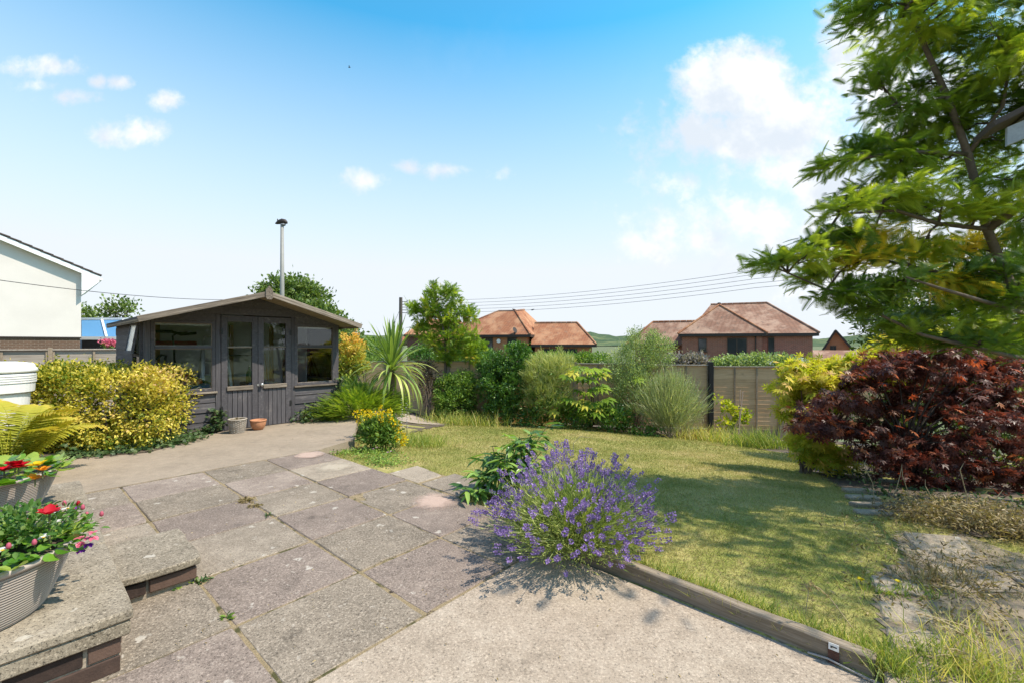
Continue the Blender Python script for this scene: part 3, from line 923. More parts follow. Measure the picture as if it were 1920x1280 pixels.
# windows in the front
def window(t0, t1, z0, zm, z1, name='window'):
    fr = MB(); w = .045
    for (a, b, c, d) in ((t0, t0 + w, z0, z1), (t1 - w, t1, z0, z1), (t0 + w, t1 - w, z0, z0 + w), (t0 + w, t1 - w, z1 - w, z1)):
        fr.box(SP(0, 0, 0), D1, D2, ZUP, a, b, -.006, .05, c, d)
    f = fr.build(name + '_frame', MATS['shed_paint'], shed, bevel=.003)
    sbox(t0 + .046, t1 - .046, -.004, .05, zm - .022, zm + .022, 'glazing_bar', 'shed_paint', f)
    sbox(t0 - .02, t1 + .02, -.045, .03, z0 - .03, z0 - .002, 'sill', 'weathered', f)
    for (a, b) in ((z0 + w, zm - .022), (zm + .022, z1 - w)):
        mb = MB(); mb.box(SP(0, 0, 0), D1, D2, ZUP, t0 + w - .003, t1 - w + .003, .02, .024, a - .003, b + .003); mb.build('pane', MATS['window_glass'], f)
        bd = MB()
        for (p, q, c, d) in ((t0 + w, t0 + w + .008, a, b), (t1 - w - .008, t1 - w, a, b), (t0 + w + .008, t1 - w - .008, b - .008, b), (t0 + w + .008, t1 - w - .008, a, a + .008)):
            bd.box(SP(0, 0, 0), D1, D2, ZUP, p, q, .008, .0195, c, d)
        bd.build('glazing_bead', MATS['weathered'], f)
    return f
window(WL + .072, -.072, .632, 1.305, 1.70); window(1.107, WR - .072, .632, 1.305, 1.70)
# blind rolls at the top of the windows
sbox(WL + .13, -.13, .05, .075, 1.625, 1.65, 'blind_roll', 'white_paint'); sbox(1.16, WR - .13, .05, .075, 1.625, 1.65, 'blind_roll', 'white_paint')
# gable boards
for i in range(4):
    z0 = 1.705 + i * .11; z1 = z0 + .118
    hw = lambda z: max(0, (APEX - z) / (APEX - EAVE)) * (WR - WL) / 2 + .02
    a0, a1 = min(hw(z0), (WR - WL) / 2), min(hw(z1), (WR - WL) / 2)
    if a0 <= .05: continue
    if i == 0: zlo = z0
    mb = MB(); d0, d1 = -.012 - .004 * (i % 2), .02
    pts = [SP(TM + x, s, z) for s in (d1, d0) for x, z in ((-a0, z0), (a0, z0), (max(a1, .02), z1), (-max(a1, .02), z1))]
    if i == 0:
        pts = [SP(x, s, z) for s in (d1, d0) for x, z in ((WL, 1.872), (WR, 1.872), (WR, 1.874), (WL, 1.874))]
        pts = [SP(x, s, z) for s in (d1, d0) for x, z in ((WL + .01, 1.702), (-.073, 1.702), (-.073, 1.822), (WL + .30, 1.822))]
        mb.poly(pts, [(0, 1, 2, 3), (7, 6, 5, 4), (0, 4, 5, 1), (1, 5, 6, 2), (2, 6, 7, 3), (3, 7, 4, 0)]); mb.build('gable_board', MATS['shed_paint'], shed, bevel=.003)
        mb = MB(); pts = [SP(x, s, z) for s in (d1, d0) for x, z in ((1.107, 1.702), (WR - .01, 1.702), (WR - .30, 1.822), (1.107, 1.822))]
    mb.poly(pts, [(0, 1, 2, 3), (7, 6, 5, 4), (0, 4, 5, 1), (1, 5, 6, 2), (2, 6, 7, 3), (3, 7, 4, 0)])
    mb.build('gable_board', MATS['shed_paint'], shed, bevel=.003)
# doors
def door(t0, t1, knob):
    w = .085
    fr = MB()
    for (a, b, c, d) in ((t0, t0 + w, .008, 1.795), (t1 - w, t1, .008, 1.795), (t0 + w, t1 - w, 1.70, 1.795)):
        fr.box(SP(0, 0, 0), D1, D2, ZUP, a, b, -.022, .018, c, d)
    f = fr.build('door', MATS['shed_paint'], shed, bevel=.004)
    sbox(t0 + w - .012, t1 - w + .012, -.045, .018, .625, .69, 'door_sill', 'weathered', f)
    sbox(t0 + w, t1 - w, -.018, .014, 1.292, 1.318, 'glazing_bar', 'weathered', f)
    n = 5; bw = (t1 - t0 - 2 * w) / n
    for i in range(n):
        sbox(t0 + w + i * bw + .003, t0 + w + (i + 1) * bw - .003, -.014 - .002 * (i % 2), .012, .008, .624, 'door_board', 'shed_paint', f, .003)
    mb = MB(); mb.box(SP(0, 0, 0), D1, D2, ZUP, t0 + w, t1 - w, .0125, .016, .008, .624); mb.build('door_backing', MATS['shed_paint'], f)
    for (a, b) in ((.69, 1.292), (1.318, 1.70)):
        mb = MB(); mb.box(SP(0, 0, 0), D1, D2, ZUP, t0 + w - .003, t1 - w + .003, -.001, .003, a, b); mb.build('pane', MATS['window_glass'], f)
    for z in (.3, 1.5):
        sbox((t0 - .012 if not knob else t1 - .022), (t0 + .022 if not knob else t1 + .012), -.03, -.0225, z, z + .09, 'hinge', 'black_plastic', f, .001)
    if knob:
        mb = MB(); kp = SP(t0 + .045, -.022, .69)
        mb.tube([kp, kp + NF * .03, kp + NF * .031, kp + NF * .055, kp + NF * .058], [.012, .012, .028, .026, .008], 12); mb.build('door_knob', MATS['metal_grey'], f, True)
        sbox(t0 - .02, t0 + .01, -.032, -.023, .67, .70, 'door_latch', 'metal_grey', f, .001)
        sbox(t0 + .03, t0 + .05, -.0235, -.0225, 1.02, 1.045, 'key_hole', 'black_plastic', f, .0)
    return f
door(0, .516, False); door(.521, 1.035, True)
# side and back walls, with openings
def side_boards(t, outward, z0, z1, s0, s1, mat):
    n = max(1, round((z1 - z0) / .125)); h = (z1 - z0) / n
    for i in range(n):
        o = sbox(t - .012, t + .012, s0, s1, z0 + i * h, z0 + (i + 1) * h + .004, 'weatherboard', mat)
        o.location += D1 * outward * (.008 if i % 2 else .002)
side_boards(WL - .012, -1, .02, .66, .02, DEP, 'shed_side'); side_boards(WL - .012, -1, .66, EAVE, .72, DEP, 'shed_side'); 
side_boards(WR + .012, 1, .02, .66, .02, DEP, 'shed_side'); side_boards(WR + .012, 1, .66, EAVE, 1.35, DEP, 'shed_side')
side_boards(WL - .012, -1, 1.66, EAVE, .02, .72, 'shed_side'); side_boards(WR + .012, 1, 1.66, EAVE, .02, 1.35, 'shed_side')
mb = MB(); gp_ = [(WL, .05), (WR, .05), (WR, EAVE), (TM, APEX), (WL, EAVE)]
mb.poly([SP(x, s, z) for s in (DEP - .02, DEP) for x, z in gp_], [(0, 1, 2, 3, 4), (9, 8, 7, 6, 5)] + [(i, (i + 1) % 5, 5 + (i + 1) % 5, 5 + i) for i in range(5)]); o = mb.build('back_wall', MATS['inner_wall'], shed)
mb = MB(); mb.box(SP(0, 0, 0), D1, D2, ZUP, WL + .004, WL + .02, .74, DEP - .08, .06, EAVE - .01); mb.build('wall_lining', MATS['inner_wall'], shed)
mb = MB(); mb.box(SP(0, 0, 0), D1, D2, ZUP, WR - .02, WR - .004, 1.37, DEP - .08, .06, EAVE - .01); mb.build('wall_lining', MATS['inner_wall'], shed)
for t in (-.42, .78, 1.55):
    sbox(t, t + .07, DEP - .09, DEP - .022, .05, EAVE, 'stud', 'pine')
# left side window: fixed lower pane, open vent above
def sframe(t, s0, s1, z0, z1, name):
    mb = MB(); w = .04
    for (a, b, c, d) in ((s0, s0 + w, z0, z1), (s1 - w, s1, z0, z1), (s0 + w, s1 - w, z0, z0 + w), (s0 + w, s1 - w, z1 - w, z1)):
        mb.box(SP(t, 0, 0), D1, D2, ZUP, -.025, .02, a, b, c, d)
    f = mb.build(name, MATS['shed_paint'], shed, bevel=.003)
    return f
f = sframe(WL - .012, .08, .71, .67, 1.66, 'window_frame')
mb = MB(); mb.box(SP(WL - .012, 0, 0), D1, D2, ZUP, -.002, .002, .12, .67, .71, 1.17); mb.build('pane', MATS['window_glass'], f)
sbox(WL - .03, WL + .01, .12, .67, 1.17, 1.215, 'glazing_bar', 'shed_paint', f)
ang = R(9)                                     # top-hung vent pushed open
vx = Vector((-math.sin(ang) * D1.x, -math.sin(ang) * D1.y, -math.cos(ang)))
hp = SP(WL - .045, .1, 1.655)
mb = MB(); nrm = D2.cross(vx).normalized()
for (a, b, c, d) in ((0, .59, 0, .04), (0, .59, .40, .445), (0, .04, .04, .40), (.55, .59, .04, .40)):
    mb.box(hp, D2, vx, nrm, a, b, c, d, -.015, .015)
vent = mb.build('vent_frame', MATS['shed_paint'], shed, bevel=.002)
mb = MB(); mb.box(hp, D2, vx, nrm, .04, .55, .04, .40, -.003, .003); 
m_, t_, o_ = newmat('dirty_glass'); gv = coords(t_, 'World'); gn = noise(t_, gv, 14, 5, .7)
p_ = N(t_, 'ShaderNodeBsdfPrincipled', i_Roughness=.22); t_.links.new(RAMP(t_, gn, [(.35, (.34, .36, .36)), (.65, (.62, .64, .63))]), p_.inputs['Base Color']); t_.links.new(p_.outputs[0], o_.inputs[0])
mb.build('pane', MATS['dirty_glass'], vent)
mb = MB(); mb.tube([hp + D2 * .28 + vx * .39 + nrm * .0, SP(WL, .38, 1.24)], .006, 5); mb.build('stay_bar', MATS['metal_grey'], shed)
# right side window, open view to the shrubs
f = sframe(WR + .012, .09, 1.34, .67, 1.66, 'window_frame')
sbox(WR - .0, WR + .035, .13, 1.30, 1.285, 1.325, 'glazing_bar', 'shed_paint', f)
for (a, b) in ((.71, 1.285), (1.325, 1.62)):
    mb = MB(); mb.box(SP(WR + .012, 0, 0), D1, D2, ZUP, -.002, .002, .13, 1.30, a, b); mb.build('pane', MATS['window_glass'], f)
# roof: two felted slopes, barge boards, finial
OV = .56
for sg in (-1, 1):
    w = 1.545
    mb = MB()
    e = TM + sg * w; zz = EAVE - .03
    top, th = APEX + .035, .03
    pts = [SP(TM, -OV, top), SP(TM, DEP + .25, top), SP(e, DEP + .25, zz), SP(e, -OV, zz)]
    if sg < 0: pts = pts[::-1]
    mb.hexa([p - ZUP * th for p in pts] + pts)
    rf = mb.build('roof_slope', MATS['felt'], shed)
    mb = MB(); q = [p - ZUP * (th + .012) for p in pts]; mb.hexa([p - ZUP * .012 for p in q] + [p + ZUP * .0095 for p in q]); mb.build('roof_boarding', MATS['fence_batten'], rf)
    a, b = SP(TM + sg * .0, -OV - .012, APEX - .004), SP(e + sg * .015, -OV - .012, zz - .042)
    d = (b - a); L = d.length; d.normalize(); upv = NF.cross(d) * (1 if sg < 0 else -1)
    if upv.z < 0: upv = -upv
    mb = MB(); hb = .040
    mb.box((0, 0, 0), (1, 0, 0), (0, 1, 0), (0, 0, 1), .02, L, -.011, .011, -hb, hb)
    o = mb.build('barge_board', MATS['weathered'], shed, bevel=.004, origin=(0, 0, 0))
    o.location = a - wloc(shed); o.rotation_euler = Matrix((d, upv.cross(d), upv)).transposed().to_euler()
    sbox(e - .03 if sg > 0 else e + .005, e - .005 if sg > 0 else e + .03, -OV, DEP + .25, zz - .075, zz - .032, 'eaves_batten', 'weathered')
fp = SP(TM, -OV - .03, APEX - .005)
mb = MB()
out = [(-.05, .06), (-.02, .10), (0, .125), (.02, .10), (.05, .06), (.055, -.05), (.035, -.09), (-.035, -.09), (-.055, -.05)]
k = len(out)
mb.poly([fp + D1 * x + ZUP * z + NF * d for d in (-.012, .014) for x, z in out], [tuple(range(k))[::-1], tuple(range(k, 2 * k))] + [(i, (i + 1) % k, k + (i + 1) % k, k + i) for i in range(k)])
mb.build('finial', MATS['weathered'], shed, bevel=.003)

# ---- things kept inside
def inside_thing(name, t, s, label, cat):
    return thing(name, SP(t, s, .05), label, cat)
mw = inside_thing('lawn_mower', -.40, 1.0, 'orange hover mower with black handles behind the left shed window', 'mower')
mp = lambda t, s, z: SP(-.40 + t, 1.0 + s, z)
mb = MB(); mb.lathe(mp(.12, 0, .70), [(.0, .19), (.06, .19), (.10, .15), (.12, .11), (.20, .09), (.26, .05), (.27, .0)], 18); mb.build('hood', MATS['orange_plastic'], mw, True)
mb = MB(); mb.lathe(mp(.12, -.02, .84), [(.0, .09), (.05, .085), (.07, .05), (.08, .0)], 14); mb.build('motor_cover', MATS['yellow_plastic'], mw, True)
mb = MB()
mb.tube([mp(.05, -.05, .82), mp(-.08, -.08, .88), mp(-.24, -.1, 1.0), mp(-.30, -.1, 1.07), mp(-.18, -.1, 1.18), mp(-.12, -.1, 1.17), mp(-.14, -.1, 1.04), mp(-.06, -.08, .92)], .017, 7)
mb.tube([mp(.02, .05, .82), mp(.02, .1, 1.3), mp(.0, .1, 1.48), mp(.05, .1, 1.53), mp(.2, .1, 1.54)], .015, 7)
mb.build('handle', MATS['black_plastic'], mw, True)
mb = MB(); mb.tube([mp(.2, -.03, .80), mp(.55, -.05, .66)], .022, 7); mb.build('blade_guard', MATS['black_plastic'], mw, True)
mb = MB(); mb.box(mp(.12, 0, .05), D1, D2, ZUP, -.3, .32, -.25, .28, .0, .64)
bx = mb.build('work_bench', MATS['blue_cloth']); tag(bx, 'blue covered bench standing under the orange mower', 'bench')
st = inside_thing('hedge_trimmer', -.14, 2.3, 'red hedge trimmer hanging on the inner wall above the mower', 'hedge trimmer')
hp2 = lambda t, z: SP(-.14 + t, 2.36, z)
mb = MB(); mb.box(hp2(0, 1.36), D1, D2, ZUP, -.30, .34, -.06, .04, -.055, .05); mb.build('body', MATS['red_plastic'], st, bevel=.02)
mb = MB(); mb.tube([hp2(-.28, 1.38), hp2(-.34, 1.5), hp2(-.3, 1.58), hp2(-.05, 1.58), hp2(.1, 1.53), hp2(.34, 1.56)], .026, 7); mb.build('grip', MATS['black_plastic'], st, True)
ld = inside_thing('step_ladder', .31, 1.5, 'aluminium step ladder with wide treads behind the left glazed door', 'ladder')
lp = lambda t, s, z: SP(.31 + t, 1.5 + s, z)
for sg in (-1, 1):
    mb = MB(); mb.bar(lp(sg * .25, -.2, .05), lp(sg * .17, .1, 1.42), .05, .025); mb.build('rail', MATS['metal_grey'], ld)
    mb = MB(); mb.bar(lp(sg * .24, .5, .05), lp(sg * .16, .14, 1.36), .035, .02); mb.build('rear_leg', MATS['metal_grey'], ld)
for z in (.30, .55, .80, 1.02):
    k = (z - .05) / 1.37
    mb = MB(); mb.box(lp(0, -.2 + .3 * k, z), D1, D2, ZUP, -.235 + .07 * k, .235 - .07 * k, -.05, .05, -.012, .012); mb.build('tread', MATS['metal_grey'], ld)
mb = MB(); mb.box(lp(0, .0, 1.12), D1, D2, ZUP, -.17, .14, -.02, .01, -.02, .13); mb.build('tool_tray', MATS['white_paint'], ld, bevel=.005)
mb = MB(); mb.tube([lp(-.17, .1, 1.42), lp(-.12, .1, 1.50), lp(.12, .1, 1.50), lp(.17, .1, 1.42)], .014, 6); mb.build('top_hoop', MATS['metal_grey'], ld)
bt = inside_thing('green_bottle', .86, 1.5, 'dark green bottle standing behind the right glazed door', 'bottle')
mb = MB(); mb.lathe(SP(.86, 1.5, .62), [(0, 0), (.055, 0), (.06, .02), (.06, .16), (.05, .2), (.02, .24), (.018, .3), (0, .3)], 14); mb.build('glass_body', MATS['green_glass'], bt, True)
mb = MB(); mb.lathe(SP(.86, 1.5, .92), [(.02, 0), (.021, .03), (0, .032)], 12); mb.build('cap', MATS['white_paint'], bt)
mb = MB(); mb.box(SP(1.0, 1.5, 0), D1, D2, ZUP, -.22, .26, -.2, .3, .05, .62); cb = mb.build('storage_chest', MATS['blue_cloth'], bevel=.01); tag(cb, 'pale blue chest carrying the green bottle in the shed', 'chest')
for i, (t, lean, m, nm) in enumerate(((1.30, .12, 'pine', 'short pale'), (1.45, .05, 'fence_batten', 'dark'), (1.68, .22, 'metal_grey', 'thin grey'))):
    mb = MB(); mb.tube([SP(t, 1.7, .05), SP(t + lean, 2.34, 1.15 + .15 * (i % 2))], .012 + .006 * (i == 1), 6); o = mb.build('garden_pole', MATS[m]); tag(o, nm + ' pole leaning on the back wall behind the right shed window', 'pole')
mb = MB(); mb.bar(SP(-.78, .35, .06), SP(-.86, .18, 1.66), .016, .016); o = mb.build('garden_cane', MATS['white_paint']); tag(o, 'thin white cane leaning inside the left shed window', 'cane')
sbox(.70, 1.25, DEP - .28, DEP - .09, 1.12, 1.14, 'shelf', 'black_plastic')

# ---- by the door
bk = thing('wicker_basket', SP(.14, -.30, 0), 'grey wicker basket pot with dried plant by the shed door', 'basket')
bp = wloc(bk); Rb, hb = .115, .20
n = 26
for j in range(14):
    z = .008 + j * hb / 13.5; r = .088 + (Rb - .088) * j / 13
    mb = MB(); mb.tube([bp + Vector(((r + .007 * (1 if (i + j) % 2 else -1)) * math.cos(2 * math.pi * i / n), (r + .007 * (1 if (i + j) % 2 else -1)) * math.sin(2 * math.pi * i / n), z)) for i in range(n + 1)], .0085, 5, False)
    mb.build('weave_strand', MATS['fence_grey'], bk)
for i in range(13):
    a = 2 * math.pi * (i * 2) / n
    mb = MB(); mb.tube([bp + Vector((.088 * math.cos(a), .088 * math.sin(a), 0)), bp + Vector((Rb * math.cos(a), Rb * math.sin(a), hb))], .006, 5); mb.build('stake', MATS['fence_grey'], bk)
mb = MB(); mb.tube([bp + Vector(((Rb + .004) * math.cos(a), (Rb + .004) * math.sin(a), hb + .006)) for a in np.linspace(0, 2 * math.pi, 25)], .013, 6, False); mb.build('rim', MATS['fence_grey'], bk, True)
mb = MB(); mb.lathe(bp, [(.0, .165), (.10, .16), (.105, .15)], 16); mb.build('compost', MATS['soil'], bk)
tp = thing('terracotta_pot', SP(.44, -.27, 0), 'small round terracotta pot by the shed door', 'pot')
pp = wloc(tp)
simple('terracotta', (.42, .19, .095), .8, .25, 16, bump=.2)
mb = MB(); mb.lathe(pp, [(0, .0), (.06, 0), (.085, .03), (.105, .08), (.112, .125), (.108, .15), (.103, .15)], 26); mb.build('bowl', MATS['terracotta'], tp, True)
mb = MB(); mb.lathe(pp, [(.1085, .133), (.118, .136), (.118, .158), (.108, .16), (.102, .150), (.095, .125), (0, .12)], 26); mb.build('rim', MATS['terracotta'], tp, True)
mb = MB(); br = G(592, 789); mb.box(br, D1, D2, ZUP, -.11, .11, -.05, .05, 0, .065); o = mb.build('brick', MATS['garden_brick'], bevel=.006); o.name = 'loose_brick'; tag(o, 'single brown brick lying on the path by the ivy', 'brick')
# ================================================================== neighbours' houses
def house_brick(name, c1, c2, mortar, dirx):
    m, t, o = newmat(name)
    v = coords(t, 'World')
    sp = N(t, 'ShaderNodeSeparateXYZ'); t.links.new(v, sp.inputs[0])
    al = M(t, 'ADD', M(t, 'MULTIPLY', sp.outputs[0], dirx[0]), M(t, 'MULTIPLY', sp.outputs[1], dirx[1]))
    cb = N(t, 'ShaderNodeCombineXYZ'); t.links.new(al, cb.inputs[0]); t.links.new(sp.outputs[2], cb.inputs[1])
    b = N(t, 'ShaderNodeTexBrick', i_Scale=1.0)
    b.inputs['Brick Width'].default_value = .225; b.inputs['Row Height'].default_value = .075; b.inputs['Mortar Size'].default_value = .010
    b.inputs['Color1'].default_value = (*c1, 1); b.inputs['Color2'].default_value = (*c2, 1); b.inputs['Mortar'].default_value = (*mortar, 1)
    t.links.new(cb.outputs[0], b.inputs['Vector'])
    col = MIX(t, M(t, 'MULTIPLY', noise(t, v, .9, 5, .6), .5), b.outputs['Color'], tuple(x * .55 for x in c1))
    princ(t, o, col, .9, bumpn(t, b.outputs['Fac'], -.4, .01), spec=.15)
    return m
def tile_mat(name, c1, c2, c3, moss):
    """plain clay tiles: courses and perpends in relief, patched with lichen"""
    m, t, o = newmat(name)
    v = coords(t, 'World')
    sp = N(t, 'ShaderNodeSeparateXYZ'); t.links.new(v, sp.inputs[0])
    al = M(t, 'ADD', sp.outputs[0], M(t, 'MULTIPLY', sp.outputs[1], .6))
    cb = N(t, 'ShaderNodeCombineXYZ'); t.links.new(al, cb.inputs[0]); t.links.new(M(t, 'MULTIPLY', sp.outputs[2], 1.6), cb.inputs[1])
    b = N(t, 'ShaderNodeTexBrick', i_Scale=1.0)
    b.inputs['Brick Width'].default_value = .19; b.inputs['Row Height'].default_value = .11; b.inputs['Mortar Size'].default_value = .012
    b.inputs['Color1'].default_value = (*c1, 1); b.inputs['Color2'].default_value = (*c2, 1); b.inputs['Mortar'].default_value = (*tuple(x * .45 for x in c1), 1)
    t.links.new(cb.outputs[0], b.inputs['Vector'])
    n1 = noise(t, v, .8, 6, .65); n2 = noise(t, v, 3.5, 5, .7)
    col = MIX(t, SMOOTH(t, n1, .42, .62), b.outputs['Color'], c3)
    col = MIX(t, M(t, 'MULTIPLY', SMOOTH(t, n2, .54, .68), .75), col, moss)
    princ(t, o, col, .9, bumpn(t, b.outputs['Fac'], -.6, .03), spec=.15)
    return m
tile_mat('tile_orange', (.36, .155, .080), (.29, .125, .07), (.40, .215, .12), (.22, .14, .095))
tile_mat('tile_brown', (.30, .165, .11), (.24, .135, .095), (.37, .245, .175), (.15, .115, .09))
house_brick('brick_red', (.36, .125, .082), (.22, .085, .060), (.40, .28, .22), (.92, -.39))
house_brick('brick_orange', (.46, .19, .09), (.38, .155, .075), (.40, .26, .17), (.96, -.29))
house_brick('brick_plum', (.21, .085, .068), (.16, .07, .06), (.24, .16, .13), (1, .2))
house_brick('brick_brown', (.16, .095, .065), (.11, .07, .05), (.24, .19, .15), (.667, .745))
simple('dark_trim', (.035, .026, .022), .6, .2, 4)
simple('frame_brown', (.06, .04, .03), .5, .2, 4)
simple('render_white', (.64, .60, .56), .9, .07, .9, bump=.12, fine=40)
simple('pvc_white', (.80, .80, .80), .35, .03, 4)
simple('tile_dark', (.075, .060, .053), .9, .35, 6, bump=.4)
simple('lead', (.22, .24, .27), .6, .15, 5)

class House:
    def __init__(s, name, origin, e1, label, eave=None):
        s.o = Vector((origin[0], origin[1], 0)); s.e1 = Vector((*e1, 0)).normalized(); s.e2 = Vector((-s.e1.y, s.e1.x, 0))
        s.t = thing(name, (s.o.x, s.o.y, -3.2), label, 'house')
    def p(s, x, y, z):
        q = s.o + s.e1 * x + s.e2 * y
        return Vector((q.x, q.y, z))
    def wall(s, x0, x1, y0, y1, z0, z1, mat, name='wall'):
        mb = MB(); mb.box(s.o, s.e1, s.e2, ZUP, x0, x1, y0, y1, z0, z1)
        return mb.build(name, MATS[mat], s.t)
    def roof(s, pts, faces, mat, name='roof', eaves=None):
        mb = MB(); P3 = [s.p(*q) for q in pts]; k = len(P3)
        mb.poly(P3 + [q - ZUP * .12 for q in P3], [f for f in faces] + [tuple(i + k for i in f)[::-1] for f in faces])
        r = mb.build(name, MATS[mat], s.t)
        return r
    def ridge(s, roof, a, b, mat):
        A, B = s.p(*a), s.p(*b); L = (B - A).length; n = max(2, int(L / .42)); d = (B - A) / n
        for i in range(n):
            mb = MB(); mb.tube([A + d * (i + .02) + ZUP * .02, A + d * (i + .98) + ZUP * .02], .085, 6); mb.build('ridge_tile', MATS[mat], roof)
    def fascia(s, pts, h=.22):
        for a, b in zip(pts, pts[1:]):
            mb = MB(); mb.bar(s.p(*a) - ZUP * h * .5, s.p(*b) - ZUP * h * .5, .08, h); mb.build('fascia', MATS['dark_trim'], s.t)
    def window(s, x0, x1, z0, z1, y, lights=2, fm='frame_brown', sill=True):
        mb = MB(); w = .07
        xs_ = [x0 + (x1 - x0) * i / lights for i in range(lights + 1)]
        for x in xs_: mb.box(s.o, s.e1, s.e2, ZUP, max(x0, x - w / 2), min(x1, x + w / 2), y - .06, y + .02, z0, z1)
        for a, b in zip(xs_, xs_[1:]):
            for (c, d) in ((z0, z0 + w), (z1 - w, z1)): mb.box(s.o, s.e1, s.e2, ZUP, a + w / 2 + .002, b - w / 2 - .002, y - .058, y + .02, c, d)
        f = mb.build('window', MATS[fm], s.t)
        for a, b in zip(xs_, xs_[1:]):
            mb = MB(); mb.box(s.o, s.e1, s.e2, ZUP, a + .02, b - .02, y - .03, y - .024, z0 + .03, z1 - .03); mb.build('pane', MATS['dark_window'], f)
        if sill:
            mb = MB(); mb.box(s.o, s.e1, s.e2, ZUP, x0 - .06, x1 + .06, y - .12, y - .002, z0 - .08, z0 - .002); mb.build('sill', MATS[fm], f)
        return f

# ---- right-hand brick house
hc = House('brick_house', (12.94, 34.0), (.92, -.39), 'red brick house with broad hipped brown roof behind the right fence panel')
ez = 2.14
hc.wall(.25, 5.72, .3, 4.0, -3.3, ez - .02, 'brick_red'); hc.wall(1.5, 9.0, 1.1, 9.0, -3.3, ez - .04, 'brick_red'); hc.wall(-3.6, 1.49, 2.6, 6.6, -3.3, 1.45, 'brick_red')
r1 = hc.roof([(-.05, 0, ez), (6.02, 0, ez), (2.98, 2.75, 4.5), (2.98, 5.2, 4.52), (-.05, 5.2, ez), (6.02, 5.2, ez)], [(0, 1, 2), (1, 5, 3, 2), (4, 0, 2, 3)], 'tile_brown')
r2 = hc.roof([(.6, .8, ez), (9.35, .8, ez), (9.35, 9.4, ez), (.6, 9.4, ez), (2.4, 5.1, 4.72), (6.65, 5.1, 4.72)], [(0, 1, 5, 4), (1, 2, 5), (2, 3, 4, 5), (3, 0, 4)], 'tile_brown')
r3 = hc.roof([(-4.3, 2.2, 1.35), (1.0, 2.2, 1.35), (1.0, 6.9, 1.35), (-4.3, 6.9, 1.35), (-2.3, 4.5, 3.3), (1.4, 4.5, 3.3)], [(0, 1, 5, 4), (1, 2, 5), (2, 3, 4, 5), (3, 0, 4)], 'tile_brown')
hc.ridge(r2, (2.4, 5.1, 4.74), (6.65, 5.1, 4.74), 'tile_brown'); hc.ridge(r2, (6.65, 5.1, 4.72), (9.35, .8, ez), 'tile_brown')
hc.ridge(r1, (2.98, 2.75, 4.5), (6.02, 0, ez), 'tile_orange'); hc.ridge(r1, (2.98, 2.75, 4.5), (-.05, 0, ez), 'tile_orange'); hc.ridge(r3, (-2.3, 4.5, 3.32), (1.4, 4.5, 3.32), 'tile_orange'); hc.ridge(r3, (-2.3, 4.5, 3.3), (-4.3, 2.2, 1.35), 'tile_orange')
hc.fascia([(-.02, .04, ez), (5.98, .04, ez)]); hc.fascia([(6.05, .84, ez), (9.3, .84, ez)]); hc.fascia([(9.3, .84, ez), (9.3, 5, ez)])
hc.window(1.42, 2.0, .82, 1.80, .3, 1); hc.window(3.42, 4.72, .62, 1.82, .3, 2); hc.window(6.2, 6.6, .55, 1.85, 1.1, 1)
mb = MB(); mb.tube([hc.p(5.3, .24, ez - .1), hc.p(5.3, .24, -3.2)], .045, 6); mb.build('drain_pipe', MATS['dark_trim'], hc.t)
lean = hc.roof([(5.8, -2.2, .0), (8.6, -2.2, .0), (8.2, -.6, .42), (6.2, -.6, .42), (8.6, 1.08, .0), (5.8, 1.08, .0)], [(0, 1, 2, 3), (1, 4, 2), (3, 2, 4, 5), (5, 0, 3)], 'lead', 'porch_roof')
hc.wall(6.0, 8.4, -2.0, 1.0, -3.2, -.13, 'brick_red', 'porch_wall')
mb = MB(); mb.lathe(hc.p(2.98, 2.9, 4.5), [(.12, 0), (.12, .18), (.09, .2), (.0, .2)], 10); mb.build('flue_cowl', MATS['dark_trim'], hc.t)

# ---- middle orange house
hb_ = House('tiled_house', (1.44, 36.0), (.957, -.29), 'orange tiled house with hipped roof and low garage wing in the centre')
eb = 2.14
hb_.wall(-7.6, -.3, .3, 8.6, -3.3, eb - .02, 'brick_orange')
def q2(px, py, D): return tuple(P(px, py, D))
mb = MB()
E1, E2 = hb_.p(.05, 0, eb), hb_.p(0.05, 4.6, eb)
E3, E4 = hb_.p(-8.0, 0, eb), hb_.p(-8.0, 9, eb); E5 = hb_.p(.05, 9, eb)
R1, R2, R3 = P(935, 583.5, 40.2), P(966, 583.2, 39.0), P(983, 581.2, 41.5)
pts = [E3, E1, E5, E4, R1, R2, R3]
up = pts; k = len(pts); fc = [(0, 1, 5, 4), (1, 2, 6, 5), (2, 3, 4, 6), (3, 0, 4), (4, 5, 6)]
mb.poly(pts + [q - ZUP * .12 for q in pts], fc + [tuple(i + k for i in f)[::-1] for f in fc])
rb = mb.build('roof', MATS['tile_orange'], hb_.t)
def ridge_w(h, roof, A, B, mat):
    L = (B - A).length; n = max(2, int(L / .42)); d = (B - A) / n
    for i in range(n):
        mb = MB(); mb.tube([A + d * (i + .02) + ZUP * .02, A + d * (i + .98) + ZUP * .02], .085, 6); mb.build('ridge_tile', MATS[mat], roof)
ridge_w(hb_, rb, R1, R2, 'tile_brown'); ridge_w(hb_, rb, R2, R3, 'tile_brown'); ridge_w(hb_, rb, R2, E1, 'tile_orange'); ridge_w(hb_, rb, R1, E3, 'tile_brown')
hb_.fascia([(-8, .04, eb), (.05, .04, eb)]); hb_.fascia([(.04, .05, eb), (.04, 8.9, eb)])
hb_.window(-4.3, -3.3, .72, 1.9, .3, 2); hb_.window(-2.0, -1.2, .72, 1.9, .3, 1)
mb = MB(); cpt = hb_.p(-2.75, .22, 1.62); mb.tube([cpt, cpt - hb_.e2 * .04], .17, 14); mb.build('wall_plate', MATS['pvc_white'], hb_.t)
dsh = hb_.p(-1.3, .1, 2.35)
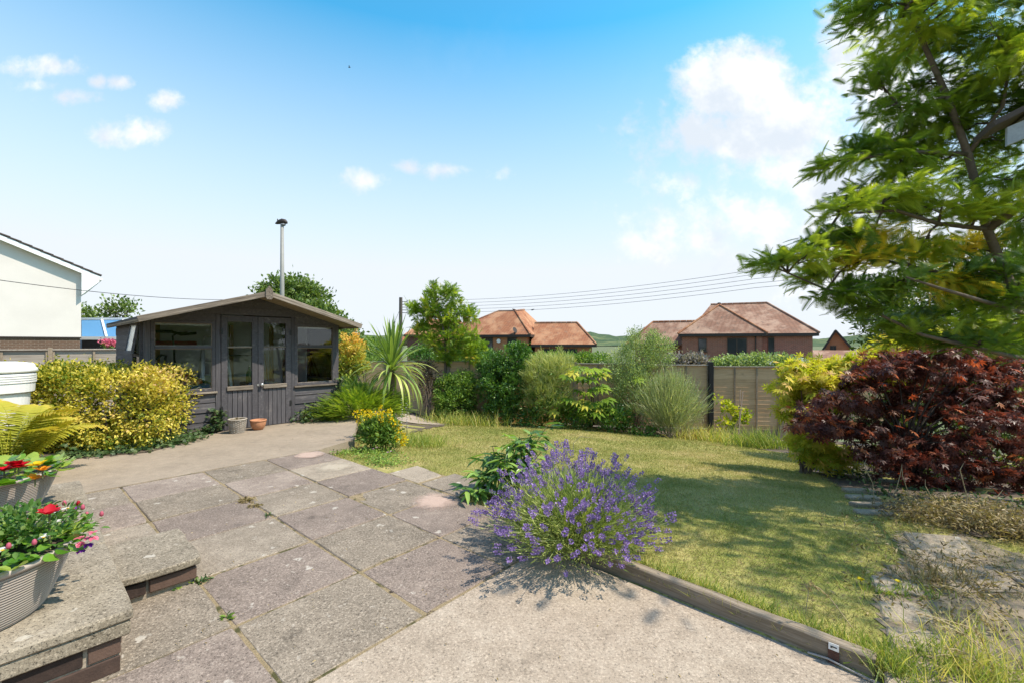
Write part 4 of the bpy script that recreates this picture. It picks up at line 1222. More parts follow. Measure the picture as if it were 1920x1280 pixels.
mb = MB(); mb.tube([hb_.p(-1.3, .25, 2.0), hb_.p(-1.3, -.1, 2.1), dsh], .025, 5); ds = mb.build('aerial_bracket', MATS['dark_trim'], hb_.t)
mb = MB(); cc = dsh + Vector((0, -.1, .15)); nd = Vector((.7, -.6, .35)).normalized(); mb.tube([cc + nd * .03, cc], [.26, .05], 14); mb.build('satellite_dish', MATS['dark_trim'], hb_.t)
# garage wing
g0 = P(1117, 645, 35.5)
hg = House('garage_wing', (g0.x, g0.y), (.985, -.17), 'low hipped garage with orange tiles beside the tiled house')
tag(hg.t, cat='garage')
gl = 5.0
hg.wall(-gl, -.3, .3, 4.4, -3.3, 1.30, 'brick_orange')
rg = hg.roof([(-gl - .3, 0, 1.34), (.05, 0, 1.34), (.05, 5, 1.34), (-gl - .3, 5, 1.34), (-gl - .3, 2.5, 3.2), (-1.55, 2.5, 3.2)], [(0, 1, 5, 4), (1, 2, 5), (2, 3, 4, 5)], 'tile_orange')
hg.ridge(rg, (-gl - .3, 2.5, 3.22), (-1.55, 2.5, 3.22), 'tile_brown'); hg.ridge(rg, (-1.55, 2.5, 3.2), (.05, 0, 1.34), 'tile_orange')
hg.fascia([(-gl - .3, .04, 1.34), (.05, .04, 1.34), ]); hg.fascia([(.04, .05, 1.34), (.04, 4.9, 1.34)])
hg.window(-4.3, -1.5, .2, 1.0, .3, 3)

# ---- left-hand plum house behind the sapling
ha = House('plum_house', (-11.0, 44.0), (1, .05), 'plum brick house with orange roofs half hidden behind the young tree')
ha.wall(.4, 2.6, .3, 4, -3.3, 2.28, 'brick_plum'); ha.wall(2.61, 7.2, 1.6, 8, -3.3, 2.0, 'brick_plum')
ra = ha.roof([(.1, 0, 2.3), (2.9, 0, 2.3), (2.9, 4, 2.3), (.1, 4, 2.3), (1.0, 2.0, 3.3), (2.3, 2.0, 3.3)], [(0, 1, 5, 4), (1, 2, 5), (2, 3, 4, 5), (3, 0, 4)], 'tile_orange')
ra2 = ha.roof([(-1.6, 1.3, 1.3), (7.4, 1.3, 1.9), (7.4, 8.4, 1.9), (-1.6, 8.4, 1.3), (2.4, 4.8, 4.1), (5.4, 4.8, 4.1)], [(0, 1, 5, 4), (1, 2, 5), (2, 3, 4, 5), (3, 0, 4)], 'tile_orange')
ha.fascia([(.1, .05, 2.3), (2.9, .05, 2.3)])
for (x, z) in ((2.0, 4.6), (6.1, 4.35)):
    mb = MB(); mb.box(ha.o, ha.e1, ha.e2, ZUP, x - .35, x + .35, 4.4, 5.1, 2.6, z); c_ = mb.build('chimney', MATS['brick_orange'], ra2)
mb = MB(); mb.hexa([ha.p(4.0, 2.0, 2.46), ha.p(6.2, 2.0, 2.46), ha.p(6.2, 3.4, 3.34), ha.p(4.0, 3.4, 3.34)] + [ha.p(4.0, 1.97, 2.58), ha.p(6.2, 1.97, 2.58), ha.p(6.2, 3.37, 3.46), ha.p(4.0, 3.37, 3.46)]); mb.build('solar_panel', MATS['dark_window'], ra2)

# ---- far gabled house at the right
g1 = P(1540, 668, 46.0)
hd = House('gabled_house', (g1.x, g1.y), (.75, -.55), 'small orange gabled house in the gap beside the golden maple')
hd.t['category'] = 'house'
mb = MB()
w2 = 2.4
gab = [hd.p(0, 0, -3.2), hd.p(w2, 0, -3.2), hd.p(w2, 0, 1.05), hd.p(w2 / 2, 0, 2.75), hd.p(0, 0, .2)]
gb = [q + hd.e2 * 7 for q in gab]
mb.poly(gab + gb, [(4, 3, 2, 1, 0), (5, 6, 7, 8, 9), (0, 1, 6, 5), (1, 2, 7, 6), (2, 3, 8, 7), (3, 4, 9, 8), (4, 0, 5, 9)])
mb.build('wall', MATS['brick_orange'], hd.t)
mb = MB(); off = -hd.e2 * .25
for (a, b) in (((w2 / 2, 2.86), (w2 + .3, .78)), ((w2 / 2, 2.86), (-.75, -.78))):
    A, B = hd.p(a[0], 0, a[1]) + off, hd.p(b[0], 0, b[1]) + off
    mb2 = MB(); mb2.hexa([A - ZUP * .1, B - ZUP * .1, B + hd.e2 * 7.5 - ZUP * .1, A + hd.e2 * 7.5 - ZUP * .1, A, B, B + hd.e2 * 7.5, A + hd.e2 * 7.5]); mb2.build('roof_slope', MATS['tile_brown'], hd.t)
    mb2 = MB(); mb2.bar(A - ZUP * .12 + off * .3, B - ZUP * .12 + off * .3, .06, .2); mb2.build('barge_board', MATS['dark_trim'], hd.t)
hd.window(.75, 1.25, .35, 1.2, 0, 2)
lo = hd.roof([(-1.2, -5, -.15), (5.0, -5, -.15), (5.0, -1.5, .75), (-1.2, -1.5, .75)], [(0, 1, 2, 3)], 'tile_brown', 'porch_roof')
hd.wall(-1.0, 4.8, -4.7, -.05, -3.2, -.3, 'brick_orange', 'porch_wall')

# ---- white rendered house, left
wc = P(152, 632, 21.0)
hw_ = House('white_house', (wc.x, wc.y), (.667, .745), 'white rendered house with brown brick base and dark tiled roof', )
zb = wc.z
hw_.wall(-9, 0, 0, 9, zb, 7.6, 'render_white')   # trimmed by the roof line below
bpy.data.objects.remove(hw_.t.children[0], do_unlink=True)
slope = .455
def wtop(x): return 4.86 + slope * (-x)
mb = MB()
fr = [hw_.p(0, 0, zb), hw_.p(0, 0, wtop(0)), hw_.p(-4.6, 0, wtop(-4.6)), hw_.p(-9.2, 0, wtop(0)), hw_.p(-9.2, 0, zb)]
bk_ = [q + hw_.e2 * 9 for q in fr]
mb.poly(fr + bk_, [(0, 1, 2, 3, 4)[::-1], (5, 6, 7, 8, 9), (0, 5, 6, 1), (1, 6, 7, 2), (2, 7, 8, 3), (3, 8, 9, 4), (4, 9, 5, 0)])
mb.build('wall', MATS['render_white'], hw_.t)
hw_.wall(-9.2, -.03, .03, 9, -.5, zb - .06, 'brick_brown', 'brick_base')
mb = MB(); mb.box(hw_.o, hw_.e1, hw_.e2, ZUP, -9.2, .01, -.03, .05, zb - .058, zb - .002); mb.build('drip_bead', MATS['dark_trim'], hw_.t)
e_out = .62
for sgn, xs0, xs1 in ((1, -4.6, e_out), (-1, -4.6, -9.2 - e_out)):
    A, B = hw_.p(xs0, -.28, wtop(-4.6) + .05), hw_.p(xs1, -.28, wtop(-4.6) + .05 - slope * abs(xs1 - xs0))
    mb = MB(); mb.bar(A - ZUP * .09, B - ZUP * .09, .03, .2); mb.build('barge_board', MATS['pvc_white'], hw_.t)
    mb = MB(); mb.hexa([A - ZUP * .16 + hw_.e2 * .02, B - ZUP * .16 + hw_.e2 * .02, B - ZUP * .16 + hw_.e2 * .28, A - ZUP * .16 + hw_.e2 * .28, A - ZUP * .14 + hw_.e2 * .02, B - ZUP * .14 + hw_.e2 * .02, B - ZUP * .14 + hw_.e2 * .28, A - ZUP * .14 + hw_.e2 * .28]); mb.build('soffit', MATS['pvc_white'], hw_.t)
    d = (B - A); n = 16; d /= n
    upn = d.normalized().cross(hw_.e2); upn = upn if upn.z > 0 else -upn
    for i in range(n if sgn > 0 else 0):
        a = A + d * (i - .02) - hw_.e2 * .05; L = d.length * 1.18; dn = d.normalized()
        mb = MB(); mb.box((0, 0, 0), (1, 0, 0), (0, 1, 0), (0, 0, 1), 0, L, 0, 9.4, .0, .05)
        o = mb.build('tile_course', MATS['tile_dark'], hw_.t, origin=(0, 0, 0))
        tl = (dn + upn * .075).normalized(); tu = hw_.e2.cross(tl); tu = tu if tu.z > 0 else -tu
        ey = tu.cross(tl)
        o.location = a + upn * .035 - wloc(hw_.t)
        if ey.dot(hw_.e2) < 0:
            o.location += hw_.e2 * 9.4
        o.rotation_euler = Matrix((tl, ey, tu)).transposed().to_euler()
# boxed eave end with gutter
xe = e_out
zt_ = wtop(-4.6) + .05 - slope * (4.6 + e_out)
mb = MB()
tri = [hw_.p(0.0, -.3, zt_ + .62 * slope - .2), hw_.p(xe, -.3, zt_ - .12), hw_.p(xe, -.3, zt_ - .26), hw_.p(0.0, -.3, zt_ - .95)]
mb.hexa([q + hw_.e2 * 9.3 for q in tri] + tri); mb.build('eave_box', MATS['pvc_white'], hw_.t)
mb = MB(); mb.tube([hw_.p(xe + .06, -.3, zt_ - .13), hw_.p(xe + .06, 9, zt_ - .13)], .06, 8); mb.build('gutter', MATS['pvc_white'], hw_.t)

# ---- glazed sunroom beyond the white house
sr = thing('sunroom', P(185, 655, 24) - ZUP * 1.0, 'white framed sunroom with sloping blue glass roof beside the white house', 'sunroom')
def sq(px, py, D): return P(px, py, D)
for i, (x0, x1, x0b, x1b) in enumerate(((153, 190, 153.5, 198), (192.5, 230, 201, 240), (232, 270, 242, 282))):
    mb = MB(); pts = [sq(x0b, 631, 23.2), sq(x1b, 631, 23.2), sq(x1, 600, 24.6), sq(x0, 600, 24.6)]; mb.hexa([p - Vector((0, .02, .03)) for p in pts] + pts); mb.build('roof_pane', MATS['blue_glass'], sr)
    mb = MB(); mb.bar(sq(x1 + 1, 600, 24.58), sq(x1b + 1.4, 631, 23.15), .09, .09); mb.build('rafter', MATS['pvc_white'], sr)
    mb = MB(); pts = [sq(x0b, 655, 23.2), sq(x1b, 655, 23.2), sq(x1b, 637, 23.2), sq(x0b, 637, 23.2)]; mb.hexa([p + Vector((0, .03, 0)) for p in pts] + pts); mb.build('side_pane', MATS['dark_window'], sr)
for (ya, Da, h) in ((598, 24.6, .12), (634, 23.18, .16), (656, 23.2, .1)):
    mb = MB(); mb.bar(sq(150, ya, Da), sq(284, ya, Da), .1, h); mb.build('rail', MATS['pvc_white'], sr)
mb = MB(); a, b, c, d = sq(150, 634, 26.5), sq(284, 634, 26.5), sq(284, 600, 26.5), sq(150, 600, 26.5); mb.hexa([q - ZUP * 2 for q in (a, b)] + [(b + Vector((0, .1, -2))), (a + Vector((0, .1, -2)))] + [d, c, c + Vector((0, .1, 0)), d + Vector((0, .1, 0))]); mb.build('back_wall', MATS['blue_cloth'], sr)

# ================================================================== fences
def board_mesh(L, h, th, name='board'):
    mb = MB(); mb.box((0, 0, 0), (1, 0, 0), (0, 1, 0), (0, 0, 1), 0, L, -th / 2, th / 2, 0, h)
    me = bpy.data.meshes.new(name); me.from_pydata(mb.v, [], mb.f); return me
def lap_panel(parent, p0, ex, L, z0, H, mat, batten_mat, cap=True, nb=None, battens=4, face=-1):
    ex = Vector(ex).normalized(); ny = Vector((-ex.y, ex.x, 0)) * face       # towards the viewer
    rz = math.atan2(ex.y, ex.x)
    mbf = MB(); th = .03
    mbf.box(p0, ex, ny, ZUP, 0, .03, -.012, .036, z0, z0 + H)
    mbf.box(p0, ex, ny, ZUP, L - .03, L, -.012, .036, z0, z0 + H)
    mbf.box(p0, ex, ny, ZUP, .03, L - .03, -.014, -.004, z0 + .02, z0 + .05)
    fr = mbf.build('panel_frame', MATS[batten_mat], parent)
    n = nb or int(H / .118); h = H / n
    me = None
    for i in range(n):
        if me is None:
            me = board_mesh(L - .062, h + .022, .009); me.materials.append(MATS[mat])
        o = bpy.data.objects.new('board', me); link(o, fr)
        o.location = p0 + ex * .031 + ny * (-.003 + random.uniform(-.002, .002)) + ZUP * (z0 + i * h) - wloc(fr)
        o.rotation_euler = (R(5) * face * -1 * -1, 0, rz)
        o.rotation_euler = (R(4.5) if face < 0 else R(-4.5), random.uniform(-.004, .004), rz)
    for j in range(1, battens - 1):
        x = L * j / (battens - 1)
        mb = MB(); mb.box(p0, ex, ny, ZUP, x - .018, x + .018, .014, .034, z0 + .01, z0 + H - .01); mb.build('batten', MATS[batten_mat], fr)
    if cap:
        mb = MB(); mb.box(p0, ex, ny, ZUP, -.01, L + .01, -.035, .055, z0 + H + .002, z0 + H + .026); mb.build('capping', MATS['fence_grey'], fr)
    return fr
fen = thing('lapped_fence', FA + ZUP * -1.2, 'tan lapped timber fence of panels along the bottom of the garden', 'fence')
x0 = None
# line through the black post at px 1330
def fpt(px):
    k = (px - 960) / F; x = (FA.y - FA.x * (FB.y - FA.y) / (FB.x - FA.x)) * k / (1 - k * (FB.y - FA.y) / (FB.x - FA.x))
    return Vector((x, x / k if abs(k) > 1e-6 else fence_y(0), 0))
bp_ = fpt(1331)
PL = 1.83
for i in range(-6, 3):
    if i < 0: a0_ = bp_ + fdir * (i * (PL + .09) + .03)
    else: a0_ = bp_ + fdir * (i * (PL + .09) + .075)
    pm_ = a0_ + fdir * (PL / 2); pxm = 960 + F * pm_.x / pm_.y; ytop = np.interp(pxm, (800, 1000, 1100, 1290, 1400, 1600), (676, 677.5, 679.8, 683.5, 686.2, 690)); ztp = CH - (ytop - H0) / F * pm_.y
    lap_panel(fen, a0_, fdir, PL, ztp - 1.826, 1.80, 'fence_tan', 'fence_batten', battens=4)
    if True:
        q = a0_ + fdir * (PL + .045) if i >= 0 else a0_ - fdir * .045
        mb = MB(); mb.box(q, fdir, fnor, ZUP, -.04, .04, -.04, .04, -1.4, ztp + .03); mb.build('post', MATS['fence_batten'], fen)
    if i < 3:
        mb = MB(); mb.box(a0_, fdir, fnor, ZUP, 0, PL, -.02, .02, -1.32, -1.085); mb.build('gravel_board', MATS['fence_batten'], fen)
simple('black_post', (.012, .012, .012), .7, .3, 10)
mb = MB(); mb.box(bp_ , fdir, fnor, ZUP, -.055, .07, -.05, .10, -1.5, .845); mb.build('post', MATS['black_post'], fen)

lf = thing('left_fence', Vector((-9.2, 8.2, 0)), 'weathered grey panel fence in front of the white house', 'fence')
l0 = Vector((-1.171 * 8.4, 8.4, 0)) - D1 * 1.2
ztop = CH - (653.5 - H0) / F * 8.8
for i in range(3):
    lap_panel(lf, l0 + D1 * (i * 1.90), D1, 1.83, ztop - 1.75, 1.72, 'fence_grey', 'fence_batten', battens=4)
    mb = MB(); mb.box(l0 + D1 * (i * 1.90 - .035), D1, NF, ZUP, -.035, .03, -.05, .05, -.3, ztop + .02); mb.build('post', MATS['fence_batten'], lf)

# ================================================================== poles, wires, near eave
simple('pole_wood', (.095, .08, .068), .9, .25, 4)
simple('pole_steel', (.24, .24, .22), .55, .15, 5)
simple('wire_black', (.03, .03, .032), .6, .1)
simple('wire_far', (.10, .105, .12), .6, .1)
pl = thing('utility_pole', P(751, 645, 30) - ZUP * 4.4, 'dark wooden utility pole with wire arms behind the spiky palm', 'utility pole')
top = P(751.5, 558, 30)
mb = MB(); mb.tube([P(750, 800, 30), top], [.15, .115], 10); mb.build('pole', MATS['pole_wood'], pl)
arms = []
for i in range(5):
    a = P(753, 566 + i * 5.2, 30)
    mb = MB(); mb.tube([a, a + Vector((.42, -.05, 0))], .022, 5); ar = mb.build('arm', MATS['wire_black'], pl)
    mb = MB(); mb.tube([a + Vector((.40, -.05, 0)), a + Vector((.40, -.05, .12))], [.035, .02], 7); mb.build('insulator', MATS['lead'], ar)
    arms.append(a + Vector((.40, -.05, .1)))
for i in range(5):
    b = P(1445, 501.5 + i * 8.6, 19.0); c = P(2150, 415 + i * 15, 12.5)
    pts = []
    for k in range(25):
        t = k / 24
        if t < .6: s = t / .6; q = arms[i].lerp(b, s) - ZUP * (.42 * 4 * s * (1 - s)) 
        else: s = (t - .6) / .4; q = b.lerp(c, s) - ZUP * (.12 * 4 * s * (1 - s))
        pts.append(q)
    mb = MB(); mb.tube(pts, .009, 4, False); o = mb.build('overhead_wire', MATS['wire_far'])
    tag(o, ('topmost', 'second from top', 'middle', 'second from bottom', 'lowest')[i] + ' of the five overhead wires crossing to the tree', 'wire', 'overhead wires')
mb = MB(); a, b = P(750, 580, 30), P(725, 640, 27)
mb.tube([a, b], .014, 4); mb.tube([a.lerp(b, .42), a.lerp(b, .47)], .05, 6); mb.build('stay_wire', MATS['wire_black'], pl)
a, b = P(-60, 517, 9.5), P(540, 558, 19)
mb = MB(); mb.tube([a.lerp(b, t) - ZUP * (.55 * 4 * t * (1 - t) * .5) for t in np.linspace(0, 1, 16)], .008, 4, False)
o = mb.build('phone_wire', MATS['wire_black']); tag(o, 'single black wire running past the white house to the shed roof', 'wire')
sl_ = thing('street_lamp', P(529, 645, 17) - ZUP * 1.3, 'slim pale metal street lamp rising behind the shed roof', 'street lamp')
lt = P(529, 420.5, 17)
mb = MB(); mb.tube([P(529, 700, 17), P(529, 560, 17), lt], [.085, .08, .06], 12); mb.build('column', MATS['pole_steel'], sl_, True)
mb = MB()
hx_ = [(-.265, -.01, .02), (-.22, .0, .045), (-.12, .045, .085), (0, .075, .105), (.11, .06, .095), (.17, .02, .055), (.19, -.02, .02)]
mb.tube([lt + Vector((x, 0, z + .03)) for x, z, r in hx_], [r for x, z, r in hx_], 10); mb.build('lantern_head', MATS['dark_trim'], sl_, True)
mb = MB(); mb.tube([lt + Vector((.04, 0, -.06)), lt + Vector((.04, 0, .0))], [.075, .1], 10); mb.build('lamp_bowl', MATS['lead'], sl_, True)
mb = MB(); mb.tube([lt + Vector((-.17, 0, .07)), lt + Vector((-.18, 0, .20))], [.028, .016], 7); mb.build('photocell', MATS['dark_trim'], sl_, True)

# photographer's own house: one corner of its roof hangs into view at the right
eo = thing('house_eave', P(1893, 240, 3.0), 'dark tiled roof corner with grey fascia at the right edge', 'roof eave')
c0 = P(1889, 273, 3.0); dr = Vector((.80, -.42, .36)).normalized()
simple('fascia_grey', (.30, .33, .36), .7, .3, 9, bump=.3)
mb = MB(); nn_ = Vector((.45, .88, 0)); hgt = .125
A, B = c0, c0 + Vector((.36, -.186, .15))
mb.hexa([A, B, B + nn_ * .03, A + nn_ * .03, A + ZUP * hgt, B + ZUP * hgt, B + nn_ * .03 + ZUP * hgt, A + nn_ * .03 + ZUP * hgt]); mb.build('fascia', MATS['fascia_grey'], eo)
d = (B - A).normalized()
for i in range(3):
    a = A + d * (i * .19 - .07) + ZUP * (hgt + .005); L = .2
    mb = MB(); up_ = Vector((-d.x * d.z, -d.y * d.z, 1 - d.z * d.z)).normalized()
    mb.box(a - nn_ * .05 + up_ * (.03), d * 1.0 - up_ * -.08, nn_, up_, 0, L, 0, .3, 0, .035); mb.build('roof_tile', MATS['tile_dark'], eo)

# ---- birds
simple('bird_dark', (.03, .03, .035), .7, .2, 20)
def bird(loc, s, label, fly=False, rz=0.0):
    b = thing('bird', loc, label, 'bird', rz=rz)
    def lp(x, y, z): return Vector((x, y, z)) * s
    mb = MB(); mb.tube([lp(-.55, 0, -.02), lp(-.3, 0, .0), lp(0, 0, .02), lp(.28, 0, .1), lp(.42, 0, .2), lp(.52, 0, .2), lp(.62, 0, .17)], [.02 * s, .10 * s, .17 * s, .14 * s, .085 * s, .07 * s, .008 * s], 8)
    o = mb.build('body', MATS['bird_dark'], b, True, origin=(0, 0, 0)); o.location = (0, 0, 0 if fly else .22 * s)
    for sg in (-1, 1):
        mb = MB()
        if fly: mb.poly([lp(.15, sg * .1, .06), lp(-.2, sg * .1, .05), lp(-.25, sg * .9, .3), lp(.0, sg * 1.0, .33)], [(0, 1, 2, 3)])
        else: mb.poly([lp(.2, sg * .15, .1), lp(-.1, sg * .18, .02), lp(-.5, sg * .06, -.02), lp(-.2, sg * .1, .12)], [(0, 1, 2, 3)])
        w = mb.build('wing', MATS['bird_dark'], b, origin=(0, 0, 0)); w.location = o.location
        sm = w.modifiers.new('thickness', 'SOLIDIFY'); sm.thickness = .02 * s
        if not fly:
            mb = MB(); mb.tube([lp(.03, sg * .06, .1), lp(.05, sg * .06, 0)], .015 * s, 4); mb.build('leg', MATS['bird_dark'], b, origin=(0, 0, 0))
bird(P(655, 127, 60), .32, 'tiny dark bird flying high in the clear sky', True, R(20))
bird(P(964, 582.5, 39.6), .34, 'small dark bird perched on the tiled roof ridge', False, R(160))
bird(P(998, 583, 34.0), .30, 'small dark bird just right of the tiled roof peak, on a wire', False, R(20))
# ================================================================== plants: materials
simple('bark', (.13, .10, .075), .9, .35, 14, bump=.6)
simple('twig_green', (.11, .12, .045), .8, .3, 20)
simple('stem_dry', (.36, .29, .17), .85, .25, 20)
g = lambda *c: c
leafmat('lf_hedge', [(.0, g(.05, .10, .012)), (.34, g(.16, .22, .022)), (.52, g(.50, .43, .05)), (.80, g(.72, .60, .12)), (1, g(.68, .46, .24))], .35)
leafmat('lf_ivy', [(.0, g(.022, .05, .016)), (.6, g(.055, .105, .03)), (1, g(.16, .20, .08))], .2)
leafmat('lf_fern', [(.0, g(.20, .26, .03)), (.45, g(.46, .42, .05)), (.8, g(.62, .40, .07)), (1, g(.50, .24, .07))], .4)
leafmat('lf_mid', [(.0, g(.035, .075, .012)), (.5, g(.085, .15, .024)), (1, g(.20, .26, .05))], .35)
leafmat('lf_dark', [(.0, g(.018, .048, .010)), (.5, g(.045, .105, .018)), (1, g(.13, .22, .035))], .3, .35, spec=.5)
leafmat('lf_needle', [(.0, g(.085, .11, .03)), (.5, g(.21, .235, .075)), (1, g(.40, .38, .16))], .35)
leafmat('lf_juniper', [(.0, g(.05, .10, .014)), (.5, g(.14, .21, .022)), (1, g(.34, .38, .05))], .35)
leafmat('lf_willow', [(.0, g(.085, .125, .045)), (.5, g(.17, .22, .085)), (1, g(.31, .35, .17))], .35)
leafmat('lf_broom', [(.0, g(.11, .15, .06)), (.5, g(.21, .24, .12)), (1, g(.36, .35, .20))], .3)
leafmat('lf_fatsia', [(.0, g(.07, .15, .016)), (.6, g(.22, .31, .03)), (1, g(.52, .48, .07))], .35, .35)
leafmat('lf_photinia', [(.0, g(.06, .11, .02)), (.5, g(.20, .23, .03)), (.75, g(.50, .30, .06)), (1, g(.58, .22, .09))], .35)
leafmat('lf_purple', [(.0, g(.018, .014, .014)), (.6, g(.05, .035, .028)), (1, g(.10, .10, .045))], .25)
leafmat('lf_acacia', [(.0, g(.045, .082, .014)), (.35, g(.095, .15, .02)), (.66, g(.19, .25, .03)), (.86, g(.31, .34, .04)), (1, g(.55, .36, .03))], .45)
leafmat('lf_sapling', [(.0, g(.06, .12, .012)), (.5, g(.15, .23, .018)), (.85, g(.30, .36, .03)), (1, g(.50, .30, .05))], .4)
leafmat('lf_ever', [(.0, g(.018, .036, .008)), (.6, g(.05, .085, .014)), (1, g(.19, .20, .03))], .3)
leafmat('lf_golden', [(.0, g(.17, .26, .02)), (.4, g(.42, .46, .035)), (.8, g(.64, .58, .08)), (1, g(.66, .44, .16))], .45)
leafmat('lf_maple', [(.0, g(.060, .029, .026)), (.5, g(.118, .052, .043)), (.84, g(.19, .085, .064)), (.95, g(.44, .13, .035)), (1, g(.40, .26, .15))], .40, .4, (1.5, .75, .5))
leafmat('lf_tree', [(.0, g(.04, .07, .018)), (.5, g(.085, .13, .03)), (1, g(.17, .21, .06))], .3)
leafmat('lf_weed', [(.0, g(.09, .14, .025)), (.5, g(.22, .25, .05)), (1, g(.46, .38, .15))], .35)
leafmat('lf_dry', [(.0, g(.13, .095, .045)), (.5, g(.27, .205, .10)), (1, g(.44, .35, .18))], .25)
leafmat('lf_cord', [(.0, g(.05, .09, .022)), (.45, g(.12, .18, .04)), (.75, g(.34, .37, .10)), (1, g(.55, .48, .17))], .3, .4)
leafmat('lf_greycush', [(.0, g(.20, .17, .15)), (1, g(.40, .36, .33))], .2)

def PB(px, py, D, rx, ry, rd=None):
    c = P(px, py, D); a, b = rx / F * D, ry / F * D
    return ((c.x, c.y, c.z), (a, rd if rd else (a + b) / 2, b))
def boxed(p, blobs):
    return p
def foliage(parent, mat, blobs, clumps, per, L, Wd, tmpl, clump_r=.08, shell=.3, up=.3, spread=.75, out=.7, rmix=.6, rshift=0.0, name='foliage', droop=0.0, tip=0.0, nz=.55):
    pos, o_, cc, oo, cr = blob_points(blobs, clumps, per, shell, clump_r)
    n = len(pos)
    ax = o_ * out + rng.normal(size=(n, 3)) * spread * .6; ax[:, 2] += up - droop
    nr = o_ * .6 + rng.normal(size=(n, 3)) * .55; nr[:, 2] += nz
    rnd = np.clip(cr * rmix + rng.random(n) * (1 - rmix) + rshift, 0, 1)
    if tip:                                     # new growth towards the top of the plant
        z = pos[:, 2]; rnd = np.clip(rnd * (1 - tip) + tip * (z - z.min()) / (np.ptp(z) + 1e-6), 0, 1)
    LL = L * rng.uniform(.6, 1.3, n)
    return leaf_obj(name, parent, MATS[mat], pos, ax, nr, LL, LL * (Wd / L), tmpl, rnd), cc
def shrub(name, label, cat, base, blobs, mat, clumps, per, L, Wd, tmpl=T_OVAL, nstem=10, stem_mat='bark', r0=.014, group=None, **kw):
    t = thing(name, base, label, cat, group)
    f, cc = foliage(t, mat, blobs, clumps, per, L, Wd, tmpl, **kw)
    idx = rng.choice(len(cc), min(nstem, len(cc)), replace=False)
    for i in idx:
        mb = MB(); stems(mb, base, [cc[i]], r0, .003, 4, .12); mb.build('stem', MATS[stem_mat], t)
    return t

# ================================================================== beyond the fence
def far_tree(name, label, blobs, base, mat='lf_tree', clumps=420, per=16, L=.22, trunk=.16, cr=.35):
    t = thing(name, base, label, 'tree')
    f, cc = foliage(t, mat, blobs, clumps, per, L, L * .6, T_DIAMOND, clump_r=cr, shell=.28, name='crown')
    mb = MB(); ctr = Vector(np.mean(np.array([b[0] for b in blobs]), 0))
    mb.tube([base, Vector(base).lerp(ctr, .55), ctr], [trunk, trunk * .75, trunk * .3], 7)
    for i in rng.choice(len(cc), 14, replace=False):
        c = Vector(cc[i]); st_ = Vector(base).lerp(ctr, random.uniform(.45, .9)); mb.tube([st_, st_.lerp(c, .5) + ZUP * .2, c], [trunk * .3, trunk * .18, .015], 5)
    mb.build('trunk', MATS['bark'], t)
    return t
far_tree('leafy_tree', 'rounded leafy tree rising behind the shed roof and street lamp',
         [PB(520, 545, 27, 26, 20), PB(505, 560, 27, 24, 18), PB(560, 545, 28, 30, 24), PB(590, 565, 28, 28, 24), PB(610, 590, 27, 24, 18), PB(560, 585, 27, 45, 25), PB(620, 615, 26, 25, 25), PB(575, 620, 28, 50, 30)], P(560, 730, 27), clumps=620, per=18, L=.24)
far_tree('shade_tree', 'dark green tree beside the right shed corner', [PB(640, 625, 24, 30, 22), PB(660, 645, 23, 22, 20), PB(625, 655, 23, 28, 30)], P(645, 730, 23), clumps=260, per=14, L=.2)
far_tree('thin_tree', 'thin wispy tree above the left shed eave', [PB(228, 578, 26, 26, 10), PB(205, 590, 26, 14, 8)], P(225, 680, 26), clumps=70, per=9, L=.2, trunk=.08)
far_tree('corner_tree', 'small dark tree behind the white house corner', [PB(160, 590, 30, 12, 12), PB(175, 598, 30, 16, 7)], P(160, 690, 30), clumps=60, per=12, L=.2, trunk=.08)
for (nm, lb, bl, b, m) in (
    ('clipped_hedge', 'low green hedge over the fence in front of the garage', [PB(1040, 674, 18, 40, 12, .6), PB(1090, 673, 17.6, 35, 11, .6), PB(1125, 676, 17.2, 22, 11, .6), PB(1010, 676, 18, 25, 12, .6)], P(1070, 740, 18), 'lf_mid'),
    ('bramble_hedge', 'tangled green hedge over the fence in front of the red brick house', [PB(1370, 680, 15.6, 22, 8, .5), PB(1405, 676, 15.6, 22, 11, .5), PB(1445, 677, 15.4, 28, 11, .5), PB(1480, 680, 15.2, 26, 9, .5), PB(1350, 683, 15.6, 18, 7, .5)], P(1420, 740, 15.4), 'lf_willow'),
    ('dry_cushion', 'pale grey dry bush over the fence left of the black post', [PB(1270, 680, 14.8, 18, 10, .4), PB(1300, 680, 14.8, 22, 11, .4)], P(1285, 730, 14.8), 'lf_greycush'),
    ('garden_shrub', 'green shrub over the fence behind the spiky palm', [PB(700, 655, 19, 22, 20, .7), PB(690, 690, 18, 30, 25, .6)], P(695, 740, 18.5), 'lf_mid'),
    ('shaded_shrub', 'small leafy shrub over the fence below the plum house', [PB(790, 665, 18.5, 22, 14, .5), PB(905, 664, 18.5, 22, 10, .5), PB(850, 672, 18.5, 30, 10, .5)], P(800, 740, 18.5), 'lf_dark')):
    shrub(nm, lb, 'hedge' if 'hedge' in nm else 'shrub', b, bl, m, 240, 16, .11, .06, T_DIAMOND, 6, clump_r=.14, shell=.25)

